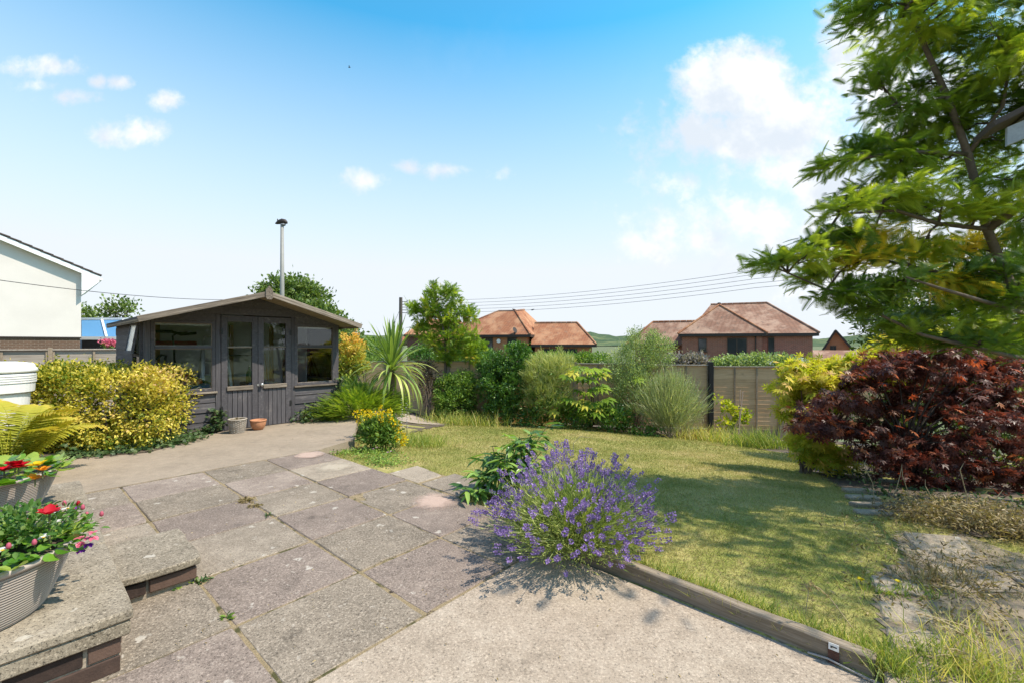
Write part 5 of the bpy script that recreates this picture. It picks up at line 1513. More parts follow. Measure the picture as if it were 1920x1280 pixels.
# ================================================================== along the fence
def fy(px, off):
    p = fpt(px); d = p.y - off
    return d
s = shrub('round_shrub', 'mid green rounded shrub left of the taller glossy bush', 'shrub', GL(857, 792), [PB(840, 725, 12.85, 24, 26, .5), PB(868, 722, 12.65, 26, 28, .5), PB(855, 755, 12.55, 38, 30, .55)], 'lf_mid', 480, 18, .065, .036, clump_r=.09)
s = shrub('glossy_bush', 'tall dark glossy rounded bush, largest of the fence row', 'shrub', GL(945, 790), [PB(925, 690, 12.75, 30, 32, .6), PB(962, 680, 12.55, 34, 34, .6), PB(945, 725, 12.35, 48, 40, .7), PB(945, 765, 12.25, 38, 25, .55), PB(975, 660, 12.55, 18, 16, .4)], 'lf_dark', 850, 20, .062, .036, clump_r=.09)
t = thing('feathery_bush', GL(1028, 792), 'feathery yellow green bush with fine upright tips beside the glossy bush', 'shrub')
bl = [PB(1025, 700, 12.05, 42, 38, .6), PB(1050, 690, 11.95, 32, 30, .5), PB(1005, 715, 12.05, 25, 35, .5), PB(1030, 745, 11.85, 46, 36, .65)]
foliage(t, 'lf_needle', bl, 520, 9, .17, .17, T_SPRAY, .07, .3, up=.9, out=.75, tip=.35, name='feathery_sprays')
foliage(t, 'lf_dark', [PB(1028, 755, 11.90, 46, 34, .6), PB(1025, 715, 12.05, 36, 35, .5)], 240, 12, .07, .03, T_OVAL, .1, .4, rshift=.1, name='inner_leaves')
mb = MB(); stems(mb, GL(1028, 792), [P(1028 + dx, 730, 12.3) for dx in (-20, 0, 20)], .02, .006); mb.build('stem', MATS['bark'], t)

def palm_leaves(t, spots, tm, mat, size, label=None, flat_=.5):
    """large lobed leaves, each one its own piece on its own stalk"""
    meshes = []
    for v in range(3):
        me = leaf_mesh('leaf', [(0, 0, 0)], [(1, 0, 0)], [(0, 0, 1)], 1, 1, tm, [[.25, .6, .95][v]]); me.materials.append(MATS[mat]); meshes.append(me)
    b = wloc(t)
    for (p, ax, nr, s, k) in spots:
        o = bpy.data.objects.new('leaf', meshes[k]); link(o, t)
        ax = Vector(ax).normalized(); nr = Vector(nr); y = nr.cross(ax).normalized(); z = ax.cross(y)
        o.location = Vector(p) - b
        o.rotation_euler = Matrix((ax, y, z)).transposed().to_euler(); o.scale = (s, s, s)
fb = GL(1108, 800)
t = thing('fatsia', fb, 'broad leaved plant with yellow green hand shaped leaves at the fence', 'plant')
spots, sm = [], MB()
for i in range(60):
    px, py = random.gauss(1108, 26), random.uniform(685, 795); D = random.uniform(11.2, 12.1)
    if py > 770 and random.random() < .5: continue
    c = P(px, py, D); od = Vector((px - 1108, -18 - random.random() * 25, 0)).normalized()
    spots.append((c, od + Vector((random.uniform(-.4, .4), random.uniform(-.4, .2), -.25)), Vector((0, -.55, 1)) + od * .2, random.uniform(.20, .33), random.choice((0, 0, 0, 1, 1, 2))))
    if i % 3 == 0: mb = MB(); stems(mb, fb, [c], .016, .005, 5); mb.build('stalk', MATS['twig_green'], t)
palm_leaves(t, spots, T_FATSIA, 'lf_fatsia', .3)
s = shrub('willow_shrub', 'tall grey green willowy shrub above the fence line', 'shrub', GL(1190, 806), [PB(1200, 665, 12.25, 42, 34, .6), PB(1170, 690, 12.15, 36, 38, .6), PB(1235, 660, 12.25, 28, 32, .5), PB(1195, 735, 11.95, 52, 50, .7), PB(1190, 630, 12.25, 12, 16, .3), PB(1225, 632, 12.25, 10, 14, .3)], 'lf_willow', 900, 20, .062, .020, T_DIAMOND, 14, clump_r=.10, up=.6)
# broom: hundreds of thin upright rods
t = thing('broom_bush', GL(1258, 822), 'soft grey green broom bush of thin upright rods right of the willowy shrub', 'shrub')
b0 = GL(1258, 818)
n = 3600
a = rng.uniform(0, 2 * np.pi, n); el = rng.uniform(.25, 1.0, n) ** .55
st0 = np.array(b0)[None] + np.stack([rng.normal(size=n) * .10, rng.normal(size=n) * .10, np.zeros(n)], -1)
dirv = np.stack([np.cos(a) * (1 - el) * 1.15, np.sin(a) * (1 - el) * 1.0, el], -1); dirv = unit(dirv)
f0 = rng.uniform(.15, .8, n)
LL = 1.72 * (.75 + .3 * el) * rng.uniform(.8, 1.05, n)
pp_ = st0 + dirv * (LL * f0)[:, None]
ax = dirv + rng.normal(size=(n, 3)) * .16
leaf_obj('rods', t, MATS['lf_broom'], pp_, ax, rng.normal(size=(n, 3)), LL * rng.uniform(.18, .34, n), np.full(n, .011), T_DIAMOND, rng.random(n), kind='stuff')
foliage(t, 'lf_broom', [PB(1258, 735, 11.35, 48, 40, .6), PB(1262, 770, 11.25, 55, 45, .7)], 800, 12, .05, .012, T_DIAMOND, .1, .35, up=.7, name='fine_leaves')
mb = MB(); stems(mb, b0, [P(1258 + dx, 740 + abs(dx) * .4, 11.6) for dx in (-40, -20, 0, 20, 40)], .018, .005, jit=.1); mb.build('stem', MATS['bark'], t)
shrub('purple_shrub', 'thin dark purple leaved shrub beside the spiky palm', 'shrub', GL(805, 787), [PB(805, 715, 12.85, 20, 40, .4), PB(795, 690, 13.05, 16, 25, .4)], 'lf_purple', 130, 12, .06, .03, nstem=12)
shrub('low_dark_plants', 'low dark leafy plants in shade at the foot of the fence row', 'plant', GL(1050, 793), [PB(1000, 784, 11.95, 30, 18, .4), PB(1075, 780, 11.75, 35, 26, .4), PB(1150, 782, 11.55, 38, 30, .4), PB(900, 785, 12.55, 25, 14, .4), PB(1210, 808, 11.15, 30, 12, .35), PB(830, 778, 12.95, 20, 10, .3)], 'lf_dark', 460, 14, .06, .04, nstem=4, clump_r=.1)
lp0 = GL(1368, 828)
s = shrub('lime_sapling', 'small lime green leafed plant in front of the right fence panel', 'plant', lp0, [PB(1345, 752, 11.25, 10, 7, .1), PB(1368, 768, 11.15, 13, 14, .15), PB(1385, 785, 11.15, 10, 12, .12), PB(1360, 795, 11.05, 12, 12, .15), PB(1398, 778, 11.25, 8, 8, .1)], 'lf_golden', 80, 6, .085, .06, nstem=9, stem_mat='twig_green', r0=.008, clump_r=.08, rshift=-.1)
for (px, py, px2, py2) in ((1383, 832, 1393, 733), (1385, 830, 1388, 730)):
    mb = MB(); mb.tube([GL(px, py), P(px2, py2, 11.6)], .012, 5); o = mb.build('plant_stake', MATS['bark']); tag(o, ('slanting' if px == 1383 else 'upright') + ' thin brown stake by the lime green plant', 'stake')

# ---- grass tussocks and weeds
def tuft(name, label, cat, base, n, L, spread, mat, w=.008, rx=.2, ry=.15, lean=.6, rshift=0.0, kind=None):
    t = thing(name, base, label, cat)
    p = np.array(base)[None] + np.stack([rng.normal(size=n) * rx, rng.normal(size=n) * ry, np.zeros(n)], -1)
    p[:, 2] = gz(p[:, 0], p[:, 1]) - .01 if base.z < .2 and not inside(PATA, base.x, base.y) else base.z
    ax = np.stack([rng.normal(size=n) * lean, rng.normal(size=n) * lean, np.ones(n)], -1)
    nr = np.cross(ax, rng.normal(size=(n, 3)))
    leaf_obj('blades', t, MATS[mat], p, ax, nr, L * rng.uniform(.4, 1.2, n), w, T_BENT, np.clip(rng.random(n) + rshift, 0, 1), kind='stuff')
    return t
tuft('grass_tussock', 'long green grass clump at the right fence foot', 'grass', GL(1432, 838), 700, .48, .3, 'lf_weed', .012, .35, .2, .45, -.25)
tuft('grass_tussock', 'yellowing long grass between broom bush and lime plant', 'grass', GL(1335, 826), 600, .42, .3, 'lf_weed', .012, .4, .2, .5, .25)
tuft('grass_tussock', 'long grass clump under the round shrub', 'grass', GL(870, 797), 700, .42, .3, 'lf_weed', .012, .55, .2, .4, .0)
tuft('grass_tussock', 'green grass clump right of the yellow flowers', 'grass', GL(785, 835), 700, .26, .3, 'lf_weed', .007, .22, .18, .6, -.2)
tuft('grass_tussock', 'dry straw grass at the foot of the broom bush', 'grass', GL(1296, 822), 380, .36, .3, 'lf_dry', .009, .22, .15, .6)
for (px, py) in ((880, 790), (940, 788), (990, 792), (860, 785), (915, 792)):
    mb = MB(); b = GL(px, py); tp_ = b + Vector((random.uniform(-.15, .15), 0, random.uniform(.6, .9)))
    mb.tube([b, b.lerp(tp_, .5) + Vector((.02, 0, 0)), tp_], [.006, .005, .003], 4); mb.tube([tp_ - ZUP * .14, tp_ - ZUP * .05, tp_ + ZUP * .02], [.004, .014, .003], 5)
    o = mb.build('seed_stalk', MATS['stem_dry']); tag(o, {860: 'leftmost', 880: 'second from left', 915: 'middle', 940: 'second from right', 990: 'rightmost'}[px] + ' of the dry seed stalks before the fence shrubs', 'grass stalk', 'seed stalks under the fence shrubs')

# ================================================================== beside the summerhouse
shrub('orange_tipped_shrub', 'shrub with orange young leaves right of the shed', 'shrub', Vector((-3.1, 9.6, -.1)), [PB(658, 650, 9.8, 20, 26, .25), PB(650, 690, 9.7, 24, 35, .3), PB(672, 675, 9.6, 18, 30, .25), PB(640, 720, 9.6, 20, 30, .3)], 'lf_photinia', 380, 14, .06, .028, clump_r=.07, tip=.6)
jb = G(665, 780, -.03)
t = thing('juniper', jb, 'low spreading bright green juniper beside the shed', 'shrub')
bl = [PB(620, 776, 7.9, 42, 14, .3), PB(660, 762, 8.1, 52, 24, .45), PB(705, 758, 8.3, 42, 22, .45), PB(735, 762, 8.4, 22, 18, .3), PB(655, 735, 8.6, 28, 18, .35)]
pos, o_, cc, oo, cr = blob_points(bl, 760, 5, .3, .08)
n = len(pos); rad = pos - np.array(P(672, 790, 8.3)); rad[:, 2] *= .5
ax = unit(rad) * 1.0 + rng.normal(size=(n, 3)) * .22; ax[:, 2] += .15
nr = rng.normal(size=(n, 3)) * .3; nr[:, 2] += 1
leaf_obj('sprays', t, MATS['lf_juniper'], pos, ax, nr, .22 * rng.uniform(.6, 1.2, n), .24 * rng.uniform(.6, 1.1, n), T_SPRAY, np.clip(cr * .5 + rng.random(n) * .5, 0, 1))
for i in range(10):
    mb = MB(); stems(mb, jb, [cc[i * 9]], .012, .004); mb.build('stem', MATS['bark'], t)
# spiky palm
cb_ = P(735, 693, 8.6)
cbase = on(cb_.x, cb_.y)
t = thing('spiky_palm', cbase, 'spiky palm with long arching sword leaves, some yellowed', 'palm')
mb = MB(); mb.tube([cbase - ZUP * .05, cbase.lerp(cb_, .5), cb_ + ZUP * .05], [.075, .06, .05], 9); mb.build('trunk', MATS['bark'], t)
def sword(L, bend, w, r):
    n = 7; v, f = [], []
    for i in range(n + 1):
        s = i / n; ang_ = bend * s ** 1.6
        x = L * (s - .32 * (bend / 2.2) * s ** 3); z = -L * .5 * (bend / 1.6) * s ** 2.2
        ww = w * (.55 + 1.6 * s * (1 - s) * 1.0) * (1 - s ** 6 * .98)
        v += [(x, -ww, z + ww * .35), (x, 0, z), (x, ww, z + ww * .35)]
    for i in range(n):
        k = i * 3; f += [(k, k + 1, k + 4, k + 3), (k + 1, k + 2, k + 5, k + 4)]
    me = bpy.data.meshes.new('leaf'); me.from_pydata(v, [], f)
    at = me.attributes.new('rnd', 'FLOAT', 'POINT')
    at.data.foreach_set('value', np.clip([r + (.22 if i % 3 != 1 else 0) for i in range(len(v))], 0, 1).astype(np.float32))
    me.materials.append(MATS['lf_cord']); me.polygons.foreach_set('use_smooth', [True] * len(me.polygons)); return me
sw = [[sword(1.0, b, .021, r) for r in (.15, .38, .62)] for b in (.15, .7, 1.5, 2.3)]
for i in range(120):
    az = i * 2.39996 + random.uniform(-.2, .2); k = i / 119
    elv = R(88 - 95 * k ** .9 + random.uniform(-8, 8))
    bi = 0 if k < .25 else 1 if k < .5 else 2 if k < .78 else 3
    me = sw[bi][random.choice((0, 0, 1) if k < .5 else (0, 1, 1, 2))]
    o = bpy.data.objects.new('leaf', me); link(o, t)
    d = Vector((math.cos(az) * math.cos(elv), math.sin(az) * math.cos(elv), math.sin(elv)))
    y = ZUP.cross(d); y = y.normalized() if y.length > 1e-3 else Vector((1, 0, 0)); z = d.cross(y)
    o.rotation_euler = Matrix((d, y, z)).transposed().to_euler()
    s_ = random.uniform(.80, 1.12) * (1.0 if k < .6 else .92); o.scale = (s_, 1.25, s_)
    o.location = cb_ + ZUP * (.10 - .2 * k) + d * .03 - wloc(t)

# young feathery tree
tb = GL(835, 790)
tb = Vector((P(835, 700, 13.2).x, 13.2, -1.0))
t = thing('young_tree', tb, 'young feathery light green tree rising above the fence', 'tree')
CL = [(815, 545, 16, 14), (806, 562, 18, 14), (842, 548, 10, 14), (850, 560, 10, 10), (812, 580, 26, 18), (835, 578, 18, 14), (790, 590, 18, 20), (775, 578, 8, 9), (868, 582, 20, 14), (886, 592, 12, 8), (795, 618, 18, 18),
      (828, 612, 26, 18), (850, 632, 24, 16), (888, 640, 20, 18), (862, 655, 20, 16), (835, 665, 22, 12), (882, 662, 18, 16), (812, 640, 14, 14), (900, 655, 12, 12), (845, 600, 18, 12), (872, 628, 16, 12)]
bl = [PB(x, y, 13.2 + random.uniform(-.3, .3), rx, ry, .28) for x, y, rx, ry in CL]
foliage(t, 'lf_sapling', bl, 640, 8, .17, .17, T_MIMOSA, .08, .45, up=.25, droop=.1, spread=.9, name='crown')
forks = [Vector(P(835, 640, 13.2)), Vector(P(828, 600, 13.2)), Vector(P(818, 565, 13.2))]
mb = MB(); mb.tube([tb, forks[0], forks[1], forks[2], Vector(P(814, 540, 13.2))], [.05, .035, .026, .015, .006], 7)
for b in bl:
    c = Vector(b[0]); f_ = min(forks, key=lambda q: (q - c).length + (3 if q.z > c.z else 0)); mb.tube([f_, f_.lerp(c, .5) + ZUP * .04, c], [.016, .011, .004], 5)
mb.build('trunk', MATS['bark'], t)
T_FEATHER = t_frond(10, .34, .085, R(52), .22)
simple('dark_bark', (.05, .04, .034), .9, .35, 14, bump=.5)
# ================================================================== left foreground
# golden hedge: a boxy clipped mass
t = thing('golden_hedge', Vector((-5.9, 5.7, 0)), 'clipped golden yellow hedge in front of the left shed window', 'hedge')
def boxy(n, c, r, rz, pw=.55, shell=.16):
    u = rng.uniform(-1, 1, (n, 3)); ar = np.array([r[1] * r[2], r[0] * r[2], r[0] * r[1]]); fa = rng.choice(3, n, p=ar / ar.sum())
    u[np.arange(n), fa] = np.where(rng.random(n) < .5, -1, 1)
    d = u / (np.sum(np.abs(u) ** 7, axis=1, keepdims=True) ** (1 / 7))
    k = np.clip(1 - np.abs(rng.normal(size=(n, 1))) * shell, .3, 1.03)
    q = d * k * np.array(r); ca, sa = math.cos(rz), math.sin(rz)
    out = unit(d / np.array(r))
    rot = lambda a: np.stack([a[:, 0] * ca - a[:, 1] * sa, a[:, 0] * sa + a[:, 1] * ca, a[:, 2]], -1)
    return rot(q) + np.array(c), rot(out)
cl, ol = boxy(2100, (-5.80, 5.86, .48), (1.20, .60, .52), R(14))
bump_ = .05 * np.sin(cl[:, 0] * 6 + cl[:, 2] * 5) + .04 * np.sin(cl[:, 1] * 9)
cl = cl + ol * bump_[:, None]
per = 20
idx = np.repeat(np.arange(len(cl)), per); n = len(idx)
pos = cl[idx] + rng.normal(size=(n, 3)) * .042
ax = ol[idx] * .8 + rng.normal(size=(n, 3)) * .55; ax[:, 2] += .25
nr = ol[idx] * .5 + rng.normal(size=(n, 3)) * .5; nr[:, 2] += .6
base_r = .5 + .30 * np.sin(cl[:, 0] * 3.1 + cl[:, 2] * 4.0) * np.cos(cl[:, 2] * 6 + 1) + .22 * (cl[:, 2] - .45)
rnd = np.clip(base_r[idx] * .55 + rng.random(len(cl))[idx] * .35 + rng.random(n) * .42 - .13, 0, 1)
leaf_obj('foliage', t, MATS['lf_hedge'], pos, ax, nr, .046 * rng.uniform(.6, 1.3, n), .025, T_OVAL, rnd)
for i in range(26):
    b = Vector(cl[i * 7]); b.z = .95
    b = Vector((-5.86 + random.uniform(-.9, .9), 6.1 + random.uniform(-.1, .3), .95)); h = random.uniform(.08, .28)
    k = 16; pp_ = np.array(b)[None] + np.stack([rng.normal(size=k) * .012, rng.normal(size=k) * .012, np.linspace(0, h, k)], -1)
    a_ = rng.normal(size=(k, 3)); a_[:, 2] = .6
    o = leaf_obj('shoot', t, MATS['lf_hedge'], pp_, a_, rng.normal(size=(k, 3)) + np.array([0, 0, 1]), .04, .02, T_DIAMOND, np.clip(rng.random(k) * .6 + .1, 0, 1))
for i in range(9):
    mb = MB(); b = Vector((-5.86 + (i - 4) * .24, 5.78 + (i - 4) * .06 + random.uniform(-.08, .08), -.02)); mb.tube([b, b + Vector((random.uniform(-.1, .1), random.uniform(-.1, .1), .55))], [.018, .008], 5); mb.build('stem', MATS['bark'], t)
# soil under the hedge
flat('hedge_bed', [(-13, 4.8), (-6.6, 4.85), (-5.6, 5.0), (-4.55, 5.45), (-4.5, 5.8), (-4.85, 6.2), (-5.2, 6.05), (-6.9, 8.6), (-13, 9)][::-1], -.05, .012, MATS['soil'])

def ivy(label, pts, n, h=.10, spread=.10, name='ivy'):
    pts = np.array(pts, float); t = thing(name, Vector(pts[0]), label, 'ivy')
    seg = rng.integers(0, len(pts) - 1, n); f = rng.random((n, 1))
    p = pts[seg] * (1 - f) + pts[seg + 1] * f
    p = p + rng.normal(size=(n, 3)) * np.array([spread, spread, h * .5]); p[:, 2] = np.maximum(p[:, 2], .015 + rng.random(n) * .03)
    ax = rng.normal(size=(n, 3)); ax[:, 2] *= .4
    nr = rng.normal(size=(n, 3)) * .45 + np.array([.2, -.3, 1])
    tv = t_palm(5, R(100), .26, .1)
    leaf_obj('leaves', t, MATS['lf_ivy'], p, ax, nr, .040 * rng.uniform(.6, 1.3, n), .040, tv, rng.random(n), kind='stuff')
    for i in range(3):
        mb = MB(); mb.tube([Vector(pts[j]) + Vector((random.uniform(-.05, .05), random.uniform(-.05, .05), .02)) for j in range(len(pts))], .004, 4); mb.build('runner', MATS['bark'], t)
    return t
ivy('dark ivy creeping along the ground before the golden hedge', [G(110, 858), G(180, 850), G(250, 845), G(320, 832), G(352, 824)], 1500, .09, .11)
ivy('ivy climbing the boards left of the shed doors', [SP(-.55, -.05, .02), SP(-.25, -.06, .06), SP(-.08, -.07, .12), SP(-.06, -.05, .33), SP(-.05, -.05, .05)], 420, .06, .055)
ivy('ivy growing along the foot of the right shed window', [SP(1.15, -.12, .05), SP(1.4, -.14, .15), SP(1.7, -.14, .22), SP(1.95, -.1, .2), SP(1.6, -.22, .05)], 700, .14, .10)
ivy('sprig of ivy on the right shed corner', [SP(1.86, -.05, .25), SP(1.9, -.06, .55), SP(1.92, -.05, .7)], 130, .08, .05)

# fern with its fronds
fb_ = Vector((-5.0, 4.35, .0))
t = thing('golden_fern', fb_, 'yellowing fern with arching fronds behind the flower bowls', 'fern')
def frond_mesh(L, arch, seed):
    r_ = np.random.default_rng(seed); V, Fc, A_ = [], [], []
    n = 34
    def rach(s): return np.array((L * s * (1 - .15 * s), 0, L * arch * (math.sin(s * 2.2) * .62 - .25 * s * s)))
    for i in range(n):
        s = .10 + .9 * i / n; c = rach(s); ln = .17 * L / .8 * math.sin(math.pi * (.12 + .86 * s)) ** .8 + .008
        for sg in (-1, 1):
            k = len(V); tip = c + np.array((ln * .34, sg * ln, -.16 * ln + r_.normal() * .012)); w = .014 * L / .8
            mid = c * .5 + tip * .5 + np.array((0, 0, .012))
            V += [c - np.array((w * .6, 0, 0)), mid - np.array((w, 0, 0)), tip, mid + np.array((w, 0, 0)), c + np.array((w * .6, 0, 0))]
            Fc.append((k, k + 1, k + 3, k + 4)); Fc.append((k + 1, k + 2, k + 3)); A_ += [s * .5 + r_.random() * .2] * 2 + [min(1, s * .6 + .2)] + [s * .5 + r_.random() * .2] * 2
    for i in range(12):
        a, b = rach(i / 12), rach((i + 1) / 12); k = len(V); w = .006 * (1 - i / 14)
        V += [a + np.array((0, -w, 0)), a + np.array((0, w, .003)), b + np.array((0, w, .003)), b + np.array((0, -w, 0))]; Fc.append((k, k + 1, k + 2, k + 3)); A_ += [.35] * 4
    me = bpy.data.meshes.new('frond'); me.from_pydata([tuple(v) for v in V], [], Fc)
    at = me.attributes.new('rnd', 'FLOAT', 'POINT'); at.data.foreach_set('value', np.clip(A_, 0, 1).astype(np.float32)); me.materials.append(MATS['lf_fern']); return me
fm = [frond_mesh(.95, .55, 1), frond_mesh(.85, .8, 2), frond_mesh(.9, .35, 3)]
for i in range(22):
    o = bpy.data.objects.new('frond', fm[i % 3]); link(o, t)
    az = R(i * 360 / 22 + random.uniform(-8, 8)); o.rotation_euler = (random.uniform(-.25, .25), -R(random.uniform(8, 42)), az); s_ = random.uniform(.75, 1.08); o.scale = (s_,) * 3
    o.location = (.04 * math.cos(az), .04 * math.sin(az), .12)

# white ribbed tank
tk = thing('water_tank', P(-10, 700, 4.75) * 1.0, 'white ribbed plastic tank with domed lid at the left edge', 'tank')
c = Vector((P(-22, 700, 4.9).x, 4.9, 0)); tk.location = c
k = (CH - 0) / 1.0
z_ = lambda y: CH - (y - H0) / F * 4.55
r_ = (45 + 22) / F * 4.6 * 1.0
simple('tank_white', (.70, .70, .68), .4, .05, 5)
mb = MB(); mb.lathe(c, [(0, z_(680)), (r_ * .6, z_(681)), (r_ * .90, z_(684)), (r_ * .95, z_(687)), (r_ * .96, z_(692)), (r_ * 1.0, z_(694)), (r_ * 1.02, z_(700)), (r_ * .98, z_(702.5))], 40); mb.build('lid', MATS['tank_white'], tk, True)
pr = [(r_ * .93, z_(702.6)), (r_ * .97, z_(704.5))]
for i in range(4): pr += [(r_ * .985, z_(706 + i * 4.6)), (r_ * .985, z_(709 + i * 4.6)), (r_ * .95, z_(709.6 + i * 4.6)), (r_ * .95, z_(710.2 + i * 4.6))]
pr += [(r_ * .96, z_(726)), (r_ * .945, z_(742)), (r_ * .86, z_(744))]
mb = MB(); mb.lathe(c, pr, 40); mb.build('upper_body', MATS['tank_white'], tk)
mb = MB(); mb.lathe(c, [(r_ * .84, z_(744)), (r_ * .86, z_(747)), (r_ * .83, z_(775)), (r_ * .78, z_(820)), (r_ * .74, .01)], 40); mb.build('lower_body', MATS['tank_white'], tk)

# ---- the two flower bowls
simple('bowl_taupe', (.36, .31, .27), .55, .06, 5)
leafmat('lf_begonia', [(.0, g(.05, .16, .015)), (.5, g(.15, .30, .03)), (1, g(.33, .42, .07))], .35, .25, spec=.6)
leafmat('lf_fuchsia', [(.0, g(.04, .11, .02)), (.5, g(.09, .19, .035)), (1, g(.22, .30, .09))], .35)
for nm, c_ in (('petal_red', (.50, .006, .018)), ('petal_pink', (.72, .16, .24)), ('petal_purple', (.16, .02, .28)), ('petal_white', (.82, .80, .74)), ('petal_orange', (.85, .30, .01)), ('petal_yellow', (.85, .55, .01)), ('petal_lav', (.36, .25, .54)), ('petal_mauve', (.55, .36, .48))):
    leafmat(nm, [(0, tuple(x * (.45 if nm == 'petal_lav' else .75) for x in c_)), (1, tuple(min(.9, x * 1.25) for x in c_))], .35, .5, (1.1, 1.0, 1.0))
def bowl(c, r, h, label, which):
    t = thing('planter_bowl', c, label, 'planter')
    pr = [(0, .004), (r * .60, .004), (r * .66, .0), (r * .70, .004)]
    n = 20
    for i in range(n):
        s0 = i / n; rr = r * (.73 + .255 * s0 ** .8)
        z0 = h * (.02 + .88 * s0)
        pr += [(rr + .0042, z0), (rr + .0042, z0 + h * .022), (rr, z0 + h * .026), (rr + .0005, z0 + h * .034)]
    pr += [(r * .985, h * .91)]
    mb = MB(); mb.lathe(c, pr, 56); mb.build('bowl', MATS['bowl_taupe'], t)
    mb = MB(); mb.lathe(c, [(r * .985, h * .912), (r * 1.02, h * .92), (r * 1.03, h * .97), (r * 1.02, h), (r * .96, h), (r * .94, h * .9)], 56); mb.build('rim', MATS['bowl_taupe'], t, True)
    mb = MB(); mb.lathe(c, [(r * .945, h * .86), (r * .5, h * .9), (0, h * .92)], 24); mb.build('compost', MATS['soil'], t)
    return t
def round_leaf():
    k = 10; v = [(0, 0, 0)] + [(.5 + .5 * math.cos(a), .5 * math.sin(a), .10 * math.cos(2 * a) + .04) for a in np.linspace(math.pi, -math.pi, k + 1)[:-1]]
    v[0] = (.45, 0, -.04)
    return np.array(v), [(0, i, i % k + 1) for i in range(1, k + 1)]
T_ROUND = round_leaf()
def leaves_in_bowl(t, mat, c, r, h, spots, size, tm=T_ROUND):
    ms = []
    for v in range(3):
        me = leaf_mesh('leaf', [(0, 0, 0)], [(1, 0, 0)], [(0, 0, 1)], 1, .86, tm, [[.15, .5, .95][v]]); me.materials.append(MATS[mat]); me.polygons.foreach_set('use_smooth', [True] * len(me.polygons)); ms.append(me)
    for (p, az, el, s_) in spots:
        o = bpy.data.objects.new('leaf', random.choice(ms)); link(o, t); o.location = Vector(p) - wloc(t)
        o.rotation_euler = (random.uniform(-.4, .4), -el, az); o.scale = (s_,) * 3
def flower(t, p, mat, n, s, name='flower', cup=.5, core=None):
    a = np.linspace(0, 2 * np.pi, n + 1)[:-1] + rng.random() * 2
    ax = np.stack([np.cos(a), np.sin(a), np.full(n, cup)], -1) + rng.normal(size=(n, 3)) * .2
    nr = np.stack([-np.cos(a) * cup, -np.sin(a) * cup, np.ones(n)], -1)
    o = leaf_obj(name, t, MATS[mat], np.repeat(np.array(p)[None], n, 0), ax, nr, s * rng.uniform(.8, 1.2, n), s * .85, T_OVAL, rng.random(n))
    if core:
        mb = MB(); mb.lathe(Vector(p), [(s * .25, 0), (s * .22, s * .15), (0, s * .2)], 8); mb.build('flower_eye', MATS[core], o)
    return o
def planted(c, r, h, which):
    far = which == 'far'
    tb = thing('begonia', c + ZUP * h, ('round leaved begonia with orange and red blooms in the farther bowl' if far else 'glossy round leaved begonia with white blooms in the nearer bowl'), 'plant')
    sp = []
    for i in range(210):
        a = random.uniform(0, 2 * math.pi); q = r * 1.06 * math.sqrt(random.random())
        lowf = q / r
        sp.append((c + Vector((q * math.cos(a), q * math.sin(a), h * .93 + random.uniform(.0, .10) * (1.2 - lowf) + .015)), a + random.uniform(-.7, .7), random.uniform(-.5, .6), random.uniform(.045, .085) * (1.0 if not far else 1.15)))
    leaves_in_bowl(tb, 'lf_begonia', c, r, h, sp, .07)
    if not far:
        for i in range(9):
            a = R(-100 + i * 22 + random.uniform(-6, 6)); q = r * random.uniform(.75, 1.0)
            flower(tb, c + Vector((q * math.cos(a), q * math.sin(a), h + .055 + random.uniform(0, .04))), 'petal_white', 4, .026, cup=.3, core='yellow_plastic')
        tf = thing('fuchsia', c + ZUP * h, 'trailing fuchsia with pink and purple bells in the nearer bowl', 'plant')
        n = 900; a = rng.uniform(0, 2 * np.pi, n); q = r * np.sqrt(rng.random(n)) * .95
        ctr = np.array([c.x + .12, c.y + .14, c.z + h])
        d = rdir(n); d[:, 2] = np.abs(d[:, 2])
        pos = ctr + d * np.array([.27, .22, .15]) * (rng.random((n, 1)) ** .5)
        leaf_obj('foliage', tf, MATS['lf_fuchsia'], pos, d + rng.normal(size=(n, 3)) * .6, rng.normal(size=(n, 3)) * .5 + np.array([0, 0, 1]), .032 * rng.uniform(.6, 1.3, n), .017, T_OVAL, rng.random(n))
        for i in range(16):
            d = rdir(1)[0]; d[2] = abs(d[2]) * .8 + .1
            p = ctr + d * np.array([.29, .25, .17]) + np.array([0.01, -.02, 0])
            m = 'petal_pink'
            mb = MB(); mb.lathe(Vector(p), [(0, .018), (.005, .015), (.008, .005), (.007, -.004), (0, -.008)], 8); o = mb.build('bud', MATS['petal_pink' if i % 3 else 'petal_red'], tf, True)
            if i % 3 == 0: flower(tf, p - np.array([0, 0, .008]), 'petal_purple', 5, .020, cup=-.9)
        for px_, py_, mt in ((165, 1018, 'petal_purple'), (152, 1030, 'petal_purple'), (175, 1005, 'petal_pink'), (150, 1015, 'petal_pink')):
            p = P(px_, py_, c.y + .12); flower(tf, p, mt, 6, .022, cup=-.6); flower(tf, p + ZUP * .018, 'petal_pink', 5, .02, cup=.1)
        for (px_, py_) in ((93, 963), (2, 1022)):
            p = P(px_, py_, c.y + .1); flower(tb, p, 'petal_red', 7, .048, cup=.7)
            mb = MB(); mb.tube([p, p - ZUP * .13], .004, 5); mb.build('flower_stalk', MATS['twig_green'], tb)
    else:
        for (px_, py_, mt) in ((28, 858, 'petal_red'), (8, 868, 'petal_red'), (35, 862, 'petal_red'), (80, 868, 'petal_orange'), (66, 884, 'petal_orange'), (72, 858, 'petal_yellow')):
            p = P(px_, py_ + 14, c.y - .1); flower(tb, p, mt, 9, .055 if 'red' in mt else .045, cup=.7)
            mb = MB(); mb.tube([p, p - ZUP * .045], .004, 5); mb.build('flower_stalk', MATS['twig_green'], tb)
c1 = KW(.40, .50, cz); c2 = KW(2.02, .52, cz)
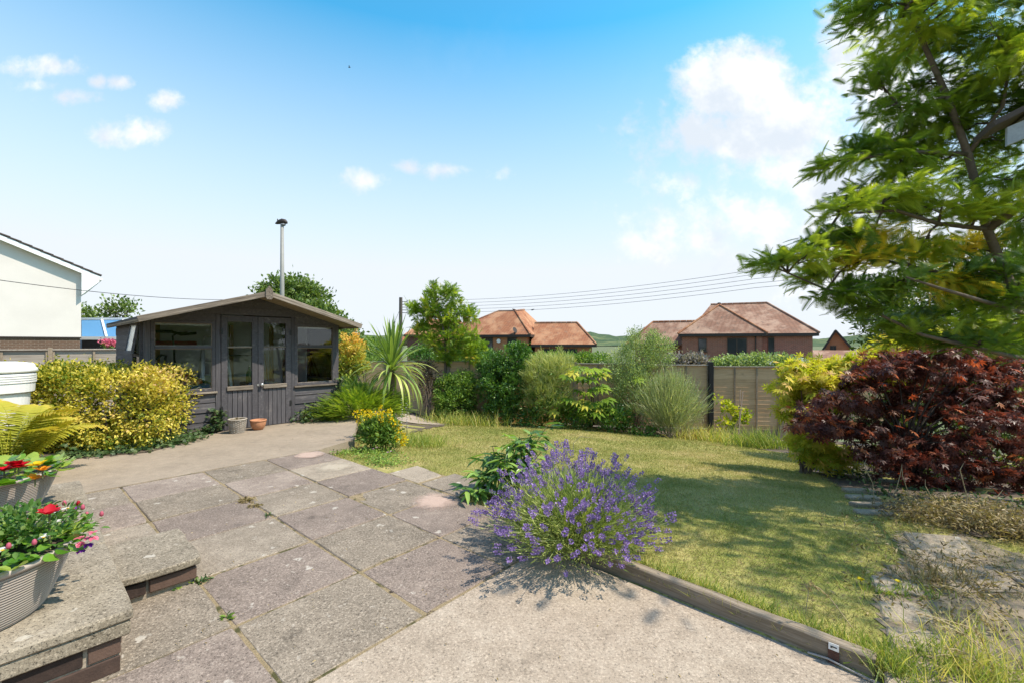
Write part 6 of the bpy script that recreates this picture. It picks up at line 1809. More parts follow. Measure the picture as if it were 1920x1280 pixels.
bowl(c1, .345, .255, 'ribbed taupe plastic bowl nearest the camera on the wall', 0); planted(c1, .345, .255, 'near')
bowl(c2, .38, .26, 'ribbed taupe plastic bowl farther back on the wall', 0); planted(c2, .38, .26, 'far')

# weeds by the step and in the joints
def weed(px, py, n, s, label, mat='lf_mid', z=0.0, dry=False):
    b = G(px, py, z); t = thing('joint_weed', b, label, 'weed')
    d = rdir(n); d[:, 2] = np.abs(d[:, 2]) * .5
    leaf_obj('leaves', t, MATS[mat], np.array(b)[None] + d * np.array([s, s, s * .5]) * rng.random((n, 1)), d + rng.normal(size=(n, 3)) * .3, rng.normal(size=(n, 3)) * .4 + np.array([0, 0, 1]), .03 * rng.uniform(.5, 1.3, n), .014, T_OVAL, rng.random(n), kind='stuff')
weed(320, 1102, 26, .05, 'small green weed under the left end of the step'); weed(352, 1092, 30, .055, 'leafy weed growing under the middle of the step'); weed(378, 1088, 26, .05, 'green weed at the right corner of the step', 'lf_ivy')
weed(462, 938, 110, .075, 'dried brown weed tuft in the slab joint', 'lf_dry'); weed(478, 948, 40, .05, 'withered brown weed beside the larger dried tuft', 'lf_dry'); weed(502, 966, 16, .04, 'tiny green weed at the end of a slab joint', 'lf_ivy'); weed(426, 1157, 14, .03, 'tiny green weed between the front slabs')

# ================================================================== flower border by the lawn
lb = GL(714, 842)
t = thing('yellow_loosestrife', lb, 'clump of upright plants with bright yellow flower heads at the lawn corner', 'flowers')
bl = [PB(712, 815, 6.3, 40, 28, .26), PB(712, 800, 6.35, 34, 22, .24)]
foliage(t, 'lf_mid', bl, 260, 12, .055, .022, T_OVAL, .06, .5, rshift=-.05)
fh = []
for v in range(4):
    k = 26; d = rdir(k); p_ = d * np.array([.022, .022, .038]) * rng.uniform(.5, 1, (k, 1))
    me = leaf_mesh('flower_head', p_, d, rng.normal(size=(k, 3)) + d, .024, .018, T_OVAL, rng.random(k)); me.materials.append(MATS['petal_yellow']); fh.append(me)
for (px, py) in [(668, 776), (672, 790), (680, 772), (686, 782), (690, 773), (694, 776), (700, 780), (705, 776), (712, 780), (716, 786), (690, 790), (722, 795), (728, 788), (731, 776), (736, 790), (740, 800), (735, 803), (745, 806), (750, 812), (745, 818), (757, 818), (760, 825), (756, 828), (716, 803), (722, 810), (697, 816), (708, 814), (718, 818), (742, 822), (715, 768), (730, 772), (683, 800), (700, 795), (748, 795)]:
    D = random.uniform(6.1, 6.45); p = P(px, py, D)
    o = bpy.data.objects.new('flower_head', random.choice(fh)); link(o, t); o.location = p - lb; o.rotation_euler = (random.uniform(-.3, .3), random.uniform(-.3, .3), random.uniform(0, 6)); s_ = random.uniform(1.0, 1.5); o.scale = (s_,) * 3
    mb = MB(); b = lb + Vector(((p.x - lb.x) * .5, (p.y - lb.y) * .5, 0)); mb.tube([b, b.lerp(p, .5), p], [.005, .004, .003], 4); mb.build('stem', MATS['twig_green'], t)
# low ground cover with mauve heads
gcp = [GL(x, y) for x, y in ((640, 852), (665, 850), (690, 858), (715, 868), (730, 872), (700, 850), (725, 858))]
t = thing('clover_patch', gcp[0], 'low green clover with mauve heads beside the patio edge', 'ground cover')
n = 1500; q = np.array(gcp)[rng.integers(0, len(gcp), n)] + rng.normal(size=(n, 3)) * np.array([.13, .10, 0]); q[:, 2] = gz(q[:, 0], q[:, 1]) + rng.uniform(.01, .07, n)
ok = ~inside(PATA, q[:, 0], q[:, 1]); q = q[ok]; n = len(q)
leaf_obj('leaves', t, MATS['lf_mid'], q, rng.normal(size=(n, 3)) * np.array([1, 1, .4]), rng.normal(size=(n, 3)) * .4 + np.array([0, 0, 1]), .026, .018, T_OVAL, np.clip(rng.random(n) + .1, 0, 1), kind='stuff')
for (px, py) in ((672, 838), (682, 842), (703, 836), (707, 843), (727, 853), (700, 846), (733, 851)):
    p = GL(px, py + 8) + ZUP * .09; flower(t, p, 'petal_mauve', 12, .017, 'flower_head', .8)
for i, (px, py0, py1, mt) in enumerate(((754, 742, 830, 'petal_white'), (763, 752, 828, 'petal_white'), (744, 772, 836, 'petal_mauve'))):
    b = GL(px, py1); t = thing('flower_spire', b, ('tall white flower spire before the spiky palm', 'second white flower spire, right of the taller one', 'pinkish fading flower spire above the yellow flowers')[i], 'flower')
    tp_ = P(px, py0, b.y)
    mb = MB(); mb.tube([b, tp_], [.006, .003], 5); mb.build('stalk', MATS['twig_green'], t)
    for k in range(14): flower(t, b.lerp(tp_, .35 + .65 * k / 14) + Vector((random.uniform(-.02, .02), random.uniform(-.02, .02), 0)), mt, 5, .022 - .0008 * k, cup=.2)

# ================================================================== lavender
lv0 = Vector((.41, 2.90, .02))
t = thing('lavender', lv0, 'big purple lavender bush spilling over the patio edge', 'lavender')
leafmat('lf_lav0', [(.0, g(.12, .17, .04)), (1, g(.30, .33, .11))], .3)
def spike(seed, s=1.0):
    r_ = np.random.default_rng(seed); k = 46
    z = np.concatenate([r_.uniform(0, .045, 38), r_.uniform(-.022, -.014, 8)]); a = r_.uniform(0, 6.28, k)
    rad = .007 * (1 - .45 * np.clip(z, 0, .05) / .05)
    p_ = np.stack([z, rad * np.cos(a), rad * np.sin(a)], -1); d = np.stack([np.full(k, .7), np.cos(a), np.sin(a)], -1)
    me = leaf_mesh('flower_spike', p_, d, r_.normal(size=(k, 3)), .0125, .0085, T_OVAL, r_.random(k)); me.materials.append(MATS['petal_lav']); return me
sk = [spike(i) for i in range(5)]
def stalk(curv):
    mb = MB(); mb.tube([(0, 0, 0), (.33, 0, curv * .5), (.66, 0, curv * .75), (1, 0, curv * .6)], [.0022, .002, .0017, .0014], 4); me = bpy.data.meshes.new('flower_stem'); me.from_pydata(mb.v, [], mb.f); me.materials.append(MATS['stem_lav']); return me
simple('stem_lav', (.24, .28, .10), .7, .25, 30)
stl = [stalk(.06), stalk(-.05), stalk(.1)]
for i in range(290):
    az = random.uniform(0, 2 * math.pi); k = (i + .5) / 290; el = math.asin(min(1, .14 + .85 * k)) * .98 + random.uniform(-.08, .08)
    if math.sin(az) < -.2 and el < R(12): el += R(14)
    L = random.uniform(.44, .64) * (1.0 if el > R(30) else 1.04) * (1 - .05 * math.sin(el))
    L *= (1 + .10 * math.sin(3 * az + 1) + .07 * math.sin(5 * az)) * (.93 if math.cos(az) > .5 else 1)
    d = Vector((math.cos(az) * math.cos(el) * 1.02, math.sin(az) * math.cos(el), math.sin(el) * .98)).normalized()
    y = ZUP.cross(d).normalized(); z = d.cross(y)
    o = bpy.data.objects.new('flower_stem', random.choice(stl)); link(o, t)
    off = Vector((random.gauss(0, .055), random.gauss(0, .055), .02)); o.location = off
    o.rotation_euler = Matrix((d, y, z)).transposed().to_euler(); o.scale = (L, 1, 1)
    e = bpy.data.objects.new('flower_spike', random.choice(sk)); link(e, o)
    cur = {0: .06, 1: -.05, 2: .1}[stl.index(o.data)] * .6
    s_ = random.uniform(.75, 1.25); e.location = (1, 0, cur); e.scale = (s_ / L, s_, s_)
# the finer flower heads that cannot be told apart singly
k = 230; az = rng.uniform(0, 6.283, k); el = np.arcsin(rng.uniform(.30, .99, k)); d = np.stack([np.cos(az) * np.cos(el), np.sin(az) * np.cos(el), np.sin(el)], -1)
c_ = np.array(lv0)[None] + rng.normal(size=(k, 3)) * np.array([.05, .05, .0]) + d * rng.uniform(.46, .63, k)[:, None]
m_ = 34; zz = rng.uniform(-.004, .042, (k, m_)); aa = rng.uniform(0, 6.283, (k, m_)); e1 = unit(np.cross(d, np.array([.3, .2, .9]))); e2 = np.cross(d, e1)
ro = e1[:, None] * np.cos(aa)[..., None] + e2[:, None] * np.sin(aa)[..., None]
ps = (c_[:, None] + d[:, None] * zz[..., None] + ro * .006).reshape(-1, 3)
leaf_obj('fine_flowers', t, MATS['petal_lav'], ps, (ro + d[:, None] * .7).reshape(-1, 3), rng.normal(size=ps.shape), .011, .008, T_OVAL, rng.random(len(ps)), kind='stuff')
pst = np.array(lv0)[None] + np.zeros((k, 3)) + d * .12
leaf_obj('fine_stems', t, MATS['lf_lav0'], pst, c_ - pst, rng.normal(size=(k, 3)), np.linalg.norm(c_ - pst, axis=1), .0045, T_DIAMOND, rng.random(k), kind='stuff')
# silver-green needle foliage of the bush
n = 15000
az = rng.uniform(0, 2 * np.pi, n); el = np.arcsin(rng.uniform(.22, 1, n)); ln = rng.random(n) ** .6 * .47
d = np.stack([np.cos(az) * np.cos(el), np.sin(az) * np.cos(el), np.sin(el)], -1)
pos = np.array(lv0)[None] + rng.normal(size=(n, 3)) * np.array([.07, .07, .01]) + d * ln[:, None]; pos[:, 2] = np.maximum(pos[:, 2], .02)
leafmat('lf_lav', [(.0, g(.12, .17, .04)), (.5, g(.22, .27, .07)), (1, g(.36, .38, .14))], .3)
leaf_obj('foliage', t, MATS['lf_lav'], pos, d + rng.normal(size=(n, 3)) * .28, rng.normal(size=(n, 3)), .06 * rng.uniform(.5, 1.4, n), .0055, T_DIAMOND, rng.random(n))
mb = MB(); stems(mb, lv0, [lv0 + Vector((random.uniform(-.25, .25), random.uniform(-.25, .25), random.uniform(.05, .22))) for _ in range(24)], .009, .004, jit=.06); mb.build('woody_base', MATS['bark'], t)

# peony beside it
pb0 = Vector((-.08, 3.92, 0))
t = thing('peony', pb0, 'dark green leafy peony clump behind the lavender at the patio edge', 'plant')
lm = []
tv = (np.array([(0, 0, 0), (.3, -.42, .05), (.72, -.30, .0), (1, 0, -.16), (.72, .30, .0), (.3, .42, .05), (.4, 0, -.03), (.75, 0, -.07)]), [(0, 1, 6), (1, 2, 7, 6), (2, 3, 7), (3, 4, 7), (4, 5, 6, 7), (5, 0, 6)])
leafmat('lf_peony', [(.0, g(.035, .08, .022)), (.6, g(.075, .145, .032)), (1, g(.19, .28, .06))], .35, .3, spec=.5)
for v in range(3):
    me = leaf_mesh('leaf', [(0, 0, 0)], [(1, 0, 0)], [(0, 0, 1)], 1, .55, tv, [[.1, .5, .95][v]]); me.materials.append(MATS['lf_peony']); lm.append(me)
stemtips = [(-.25, -.05, .22), (-.1, .1, .42), (.12, .05, .50), (.28, .12, .56), (.02, -.12, .36), (.34, -.05, .40), (-.32, -.16, .12), (.42, .2, .60), (.15, .2, .48), (-.18, .2, .33), (.25, -.15, .30)]
for (dx, dy, dz) in stemtips:
    tip = pb0 + Vector((dx, dy, dz)); mb = MB(); mb.tube([pb0 + Vector((dx * .3, dy * .3, 0)), pb0 + Vector((dx * .6, dy * .6, dz * .6)), tip], [.007, .006, .004], 5); mb.build('stem', MATS['twig_green'], t)
    for k in range(30):
        a = k * 2.4; el_ = random.uniform(-.5, .5); o = bpy.data.objects.new('leaf', random.choice(lm)); link(o, t)
        o.location = Vector((dx, dy, dz)) * (1 - random.random() * .55) + Vector((random.uniform(-.05, .05), random.uniform(-.05, .05), .0)); o.rotation_euler = (random.uniform(-.4, .4), -el_ + .1, a + random.uniform(-.4, .4)); s_ = random.uniform(.11, .20); o.scale = (s_, s_ * .58, s_)
mb = MB(); b_ = P(1075, 830, 3.9); mb.tube([pb0 + Vector((.4, .15, .2)), b_ - ZUP * .12, b_, b_ + Vector((.06, 0, .06)), b_ + Vector((.15, 0, .05))], [.004, .004, .003, .003, .002], 4); mb.build('dry_stalk', MATS['stem_dry'], t)

# ================================================================== right side: maples, mimosa tree
def bush_from(t, CL, D0, dj, mat, clumps, per, L, Wd, tm, cr=.07, rd=.3, shell=.4, **kw):
    bl = [PB(x, y, D0 + random.uniform(-dj, dj), rx, ry, rd) for x, y, rx, ry in CL]
    return foliage(t, mat, bl, clumps, per, L, Wd, tm, cr, shell, **kw), bl
# evergreen mass behind
eb_ = on(6.6, 7.6)
t = thing('evergreen_tree', eb_, 'dense dark evergreen tree behind the feathery branches at the right', 'tree')
CL = [(1668, 605, 45, 42), (1720, 560, 60, 60), (1800, 520, 70, 70), (1880, 500, 60, 80), (1950, 520, 60, 90), (1672, 650, 42, 30), (1720, 640, 60, 40), (1810, 620, 70, 60), (1900, 620, 70, 60), (1980, 640, 60, 70), (1880, 700, 80, 50), (1780, 690, 70, 40), (1660, 560, 26, 22)]
(f_, cc), bl = bush_from(t, CL, 7.6, .4, 'lf_ever', 1400, 18, .085, .032, T_DIAMOND, .13, .7, .35, name='crown')
mb = MB(); mb.tube([eb_, eb_ + ZUP * 1.4, Vector(bl[2][0])], [.12, .1, .04], 8); stems(mb, eb_ + ZUP * .6, [cc[i] for i in range(0, 300, 14)], .04, .008); mb.build('trunk', MATS['bark'], t)
# golden maple
gb0 = on(3.95, 5.9)
t = thing('golden_maple', gb0, 'lime yellow maple with hand shaped leaves left of the red maple', 'shrub')
CL = [(1500, 695, 34, 18), (1545, 696, 40, 18), (1600, 692, 40, 18), (1480, 725, 20, 14), (1530, 720, 40, 20), (1580, 710, 40, 22), (1500, 755, 28, 14), (1545, 750, 36, 16), (1500, 785, 22, 16), (1530, 855, 42, 22), (1515, 830, 30, 16), (1570, 860, 40, 22), (1655, 668, 40, 16), (1705, 645, 40, 16), (1745, 640, 40, 16), (1480, 770, 18, 10), (1640, 690, 40, 20)]
(f_, cc), bl = bush_from(t, CL, 5.8, .25, 'lf_golden', 560, 9, .085, .085, T_MAPLE, .075, .3, .5, up=.05, droop=.15, name='foliage', rshift=.14)
mb = MB(); stems(mb, gb0, [cc[i] for i in range(0, 500, 18)], .022, .004); mb.build('trunk', MATS['bark'], t)
# its nearest leaves, and the red maple's, are pieces of their own
def own_leaves(t, mat, CL, D0, n, size, tm, rv, dj=.2, front=.22):
    ms = []
    for r_ in rv:
        me = leaf_mesh('leaf', [(0, 0, 0)], [(1, 0, 0)], [(0, 0, 1)], 1, 1, tm, [r_]); me.materials.append(MATS[mat]); ms.append(me)
    b = wloc(t)
    for i in range(n):
        x, y, rx, ry = random.choice(CL); a = random.uniform(0, 6.28); q = math.sqrt(random.random())
        p = P(x + rx * q * math.cos(a), y + ry * q * math.sin(a), D0 - front + random.uniform(-dj, dj) * .6)
        o = bpy.data.objects.new('leaf', random.choice(ms)); link(o, t); o.location = p - b
        s_ = size * random.uniform(.7, 1.25); o.scale = (s_,) * 3
        az_ = random.gauss(-1.57, 1.2); o.rotation_euler = (random.gauss(0, .4), random.uniform(.1, .75), az_)
own_leaves(t, 'lf_golden', CL, 5.7, 130, .10, T_MAPLE, (.3, .5, .7, .85, .98))
# red maple in tiers
rb0 = on(4.55, 5.05)
t = thing('red_maple', rb0, 'dark red japanese style maple with layered drooping branches', 'shrub')
CLR = [(1690, 668, 60, 14), (1760, 662, 60, 16), (1830, 675, 60, 20), (1650, 690, 40, 12), (1720, 695, 70, 16), (1800, 705, 70, 18), (1880, 700, 50, 22), (1620, 722, 45, 13), (1700, 732, 70, 16), (1790, 740, 80, 18), (1880, 745, 60, 22), (1570, 752, 45, 11), (1640, 765, 70, 15), (1740, 775, 85, 18), (1850, 785, 75, 20), (1920, 790, 40, 22),
       (1540, 790, 45, 12), (1600, 805, 60, 14), (1690, 815, 85, 18), (1800, 825, 85, 20), (1900, 835, 55, 25), (1640, 850, 60, 14), (1730, 860, 80, 18), (1830, 875, 80, 20), (1910, 890, 50, 24), (1700, 895, 50, 14), (1790, 912, 70, 16), (1880, 930, 60, 16), (1530, 800, 22, 10), (1515, 770, 16, 8)]
(f_, cc), bl = bush_from(t, CLR, 5.05, .35, 'lf_maple', 980, 10, .066, .066, T_MAPLE, .05, .40, .6, up=-.05, droop=.2, name='foliage', rmix=.55, nz=1.5)
f_['kind'] = 'stuff'
own_leaves(t, 'lf_maple', CLR + [(1500, 800, 24, 8), (1520, 765, 26, 8), (1560, 735, 26, 8), (1545, 815, 30, 8), (1600, 700, 26, 9)] * 2, 4.9, 295, .078, T_MAPLE, (.1, .35, .6, .8, .9, .97), .3, .2)
mb = MB()
for i in range(0, len(cc), 26):
    c = Vector(cc[i]); m_ = rb0 + Vector((0, 0, .35)); mb.tube([rb0 + Vector((random.uniform(-.05, .05), 0, 0)), m_.lerp(c, .25) + ZUP * .12, m_.lerp(c, .7) + ZUP * .1, c], [.02, .010, .006, .002], 5)
mb.build('trunk', MATS['dark_bark'], t)

db0 = on(5.9, 6.3)
shrub('understory_shrub', 'dark shaded shrub filling the space behind the red maple', 'shrub', db0, [PB(1660, 790, 6.2, 60, 50, .4), PB(1760, 780, 6.3, 70, 70, .4), PB(1860, 790, 6.3, 70, 80, .4), PB(1940, 800, 6.3, 50, 80, .4), PB(1720, 860, 6.1, 70, 35, .35), PB(1840, 880, 6.0, 80, 35, .35)], 'lf_ever', 520, 16, .075, .03, T_DIAMOND, 8, clump_r=.12)
# mimosa
PT = lambda x, y, D: P(x, y, D * .73)
tb0 = on(4.95, 4.0)
t = thing('mimosa_tree', tb0, 'tall feathery green mimosa tree leaning in from the right with some yellowed fronds', 'tree')
trunk = [tb0, PT(1965, 700, 5.35), PT(1905, 560, 5.3), PT(1850, 430, 5.25), PT(1815, 290, 5.2), PT(1775, 180, 5.2), PT(1735, 90, 5.2), PT(1700, 10, 5.2), PT(1670, -70, 5.2)]
limbs = [trunk, [trunk[2], PT(1960, 400, 5.0), PT(2000, 200, 4.8), PT(1990, 20, 4.8)], [PT(1980, 670, 5.0), PT(1900, 668, 4.9), PT(1800, 645, 4.9), PT(1730, 628, 5.0), PT(1660, 595, 5.1), PT(1590, 560, 5.2), PT(1530, 535, 5.3), PT(1450, 500, 5.3)],
         [trunk[3], PT(1760, 420, 5.0), PT(1680, 395, 4.9), PT(1600, 400, 4.9), PT(1560, 405, 4.9)], [trunk[4], PT(1740, 285, 5.1), PT(1660, 290, 5.1), PT(1580, 305, 5.2)], [trunk[5], PT(1730, 200, 5.3), PT(1660, 195, 5.4)],
         [trunk[2], PT(1800, 520, 5.3), PT(1710, 500, 5.4), PT(1620, 480, 5.4), PT(1540, 470, 5.5)], [trunk[4], PT(1880, 200, 5.0), PT(1900, 80, 4.9)], [PT(1960, 600, 5.0), PT(1860, 570, 4.6), PT(1760, 540, 4.5), PT(1700, 520, 4.5)]]
mb = MB()
for i, lmb in enumerate(limbs):
    n_ = len(lmb); r0 = .042 if i == 0 else .016
    mb.tube(lmb, [r0 * (1 - .85 * k / (n_ - 1)) + .004 for k in range(n_)], 7)
CLM = [(1660, 15, 40, 24), (1690, 45, 34, 22), (1745, 35, 44, 26), (1700, 100, 46, 26), (1740, 85, 40, 26), (1790, 40, 30, 22), (1860, 50, 46, 34), (1900, 110, 46, 36), (1840, 120, 40, 26), (1640, 155, 26, 14), (1640, 195, 44, 18), (1690, 205, 40, 18), (1735, 160, 46, 26), (1800, 170, 46, 26), (1870, 190, 46, 28),
       (1700, 255, 50, 26), (1755, 235, 50, 28), (1810, 245, 50, 28), (1880, 265, 50, 30), (1575, 300, 30, 14), (1615, 290, 36, 18), (1660, 275, 44, 22), (1690, 310, 50, 22), (1760, 305, 50, 26), (1830, 320, 50, 28), (1900, 340, 40, 30),
       (1572, 395, 26, 14), (1610, 380, 40, 20), (1660, 370, 44, 20), (1700, 400, 50, 24), (1770, 380, 50, 26), (1840, 400, 50, 28), (1900, 420, 40, 30), (1545, 455, 26, 14), (1585, 450, 36, 22), (1640, 440, 44, 22), (1600, 490, 44, 22), (1660, 480, 46, 24), (1730, 460, 50, 26), (1800, 470, 50, 28), (1880, 490, 44, 30),
       (1445, 492, 24, 11), (1475, 485, 26, 13), (1515, 480, 26, 16), (1520, 515, 26, 13), (1555, 520, 30, 16), (1560, 555, 28, 12), (1610, 540, 40, 18), (1680, 530, 46, 22), (1750, 540, 50, 24), (1830, 550, 50, 26), (1900, 560, 40, 28), (1650, 575, 40, 16), (1720, 590, 46, 18), (1800, 600, 46, 20), (1880, 620, 44, 22), (1690, 625, 40, 14), (1760, 635, 44, 14), (1840, 640, 44, 16), (1910, 650, 40, 16), (1655, 605, 30, 12),
       (1960, 60, 60, 60), (1980, 200, 60, 60), (1980, 350, 60, 60), (1970, 500, 60, 50), (1720, -40, 60, 40), (1640, -30, 30, 25), (1820, -60, 80, 50), (1930, -50, 70, 60)]
# the crown carries on out of the picture, over the near lawn
EXTRA = [(3.9, 2.3, 3.8, .45), (4.3, 2.7, 4.0, .45), (3.8, 2.9, 4.35, .42), (4.6, 3.2, 3.9, .42), (4.5, 1.9, 3.6, .45), (4.9, 2.5, 3.8, .5), (3.4, 2.5, 4.05, .4), (4.2, 3.3, 4.4, .4), (5.3, 2.0, 3.5, .5), (5.4, 3.0, 4.1, .5)]
limbs.append([trunk[3], Vector((5.2, 3.2, 3.4)), Vector((5.0, 2.6, 3.6)), Vector((4.5, 1.9, 3.5)), Vector((4.1, 1.4, 3.3))])
mb.tube(limbs[-1], [.04, .032, .024, .015, .006], 7)
pos, axs, nrs, rr, LLs = [], [], [], [], []
for (x, y, rx, ry) in CLM + EXTRA:
    if x < 20:
        D = y; c = Vector((x, y, rx)); rx = ry = ry * F / D * .9
    else:
        D = 5.2 + random.uniform(-.55, .55) + (.0 if x < 1600 else random.uniform(-.2, .3)); D *= .73; c = P(x, y, D)
    best = min(((q, (q - c).length) for lmb in limbs for a, b2 in zip(lmb, lmb[1:]) for q in (Vector(a).lerp(Vector(b2), s) for s in (0, .33, .66))), key=lambda e: e[1])[0]
    tipo = c + (c - best) * .12
    mb.tube([best, best.lerp(c, .5) + ZUP * .03, tipo], [.012, .008, .003], 5)
    k = int(105 * rx * ry / 900) + 60 if x > 20 else 170
    crnd = random.random() ** 1.2 * .62
    yellow = ((1590 < x < 1700 and 425 < y < 500) or (1700 < x < 1830 and 455 < y < 550 and random.random() < .4) or (1880 < x < 1920 and 300 < y < 450 and random.random() < .5))
    for _ in range(3):                                   # twigs within the clump
        tw0 = Vector(best).lerp(c, random.uniform(.5, .9)); tw1 = c + Vector((random.uniform(-1, 1) * rx / F * D, random.uniform(-.25, .25), random.uniform(-.6, .8) * ry / F * D))
        mb.tube([tw0, tw0.lerp(tw1, .5) + ZUP * .02, tw1], [.006, .004, .002], 4)
        m = k // 3
        f = rng.random(m) ** .7
        p = np.array(tw0)[None] * (1 - f[:, None]) + np.array(tw1)[None] * f[:, None] + rng.normal(size=(m, 3)) * np.array([rx * .36 / F * D, .12 if x > 20 else .35, ry * .36 / F * D])
        od = np.array(tw1 - tw0); od = od / (np.linalg.norm(od) + 1e-6)
        a = od[None] * .9 + rng.normal(size=(m, 3)) * .45; a[:, 2] += .10
        nn = rng.normal(size=(m, 3)) * .35; nn[:, 2] += 1
        pos.append(p); axs.append(a); nrs.append(nn)
        r_ = np.clip(crnd + rng.random(m) * .28 + .08 * f, 0, .82)
        if yellow: r_ = np.where(rng.random(m) < .72, rng.uniform(.9, 1, m), r_)
        rr.append(r_); LLs.append(.135 * rng.uniform(.65, 1.2, m))
mb.build('trunk', MATS['bark'], t, True)
pos = np.concatenate(pos); LLs = np.concatenate(LLs)
leaf_obj('crown', t, MATS['lf_acacia'], pos, np.concatenate(axs), np.concatenate(nrs), LLs, LLs * 1.05, T_FEATHER, np.concatenate(rr))

# ================================================================== right foreground ground plants
def litter(name, label, pts, n, mat, L, w, h, sx=.25, sy=.15):
    t = thing(name, pts[0], label, 'undergrowth')
    q = np.array(pts)[rng.integers(0, len(pts), n)] + rng.normal(size=(n, 3)) * np.array([sx, sy, 0]); q[:, 2] = gz(q[:, 0], q[:, 1]) + rng.random(n) ** 1.6 * h + .01
    leaf_obj('twigs', t, MATS[mat], q, rng.normal(size=(n, 3)) * np.array([1, 1, .7]), rng.normal(size=(n, 3)) + np.array([0, 0, .6]), L * rng.uniform(.5, 1.4, n), w, T_DIAMOND, rng.random(n), kind='stuff')
litter('dry_undergrowth', 'dry brown twiggy undergrowth along the front of the red maple', [GL(x, y) for x, y in ((1720, 975), (1770, 985), (1820, 990), (1870, 1000), (1915, 1010), (1950, 1010), (1760, 965), (1850, 975))], 5200, 'lf_dry', .045, .010, .16, .14, .10)
litter('shade_plants', 'low dark weeds in deep shade under the red maple', [GL(x, y) for x, y in ((1600, 900), (1660, 930), (1730, 945), (1800, 955), (1880, 960), (1560, 885))], 650, 'lf_ivy', .05, .022, .14, .2, .12)
litter('leaf_litter', 'thin dry leaf litter scattered over the right hand path', [GL(x, y) for x, y in ((1700, 1030), (1760, 1070), (1830, 1060), (1900, 1090), (1720, 1120), (1800, 1150), (1640, 985))], 1500, 'lf_dry', .035, .010, .01, .22, .18)
tuft('path_grass', 'green grass growing between the path slabs, upper clump', 'grass', GL(1690, 1112), 260, .07, .2, 'lf_weed', .005, .10, .035, .7, -.3)
tuft('path_grass', 'green weeds at the lower end of the path slabs', 'grass', GL(1700, 1222), 300, .07, .2, 'lf_weed', .005, .11, .03, .7, -.3)
tuft('path_grass', 'dry grass clump on the path right of the slabs', 'grass', GL(1775, 1090), 300, .12, .2, 'lf_dry', .005, .12, .08, .7)
gt = GL(1880, 1275)
tuft('long_grass', 'tall green and straw grass filling the bottom right corner', 'grass', gt, 330, .26, .2, 'lf_weed', .0035, .15, .13, .55, .2)
tuft('long_grass', 'loose tall grass left of the corner clump', 'grass', GL(1815, 1275), 260, .16, .2, 'lf_weed', .004, .08, .05, .55, .0)
t = thing('edge_grass', TIM0 + tdir * .7 + tn * .1, 'longer bright grass along the back of the timber edging', 'grass')
n = 1500; al = rng.uniform(-.1, 1.30, n); ac = .072 + np.abs(rng.normal(size=n)) * .045
q = np.array(TIM0)[None] + np.array(tdir)[None] * al[:, None] + np.array(tn)[None] * ac[:, None]; q[:, 2] = gz(q[:, 0], q[:, 1])
ax = rng.normal(size=(n, 3)) * .45 + np.array(tn)[None] * .25; ax[:, 2] = 1
leaf_obj('blades', t, MATS['lf_weed'], q, ax, np.cross(ax, rng.normal(size=(n, 3))), .075 * rng.uniform(.4, 1.3, n), .0035, T_BENT, np.clip(rng.random(n) - .05, 0, 1), kind='stuff')
tuft('edge_grass', 'bright grass at the near end of the timber edging', 'grass', GL(1685, 1262), 420, .11, .2, 'lf_weed', .004, .045, .06, .5, -.1)
def seed_grass(x0, y0, x1, y1, label, dD=0.0):
    b = GL(x0, y0); tp_ = P(x1, y1, b.y + dD); t = thing('grass_stalk', b, label, 'grass stalk', 'dry seed stalks at the lower right')
    m = b.lerp(tp_, .6) + ZUP * (.10 * (tp_ - b).length)
    pts = [b, b.lerp(m, .5), m, m.lerp(tp_, .6) + ZUP * .01, tp_]
    mb = MB(); mb.tube(pts, [.0025, .0022, .002, .0015, .001], 4); mb.build('stalk', MATS['stem_dry'], t)
    k = 40; f = rng.random(k)[:, None]; d = np.array(tp_ - m); d /= np.linalg.norm(d)
    p = np.array(m)[None] * (1 - f) + np.array(tp_)[None] * f
    leaf_obj('seed_head', t, MATS['lf_dry'], p + rng.normal(size=(k, 3)) * .003, d[None] + rng.normal(size=(k, 3)) * .3, rng.normal(size=(k, 3)), .018, .005, T_DIAMOND, np.clip(rng.random(k) * .5 + .5, 0, 1))
for i, (a, b, c, d) in enumerate(((1900, 1270, 1725, 1150), (1915, 1240, 1745, 1160), (1905, 1265, 1755, 1172), (1890, 1270, 1745, 1230), (1925, 1200, 1760, 1095), (1880, 1275, 1775, 1215), (1920, 1255, 1840, 1160), (1870, 1275, 1830, 1180))):
    seed_grass(a, b, c, d, ('longest arching', 'upper arching', 'middle arching', 'low drooping', 'highest slender', 'short leaning', 'upright right-hand', 'upright left-hand')[i] + ' straw seed stalk in the bottom right corner')
seed_grass(1608, 1190, 1522, 1095, 'lone straw stalk leaning over the lawn behind the timber edging'); seed_grass(1510, 1150, 1520, 1092, 'short bent seed stalk standing in the lawn')
for i, (px, py) in enumerate(((1614, 1091), (1684, 1096))):
    b = GL(px, py + 6); t = thing('dandelion', b, ('yellow dandelion on the lawn beside the path', 'yellow dandelion between the path slabs')[i], 'dandelion')
    p = b + ZUP * .035; mb = MB(); mb.tube([b, p], .002, 4); mb.build('stalk', MATS['twig_green'], t); flower(t, p, 'petal_yellow', 16, .017, cup=.3)
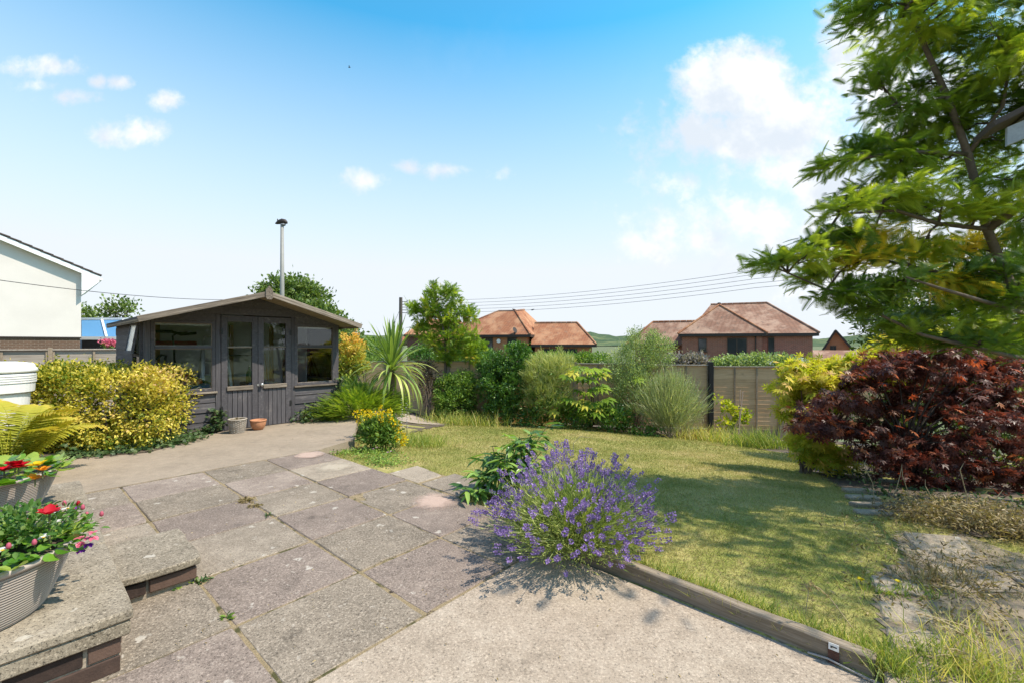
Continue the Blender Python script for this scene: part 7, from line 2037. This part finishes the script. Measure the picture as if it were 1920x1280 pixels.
for i, (x0, y0, x1, y1) in enumerate(((1640, 950, 1620, 870), (1660, 955, 1690, 880), (1700, 965, 1692, 890), (1750, 975, 1735, 910), (1810, 985, 1800, 880), (1850, 990, 1870, 930))):
    b = GL(x0, y0); q = P(x1, y1, b.y - .05); mb = MB(); mb.tube([b, b.lerp(q, .5) + Vector((.03, 0, .02)), q, q + Vector((random.uniform(-.06, .06), 0, .05))], [.004, .0035, .003, .001], 4); o = mb.build('bare_twig', MATS['stem_dry']); tag(o, ('leftmost', 'second', 'third', 'fourth', 'fifth', 'rightmost')[i] + ' bare dry twig standing before the red maple, counted from left', 'twig', 'bare twigs before the red maple')
# dried plant in the wicker basket
p0 = wloc(bk) + ZUP * .165; n = 120
d = rdir(n); d[:, 2] = np.abs(d[:, 2])
leaf_obj('dried_plant', bk, MATS['lf_dry'], np.array(p0)[None] + d * np.array([.06, .06, .03]), d, rng.normal(size=(n, 3)), .045, .012, T_DIAMOND, rng.random(n))
# pink flowers by the sunroom
t = thing('pink_flowers', P(205, 655, 12.5) - ZUP * .5, 'pink flowering basket above the fence beside the sunroom', 'flowers')
foliage(t, 'petal_pink', [PB(203, 643, 12.5, 12, 6, .15)], 50, 8, .05, .04, T_OVAL, .05, .4, name='blossoms'); foliage(t, 'lf_mid', [PB(203, 648, 12.5, 12, 6, .15)], 30, 8, .05, .03, T_OVAL, .05, .4)
mb = MB(); b_ = P(203, 650, 12.5); mb.tube([b_, b_ - ZUP * 1.2], .02, 5); mb.build('support', MATS['bark'], t)

for (nm, lb, c_, r_, n_) in (('garden_tree', 'broad leafy tree beyond the right edge, mirrored in the shed windows', (10.5, -1.6, 3.3), (2.4, 2.4, 3.0), 380), ('garden_tree', 'darker leafy tree beyond the right edge, mirrored in the door panes', (13.0, -5.2, 3.8), (3.0, 3.0, 3.4), 380)):
    far_tree(nm, lb, [(c_, r_), ((c_[0] - 1.2, c_[1] + 1.2, c_[2] - .8), tuple(x * .75 for x in r_)), ((c_[0] + .8, c_[1] - 1.4, c_[2] - .6), tuple(x * .8 for x in r_))], Vector((c_[0], c_[1], -.4)), 'lf_tree', n_, 26, .22, .14, .3)

# crumbs of soil, seed and leaf swept about the paving
n = 900
q = np.stack([rng.uniform(-3.4, 1.2, n), rng.uniform(1.6, 7.0, n), np.full(n, .009)], -1)
ok = inside(PATA, q[:, 0], q[:, 1]) & (np.abs((q[:, 0] * .757 - q[:, 1] * .653) % .628 - .3) > .12 * rng.random(n) * 2); q = q[ok]; n = len(q)
o = leaf_obj('paving_debris', None, MATS['lf_dry'], q, rng.normal(size=(n, 3)) * np.array([1, 1, .15]), np.array([0, 0, 1.]) + rng.normal(size=(n, 3)) * .3, .012 * rng.uniform(.4, 1.6, n), .006, T_OVAL, rng.random(n))
tag(o, 'dry crumbs and leaf bits scattered over the paving', 'debris', kind='stuff')
